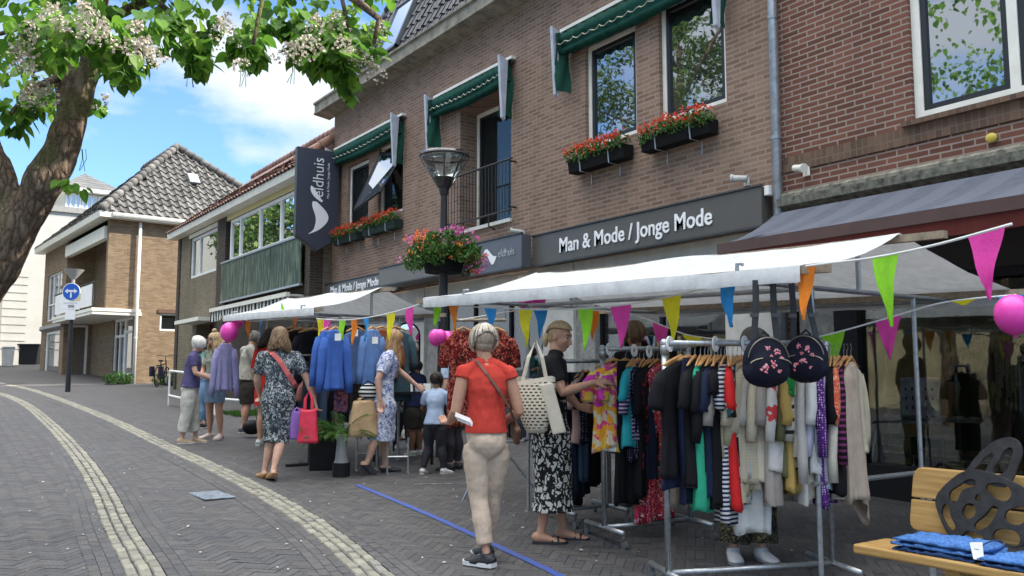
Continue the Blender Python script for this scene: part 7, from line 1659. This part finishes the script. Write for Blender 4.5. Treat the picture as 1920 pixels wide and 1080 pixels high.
sheet_bag('paper_bag', 'large crumpled brown paper bag carried by the woman in the pale blue dress', 683, 752, 817, 10.15, .26, .37, .15, kr, R(15), .05)
t = thing('handbag', 'black and white zebra patterned bag above the brown paper bag', 'handbag', S3(693,735,10.2)); c = Vector(S3(693,735,10.2)); mb = MB(); mb.ell(c, (.14,.07,.10)); put('body', soft(mb, .012), cloth('zebra_cloth', (.02,.02,.02), 'stripe', (.6,.6,.57), scale=22, width=.5), t)
mb = MB(); mb.tube([c+RT*-.08+Vector((0,0,.08)), c+RT*-.02+Vector((0,0,.13)), c+RT*.08+Vector((0,0,.08))], .008, 6); mb.build('handle', BLACKP, t)
# crochet tote
t_ = NT('crochet_mesh'); oc = t_.obj(); sx = t_.n('SeparateXYZ'); t_.l(oc, sx.inputs[0])
a_ = t_.math('ADD', t_.math('ADD', sx.outputs[0], sx.outputs[1]), 0.0); z_ = sx.outputs[2]
rowp = t_.math('FLOOR', t_.math('MULTIPLY', z_, 42.0)); u_ = t_.math('FRACT', t_.math('ADD', t_.math('MULTIPLY', a_, 26.0), t_.math('MULTIPLY', rowp, .5))); v_ = t_.math('FRACT', t_.math('MULTIPLY', z_, 42.0))
hole = t_.math('MULTIPLY', t_.math('LESS_THAN', t_.math('ABSOLUTE', t_.math('SUBTRACT', u_, .5)), .30), t_.math('LESS_THAN', t_.math('ABSOLUTE', t_.math('SUBTRACT', v_, .5)), .24))
t_.base(t_.mix(hole, (.62,.56,.44), (.05,.04,.03)), .9); t_.bump(t_.math('MULTIPLY', hole, -1.0), .6, .01); CRO = t_.m; CRE = cloth('cream_cotton', (.62,.57,.46))
t = thing('tote_bag', 'cream crochet tote bag on the shoulder of the woman in black', 'tote bag', S3(1005,810,6.55), look(3,1005)); Hh = ZD(712,6.55)-ZD(812,6.55)
mb = MB(); n = 30; m_ = 12
for i in range(m_+1):
    f = i/m_; hw = lerp(.065, .165, min(1, f*1.25)**.7); hd = .05+.02*math.sin(math.pi*f)
    for j in range(n):
        a = 2*math.pi*j/n; mb.v.append((hd*math.sin(a)*(1+.1*math.sin(f*5)), hw*math.copysign(abs(math.cos(a))**.7, math.cos(a))-.02*f, Hh*f+.02*math.sin(a*2)*f))
for i in range(m_):
    for j in range(n): mb.f.append((i*n+j, i*n+(j+1)%n, (i+1)*n+(j+1)%n, (i+1)*n+j)); mb.m.append(1 if i < 1 or i > m_-2 else 0)
mb.f.append(tuple(range(n))[::-1]); mb.m.append(1); o = mb.build('body', [CRO, CRE], t, local=True, smooth=True)
for s in (-1,1): mb = MB(); mb.tube([(.03*s,-.10,Hh-.02),(.03*s,-.055,Hh+.16),(-.03,-.0,Hh+.29),(.03*s,.045,Hh+.16),(.03*s,.08,Hh-.02)], (.013,.004), 6, right=(0,1,0)); mb.build('strap', CRE, t, local=True)
mb = MB(); mb.obox((.055,.12,Hh*.45), (.012,0,0), (0,.05,.01), (0,-.05,Hh*.46)); bevel(mb.build('lining', CRE, t, local=True), .01)
# papers in the hand of the woman in red
t = thing('leaflet', 'folded white leaflets held by the woman in the red top', 'leaflet', S3(868,782,5.9)); c = Vector(S3(868,782,5.9)); mb = MB()
for k in range(3): mb.obox(c+Vector((0,0,-.012*k))+RT*.008*k, RT*.05+Vector((0,0,-.02)), FW*.035+Vector((0,0,.012)), (0,0,.002))
mb.build('sheet', P('white_paper', (.50,.48,.49), .8), t)
# dark shoulder bag on the ground
t = thing('duffel_bag', 'black bag hanging low beside the man in shorts', 'bag', S3(475,806,14.2)); c = Vector(S3(475,800,14.2)); mb = MB(); mb.ell(c, (.16,.12,.12)); put('body', soft(mb, .015), BLACKP, t); mb = MB(); mb.tube([c+RT*-.1, c+Vector((0,0,.5)), c+RT*.1], .008, 5); mb.build('strap', DSTEEL, t)
# two embroidered backpacks under the front corner of the stall
NV = cloth('navy_canvas_bag', (.010,.011,.022), bump=.4); WEB = P('dark_webbing', (.035,.036,.04), .8); EMB = island('embroidery_pink', [(0,(.75,.12,.16)),(.5,(.75,.28,.30)),(1,(.80,.45,.48))], .7, 0, fine=0)
def backpack(label, px, py, D, s=1.0, yaw=0, sp=(-.05,.05), rail_py=(524,528)):
    c = Vector(S3(px,py,D)); t = thing('backpack', label, 'backpack', tuple(c), look(-90,px)+yaw, group='navy embroidered backpacks hung from the stall rail'); M = WM[t]
    mb = MB(); mb.ell((0,0,.0), (.135*s,.075*s,.148*s), 20, 14); mb.ell((0,-.0,-.05*s), (.137*s,.085*s,.10*s), 20, 12); mb.ell((0,.045*s,-.03*s), (.105*s,.06*s,.10*s), 18, 12)
    me = solid_mesh(mb, .008, 4); wrinkle(me, .004, 16, 12, px); link_mesh('body', me, NV, t)
    mb = MB()
    for k in range(2): a0 = .3; mb.tube([((.118-k*.0)*s*math.sin(a), (.052 if k == 0 else .088)*s, (.135 if k == 0 else .04)*s*math.cos(a)-.02*s*k) for a in np.linspace(-1.4,1.4,16)], .0035, 5)
    mb.build('zip', P('zip_metal', (.22,.20,.15), .4, .6), t, local=True)
    mb = MB(); rnd = random.Random(px)
    for (fx, fz, fr) in ((-.035,.055,.022),(.02,.075,.018),(-.01,-.015,.024),(.035,-.045,.030),(-.045,-.055,.014),(.0,.03,.012),(-.06,.02,.012)):
        fx *= s; fz *= s
        for q in range(11):
            a = q*.6+rnd.random(); rr_ = fr*rnd.uniform(.1,.85); u, v_ = fx+rr_*math.cos(a), fz+rr_*math.sin(a)
            dd = 1-(u/(.14*s))**2-(v_/(.155*s))**2; y_ = .076*s*math.sqrt(max(.05,dd))+.030*s
            for kk in range(2): e = fr*rnd.uniform(.15,.38); mb.add([(u-e,y_+.001*kk,v_),(u,y_+.001*kk,v_-e),(u+e,y_+.001*kk,v_),(u,y_+.001*kk,v_+e)], [(0,1,2,3)])
    mb.build('embroidery', EMB, t, local=True)
    mb = MB(); mb.tube([(-.03*s,-.02,.145*s),(0,-.03,.175*s),(.03*s,-.02,.145*s)], .008, 6); mb.build('top_loop', WEB, t, local=True)
    for sgn, rx in zip((1,-1), sp):
        top = Vector(S3(px+rx*1642/D, rail_py[0], D-.02)); a = M @ Vector((sgn*.07*s,.0,.10*s)); mb = MB(); mb.tube([a, lerp(a,top,.5)+RT*.008*sgn, top], (.019,.003), 6, right=tuple(RT)); st = mb.build('strap', WEB, t)
        mb = MB(); q = lerp(a,top,.45); mb.obox(q, RT*.024, FW*.006, (0,0,.012)); mb.tube([a+Vector((0,0,.0)), a-Vector((0,0,.05))], .012, 8); mb.build('buckle', P('black_buckle', (.05,.05,.055), .35), st)
    return t
backpack('navy backpack with pink flower embroidery, left of the pair hung from the stall rail', 1437, 678, 5.0, 1.0, R(18), (-.045,.055), (524,))
backpack('navy round bag with pink flower embroidery, right of the pair hung from the stall rail', 1512, 672, 5.2, .98, R(-12), (-.07,.02), (530,))
# tall black table with small goods
p = PD(757, 11.2); z = G(*p); zt_ = ZD(736, 11.2); t = thing('display_table', 'tall black display table of small goods beside the woman in pale blue', 'table', (*p, z)); yw = BARYAW
mb = MB(); ux, uy = Vector((math.cos(yw),math.sin(yw),0)), Vector((-math.sin(yw),math.cos(yw),0)); c = Vector((*p, zt_)); mb.obox(c, ux*.40, uy*.28, (0,0,.015)); mb.build('table_top', BLACKP, t)
for i, j in ((-1,-1),(1,-1),(1,1),(-1,1)): q = c+ux*.34*i+uy*.22*j; mb = MB(); mb.obox(Vector((q.x,q.y,(z+zt_)/2-.01)), ux*.018, uy*.018, (0,0,(zt_-z)/2-.008)); mb.build('leg', BLACKP, t)
rt_ = random.Random(4)
for k, (nm, lab) in enumerate((('cup','small white cup on the black table, left one'),('cup','small white cup on the black table, right one'),('jewellery_stand','clear acrylic jewellery stand on the black table'),('card_holder','white card holder on the black table'),('trinket_box','silver trinket box on the black table'),('card_holder','small pale card leaning at the back of the black table'))):
    q = c+ux*(-.30+.12*k)+uy*rt_.uniform(-.12,.15)+Vector((0,0,.016)); t2 = thing(nm, lab, nm.replace('_',' '), tuple(q)); mb = MB()
    if k < 2: mb.tube([q, q+Vector((0,0,.09))], [.03,.04], 12); mb.build('body', WHITEP, t2)
    elif k == 2: mb.tube([q, q+Vector((0,0,.16))], .006, 6); mb.obox(q+Vector((0,0,.12)), ux*.08, uy*.004, (0,0,.004)); mb.obox(q+Vector((0,0,.004)), ux*.05, uy*.03, (0,0,.004)); mb.build('body', STEEL, t2)
    else: mb.obox(q+Vector((0,0,.05)), ux*.045, uy*.01, Vector((0,.01,.05))); mb.build('body', WHITEP if k != 4 else STEEL, t2)
# tall mirror with an arched black frame
p = PD(763, 12.1); z = G(*p); t = thing('standing_mirror', 'tall arched mirror with thin black frame beyond the woman in pale blue', 'mirror', (*p, z)); H0 = ZD(612,12.1)-z; w_ = .17
ar = [(-w_,0)]+[(-w_,H0-w_)]+[(w_*math.cos(a), H0-w_+w_*math.sin(a)) for a in np.linspace(math.pi,0,9)]+[(w_,H0-w_),(w_,0)]
mb = MB(); mb.tube([Vector((*p,z+.05))+ux*u+Vector((0,0,v)) for u, v in ar], .014, 6); mb.build('frame', BLACKP, t)
mb = MB(); mb.add([Vector((*p,z+.05))+ux*u+Vector((0,0,v)) for u, v in ar], [tuple(range(len(ar)))]); mb.build('mirror_glass', GLB, t)
# metal stands under the table
for lab, px, D in (('small white metal trestle in front of the black table, left one', 690, 10.6), ('small white metal trestle in front of the black table, right one', 748, 10.3)):
    p = PD(px, D); z = G(*p); t = thing('trestle', lab, 'trestle', (*p, z), group='white metal trestles'); a = Vector((*p,z)); mb = MB(); r = .012
    for s in (-1,1): mb.tube([a+ux*.12*s, a+ux*.12*s+Vector((0,0,.42))], r, 6); mb.tube([a+ux*.12*s-uy*.12+Vector((0,0,r)), a+ux*.12*s+uy*.12+Vector((0,0,r))], r, 6)
    mb.tube([a-ux*.12+Vector((0,0,.2)), a+ux*.12+Vector((0,0,.2))], r, 6); mb.build('frame', STEEL, t)
# low folding trestle near the red woman
p = PD(878, 8.6); z = G(*p); t = thing('folding_trestle', 'thin grey folding trestle behind the woman in the red top', 'trestle', (*p,z)); a = Vector((*p,z)); mb = MB(); mb.tube([a-ux*.05, a+ux*.22+Vector((0,0,.55))], .012, 6); mb.tube([a+ux*.75, a+ux*.30+Vector((0,0,.55))], .012, 6); mb.tube([a+ux*.15+Vector((0,0,.56)), a+ux*.6+Vector((0,0,.56))], .012, 6); mb.build('frame', STEEL, t)
# palm in a grey vase
p = PD(643, 10.1); z = G(*p); t = thing('potted_palm', 'feathery green palm in a slim grey vase at the far stall pole', 'potted plant', (*p, z))
mb = MB(); mb.tube([(*p,z),(*p,z+.16)], .10, 18); mb.build('foot', BLACKP, t, auto=40)
mb = MB(); mb.tube([(*p,z+.162),(*p,z+.2),(*p,z+.4),(*p,z+.48)], [.085,.07,.055,.075], 18); mb.build('vase', P('grey_ceramic', (.24,.25,.25), .5), t, auto=50)
mb = MB(); rp = random.Random(8); c = Vector((*p, z+.48))
for k in range(34):
    a = rp.uniform(0,6.28); up_ = rp.uniform(.2,.75); ln = rp.uniform(.35,.58); d = Vector((math.cos(a),math.sin(a),0)); pts = [c+d*ln*f*(1-.1*f)+Vector((0,0,up_*f*.62-.50*f*f*ln)) for f in np.linspace(0,1,11)]
    mb.tube(pts, .0028, 4, caps=False)
    for i in range(2, 11):
        t1 = (pts[i]-pts[i-1]).normalized(); sd_ = t1.cross(Vector((0,0,1))).normalized()
        for s in (-1,1):
            for h2 in (0,.5):
                b = lerp(pts[i-1],pts[i],h2); tip = b+sd_*s*.11*(1-.055*i)+t1*.06+Vector((0,0,-.03)); mb.add([b, b+t1*.012, tip], [(0,1,2)])
mb.build('fronds', LEAF, t)
# dark planter box with trailing flowers under the stall
p = PD(618, 10.7); z = G(*p); t = thing('planter', 'dark planter with small red flowers beneath the far stall', 'planter', (*p,z)); a = Vector((*p,z)); mb = MB(); mb.obox(a+Vector((0,0,.19)), ux*.22, uy*.15, (0,0,.19)); bevel(mb.build('box', BLACKP, t), .015)
mb = MB(); ml = MB(); fol(mb, (*p,z+.45), (.24,.18,.14), 420, .035); blossoms(ml, (*p,z+.48), (.2,.16,.12), 7, .018, 0); mb.build('foliage', LEAF, t); ml.build('blossom', RED, t)
# ---------------------------------------------------------------- bench with steel ornament
t_ = NT('warm_bench_wood'); mpw = t_.n('Mapping'); mpw.inputs['Scale'].default_value = (14,.9,14); t_.l(t_.obj(), mpw.inputs[0]); g1 = t_.noise(3, 6, mpw.outputs[0], .6)
vk = t_.n('TexVoronoi', Scale=2.6); t_.l(t_.obj(), vk.inputs['Vector']); kn = t_.ramp(vk.outputs['Distance'], [(.02, 1.0), (.06, 0.0)])
t_.base(t_.mix(kn, t_.ramp(g1, [(.25,(.27,.15,.045)),(.5,(.40,.24,.08)),(.75,(.50,.32,.12))]), (.14,.06,.02)), .5, spec=.4); t_.bump(g1, .2, .004); BW = t_.m
by0, by1 = 2.86, -.6; bz = G(4.4,2.8); t = thing('bench', 'warm varnished wooden bench with two backrest planks at the lower right', 'bench', (4.5,2.0,bz))
mb = MB(); mb.box((4.22,by1,bz+.40),(4.53,by0,bz+.45)); bevel(mb.build('seat', BW, t), .012, 3)
def rplank(z0, z1, x, rt, rb, nm='back_plank'):
    pts = []; r = .05; y1_ = by0-.06; tilt = .22
    for (cy, cz, a0, on) in ((y1_-r, z1-r, 0, rt), (y1_-r, z0+r, -90, rb)):
        if on: pts += [(cy+r*math.cos(R(a)), cz+r*math.sin(R(a))) for a in ((90,60,30,0) if a0 == 0 else (0,-30,-60,-90))]
        else: pts.append((y1_, z1 if a0 == 0 else z0))
    pts += [(by1, z0), (by1, z1)]; mb = MB(); mb.prism(pts, 0, .04, 'x')
    mb.v = [(x+v[0]+(v[2]-bz-.5)*tilt, v[1], v[2]) for v in mb.v]; bevel(mb.build(nm, BW, t), .008, 2)
rplank(bz+.665, bz+.83, 4.66, 1, 0); rplank(bz+.49, bz+.655, 4.66, 0, 1)
mb = MB()
for y_ in (2.35, .6):
    mb.prism([(4.26,bz+.399),(4.50,bz+.399),(4.44,bz+.2),(4.47,bz+.0),(4.30,bz+.0),(4.36,bz+.2)], y_-.04, y_+.04, 'y')
mb.build('leg', BW, t); mb = MB(); mb.tube([(4.74,2.72,bz),(4.74,2.72,bz+.7)], .02, 8); mb.build('back_post', STEEL, t); mb = MB(); mb.tube([(4.74,.4,bz),(4.74,.4,bz+.7)], .02, 8); mb.build('back_post', STEEL, t)
# ornament: flat steel plate with cut-outs, shaped like a round bag with two handles
cu = bpy.data.curves.new('o', 'CURVE'); cu.dimensions = '2D'; cu.fill_mode = 'BOTH'; cu.extrude = .008; cu.bevel_depth = .0015
def loop(pts):
    sp = cu.splines.new('BEZIER'); sp.bezier_points.add(len(pts)-1); sp.use_cyclic_u = True
    for b, (u, v) in zip(sp.bezier_points, pts): b.co = (u, v, 0); b.handle_left_type = b.handle_right_type = 'AUTO'
body = [(.27*math.cos(a)*(1+.03*math.sin(a*5)), .20*math.sin(a)+.22+.012*math.sin(a*4)) for a in np.linspace(0,2*math.pi,25)[:-1]]
loop(body)
for pts in ([(-.20,.27),(-.14,.34),(-.07,.375),(-.05,.36),(-.12,.31),(-.17,.24)], [(.0,.34),(.07,.37),(.13,.34),(.12,.29),(.06,.285),(.02,.31)], [(-.16,.10),(-.22,.14),(-.235,.2),(-.21,.23),(-.18,.17)], [(-.12,.21),(-.07,.25),(-.045,.21),(-.075,.17),(-.11,.17)], [(.0,.20),(.06,.25),(.05,.19),(.0,.13),(-.05,.12)],
            [(.10,.20),(.16,.26),(.22,.25),(.20,.19),(.15,.17)], [(-.10,.10),(-.04,.10),(.0,.075),(-.05,.05),(-.11,.06)], [(.05,.12),(.12,.145),(.18,.12),(.17,.07),(.10,.055),(.05,.08)], [(-.02,.28),(-.05,.265),(-.04,.30)], [(.20,.31),(.23,.28),(.22,.33)]): loop(pts)
o = bpy.data.objects.new('o', cu); C.objects.link(o); me = bpy.data.meshes.new_from_object(o.evaluated_get(bpy.context.evaluated_depsgraph_get())); bpy.data.objects.remove(o)
orn = thing('steel_ornament', 'dark flat steel ornament shaped like a round handbag with cut-outs, set before the bench back', 'ornament', (4.60,2.18,bz+.45))
ux_, uy_ = Vector((-.06,-.998,0)).normalized(), Vector((.18,0,1)).normalized(); un_ = ux_.cross(uy_)
M = Matrix(((ux_.x,uy_.x,un_.x,4.60),(ux_.y,uy_.y,un_.y,2.36),(ux_.z,uy_.z,un_.z,bz+.43),(0,0,0,1))); me.transform(WM[orn].inverted() @ M)
me.materials.clear(); me.materials.append(P('blackened_steel', (.045,.045,.048), .55, .5, .25, 20, .3)); link_mesh('plate', me, me.materials[0], orn)
cu = bpy.data.curves.new('o', 'CURVE'); cu.dimensions = '2D'; cu.fill_mode = 'BOTH'; cu.extrude = .006; cu.bevel_depth = .001
loop([(-.13,.36),(-.10,.44),(-.03,.53),(.06,.595),(.135,.60),(.17,.55),(.15,.46),(.10,.36),(.05,.35),(.0,.36),(-.06,.35)])
loop([(-.075,.40),(-.045,.46),(.0,.51),(.03,.52),(.01,.47),(-.03,.41)]); loop([(.03,.42),(.06,.49),(.09,.545),(.12,.555),(.12,.50),(.08,.42)])
o = bpy.data.objects.new('o', cu); C.objects.link(o); mh_ = bpy.data.meshes.new_from_object(o.evaluated_get(bpy.context.evaluated_depsgraph_get())); bpy.data.objects.remove(o)
mh_.transform(WM[orn].inverted() @ M @ Matrix.Translation((0,0,-.012))); link_mesh('handle_loop', mh_, me.materials[0], orn)
# folded jeans on the bench
JB = cloth('bright_blue_denim', (.05,.14,.38), 'heather', (.08,.20,.48), scale=60, bump=.7); JD = cloth('dark_blue_denim', (.025,.06,.16), bump=.6)
def jeans(label, y, w, n, z0, seed, x=4.38, mats=(JB,JD)):
    for k in range(n):
        t = thing('folded_jeans', label[k], 'folded jeans', (x,y,z0+k*.027), group='folded blue jeans on the bench'); mb = MB(); nx, ny = 10, 26
        for sfc in (0,1):
            for i in range(nx+1):
                for j in range(ny+1):
                    u, v = i/nx-.5, j/ny-.5; e = 1-abs(2*u)**6*.6; h = .033*(.5+.5*e)*(1-.35*max(0,-v)*2)
                    h *= .66; zz = z0+k*.026+(h+.018*noise.noise(Vector((u*7,v*11,seed+k*3)))+.008*noise.noise(Vector((u*22,v*25,seed))) if sfc else .002)
                    mb.v.append((x+u*.27*(1+.04*noise.noise(Vector((v*4,k,seed)))), y-v*w*(1+.03*k)+.02*math.sin(u*4+k+seed), zz))
        S_ = (nx+1)*(ny+1)
        for i in range(nx):
            for j in range(ny): a = i*(ny+1)+j; mb.f += [(a,a+ny+1,a+ny+2,a+1), (S_+a,S_+a+1,S_+a+ny+2,S_+a+ny+1)]; mb.m += [0,0]
        for i in range(nx):
            for j in (0,ny): a = i*(ny+1)+j; b = a+ny+1; mb.f.append((a,b,S_+b,S_+a) if j else (b,a,S_+a,S_+b)); mb.m.append(0)
        for j in range(ny):
            for i in (0,nx): a = i*(ny+1)+j; mb.f.append((a+1,a,S_+a,S_+a+1) if i else (a,a+1,S_+a+1,S_+a)); mb.m.append(0)
        mb.build('denim', mats[0] if k == n-1 or k % 2 else mats[1], t, smooth=True)
        if k == n-1:
            mb = MB(); mb.tube([(x+.1*math.cos(a), y-w/2-.005, z0+k*.026+.022+.02*math.sin(a)) for a in np.linspace(0,2*math.pi,14)], .004, 5); mb.build('waistband', JD, t)
            mb = MB(); mb.add([(x-.12,y-w/2+.04,z0+k*.027+.04),(x-.12,y-w/2-.02,z0+k*.027+.05),(x-.15,y-w/2-.04,z0+k*.027-.03),(x-.15,y-w/2+.01,z0+k*.027-.03)], [(0,1,2,3)]); o = mb.build('paper_label', WHITEP, t); m_ = o.modifiers.new('t','SOLIDIFY'); m_.thickness = .002
jeans(['bottom dark folded jeans of the left stack on the bench','second folded jeans from the bottom of the left stack on the bench','top bright blue folded jeans of the left stack with a white label'], 2.42, .42, 3, bz+.451, 3)
jeans(['bottom folded jeans of the right stack on the bench','top blue folded jeans of the right stack on the bench'], 2.02, .32, 2, bz+.451, 9, 4.36)
# ---------------------------------------------------------------- in the right hand shop window
def wx(px, x): return SY(px, x)
t = thing('display_shelf', 'grey glass display shelf inside the right hand shop window', 'shelf', (8.7, 4.2, 1.2)); mb = MB(); z = ZD(798, 8.0)
mb.box((8.5,wx(1850,8.6),z),(8.95,wx(1625,8.6),z+.03)); mb.box((8.5,wx(1850,8.6),.7),(8.95,wx(1625,8.6),.73)); mb.build('board', P('grey_shelf', (.16,.16,.14), .5), t)
mb = MB(); rs_ = random.Random(2)
for k in range(50): y_ = rs_.uniform(wx(1845,8.6),wx(1640,8.6)); mb.ell((8.52+rs_.random()*.1,y_,z+.045), (.02,.02,.016), 6, 4)
prop(mb.build('pebbles', P('pale_pebbles', (.4,.38,.33), .8)), 'small pale pebbles scattered along the shop window shelf', 'pebbles', kind='stuff')
def panel(name, label, cat, px0, px1, py0, py1, x, mat, th=.04, extra=None):
    r = ((px0+px1)/2-960)/1642.; D = x/(.574+.819*r); y0, y1_ = wx(px1,x), wx(px0,x); z0, z1 = ZD(py1,D), ZD(py0,D)
    t = thing(name, label, cat, (x,(y0+y1_)/2,z0)); mb = MB(); mb.box((x,y0,z0),(x+th,y1_,z1)); bevel(mb.build('panel', mat, t), .02, 3)
    return t, y0, y1_, z0, z1
LP = cloth('lilac_print', (.72,.52,.72), 'heather', (.85,.78,.82), scale=9)
t, y0, y1_, z0, z1 = panel('display_board', 'rounded lilac printed display board standing on the shelf in the shop window', 'display board', 1685, 1758, 708, 795, 8.55, LP)
mb = MB()
for i in range(5):
    for j in range(4): yy, zz = lerp(y0,y1_,.15+.17*i), lerp(z0,z1,.15+.2*j); mb.box((8.542,yy-.008,zz-.012),(8.546,yy+.008,zz+.012+.01*(i%2)))
mb.build('print_marks', P('plum_ink', (.09,.02,.09), .6), t)
t, y0, y1_, z0, z1 = panel('framed_picture', 'green and white framed picture below the shelf in the shop window', 'picture', 1700, 1762, 818, 880, 8.56, P('dark_green_print', (.02,.05,.035), .5)); mb = MB(); mb.tube([(8.55,y0,z0),(8.55,y1_,z0),(8.55,y1_,z1),(8.55,y0,z1),(8.55,y0,z0)], .012, 4); mb.build('frame', P('pale_frame', (.35,.36,.33), .5), t)
t, y0, y1_, z0, z1 = panel('small_print', 'small mauve print leaning before the framed picture in the shop window', 'print', 1714, 1748, 838, 882, 8.50, cloth('mauve_print', (.40,.28,.33), 'heather', (.2,.08,.12), scale=30), .02)
t = thing('book_stack', 'stack of pale edged booklets at the left of the framed picture in the shop window', 'booklets', (8.6, wx(1675,8.55), .9)); mb = MB()
for k in range(16): mb.box((8.52,wx(1685,8.55),.80+k*.034),(8.62,wx(1664,8.55)-.003*k,.822+k*.034))
mb.build('booklet_edges', P('pale_edges', (.35,.37,.33), .7), t)
t = thing('necklace_display', 'rack of beaded necklaces hanging inside the shop window near the pink balloon', 'necklaces', (8.3, wx(1885,8.3), 2.2)); mb = MB(); rn = random.Random(6)
for k in range(12):
    y_ = wx(1868+k*4,8.32); D = 7.2; zt2 = ZD(588,D); ln = rn.uniform(.45,.85); mb.tube([(8.3,y_,zt2),(8.3,y_-.01,zt2-ln*.5),(8.3,y_+.005,zt2-ln)], .008, 5); mb.ell((8.3,y_+.005,zt2-ln-.03), (.014,.014,.04), 8, 6)
mb.build('necklace', P('mixed_beads', (.24,.20,.13), .4, .2, .5, 60, .1), t); mb = MB(); mb.tube([(8.3,wx(1862,8.32),ZD(586,7.2)),(8.3,wx(1914,8.32),ZD(582,7.2))], .012, 6); mb.build('bar', WHITEP, t)
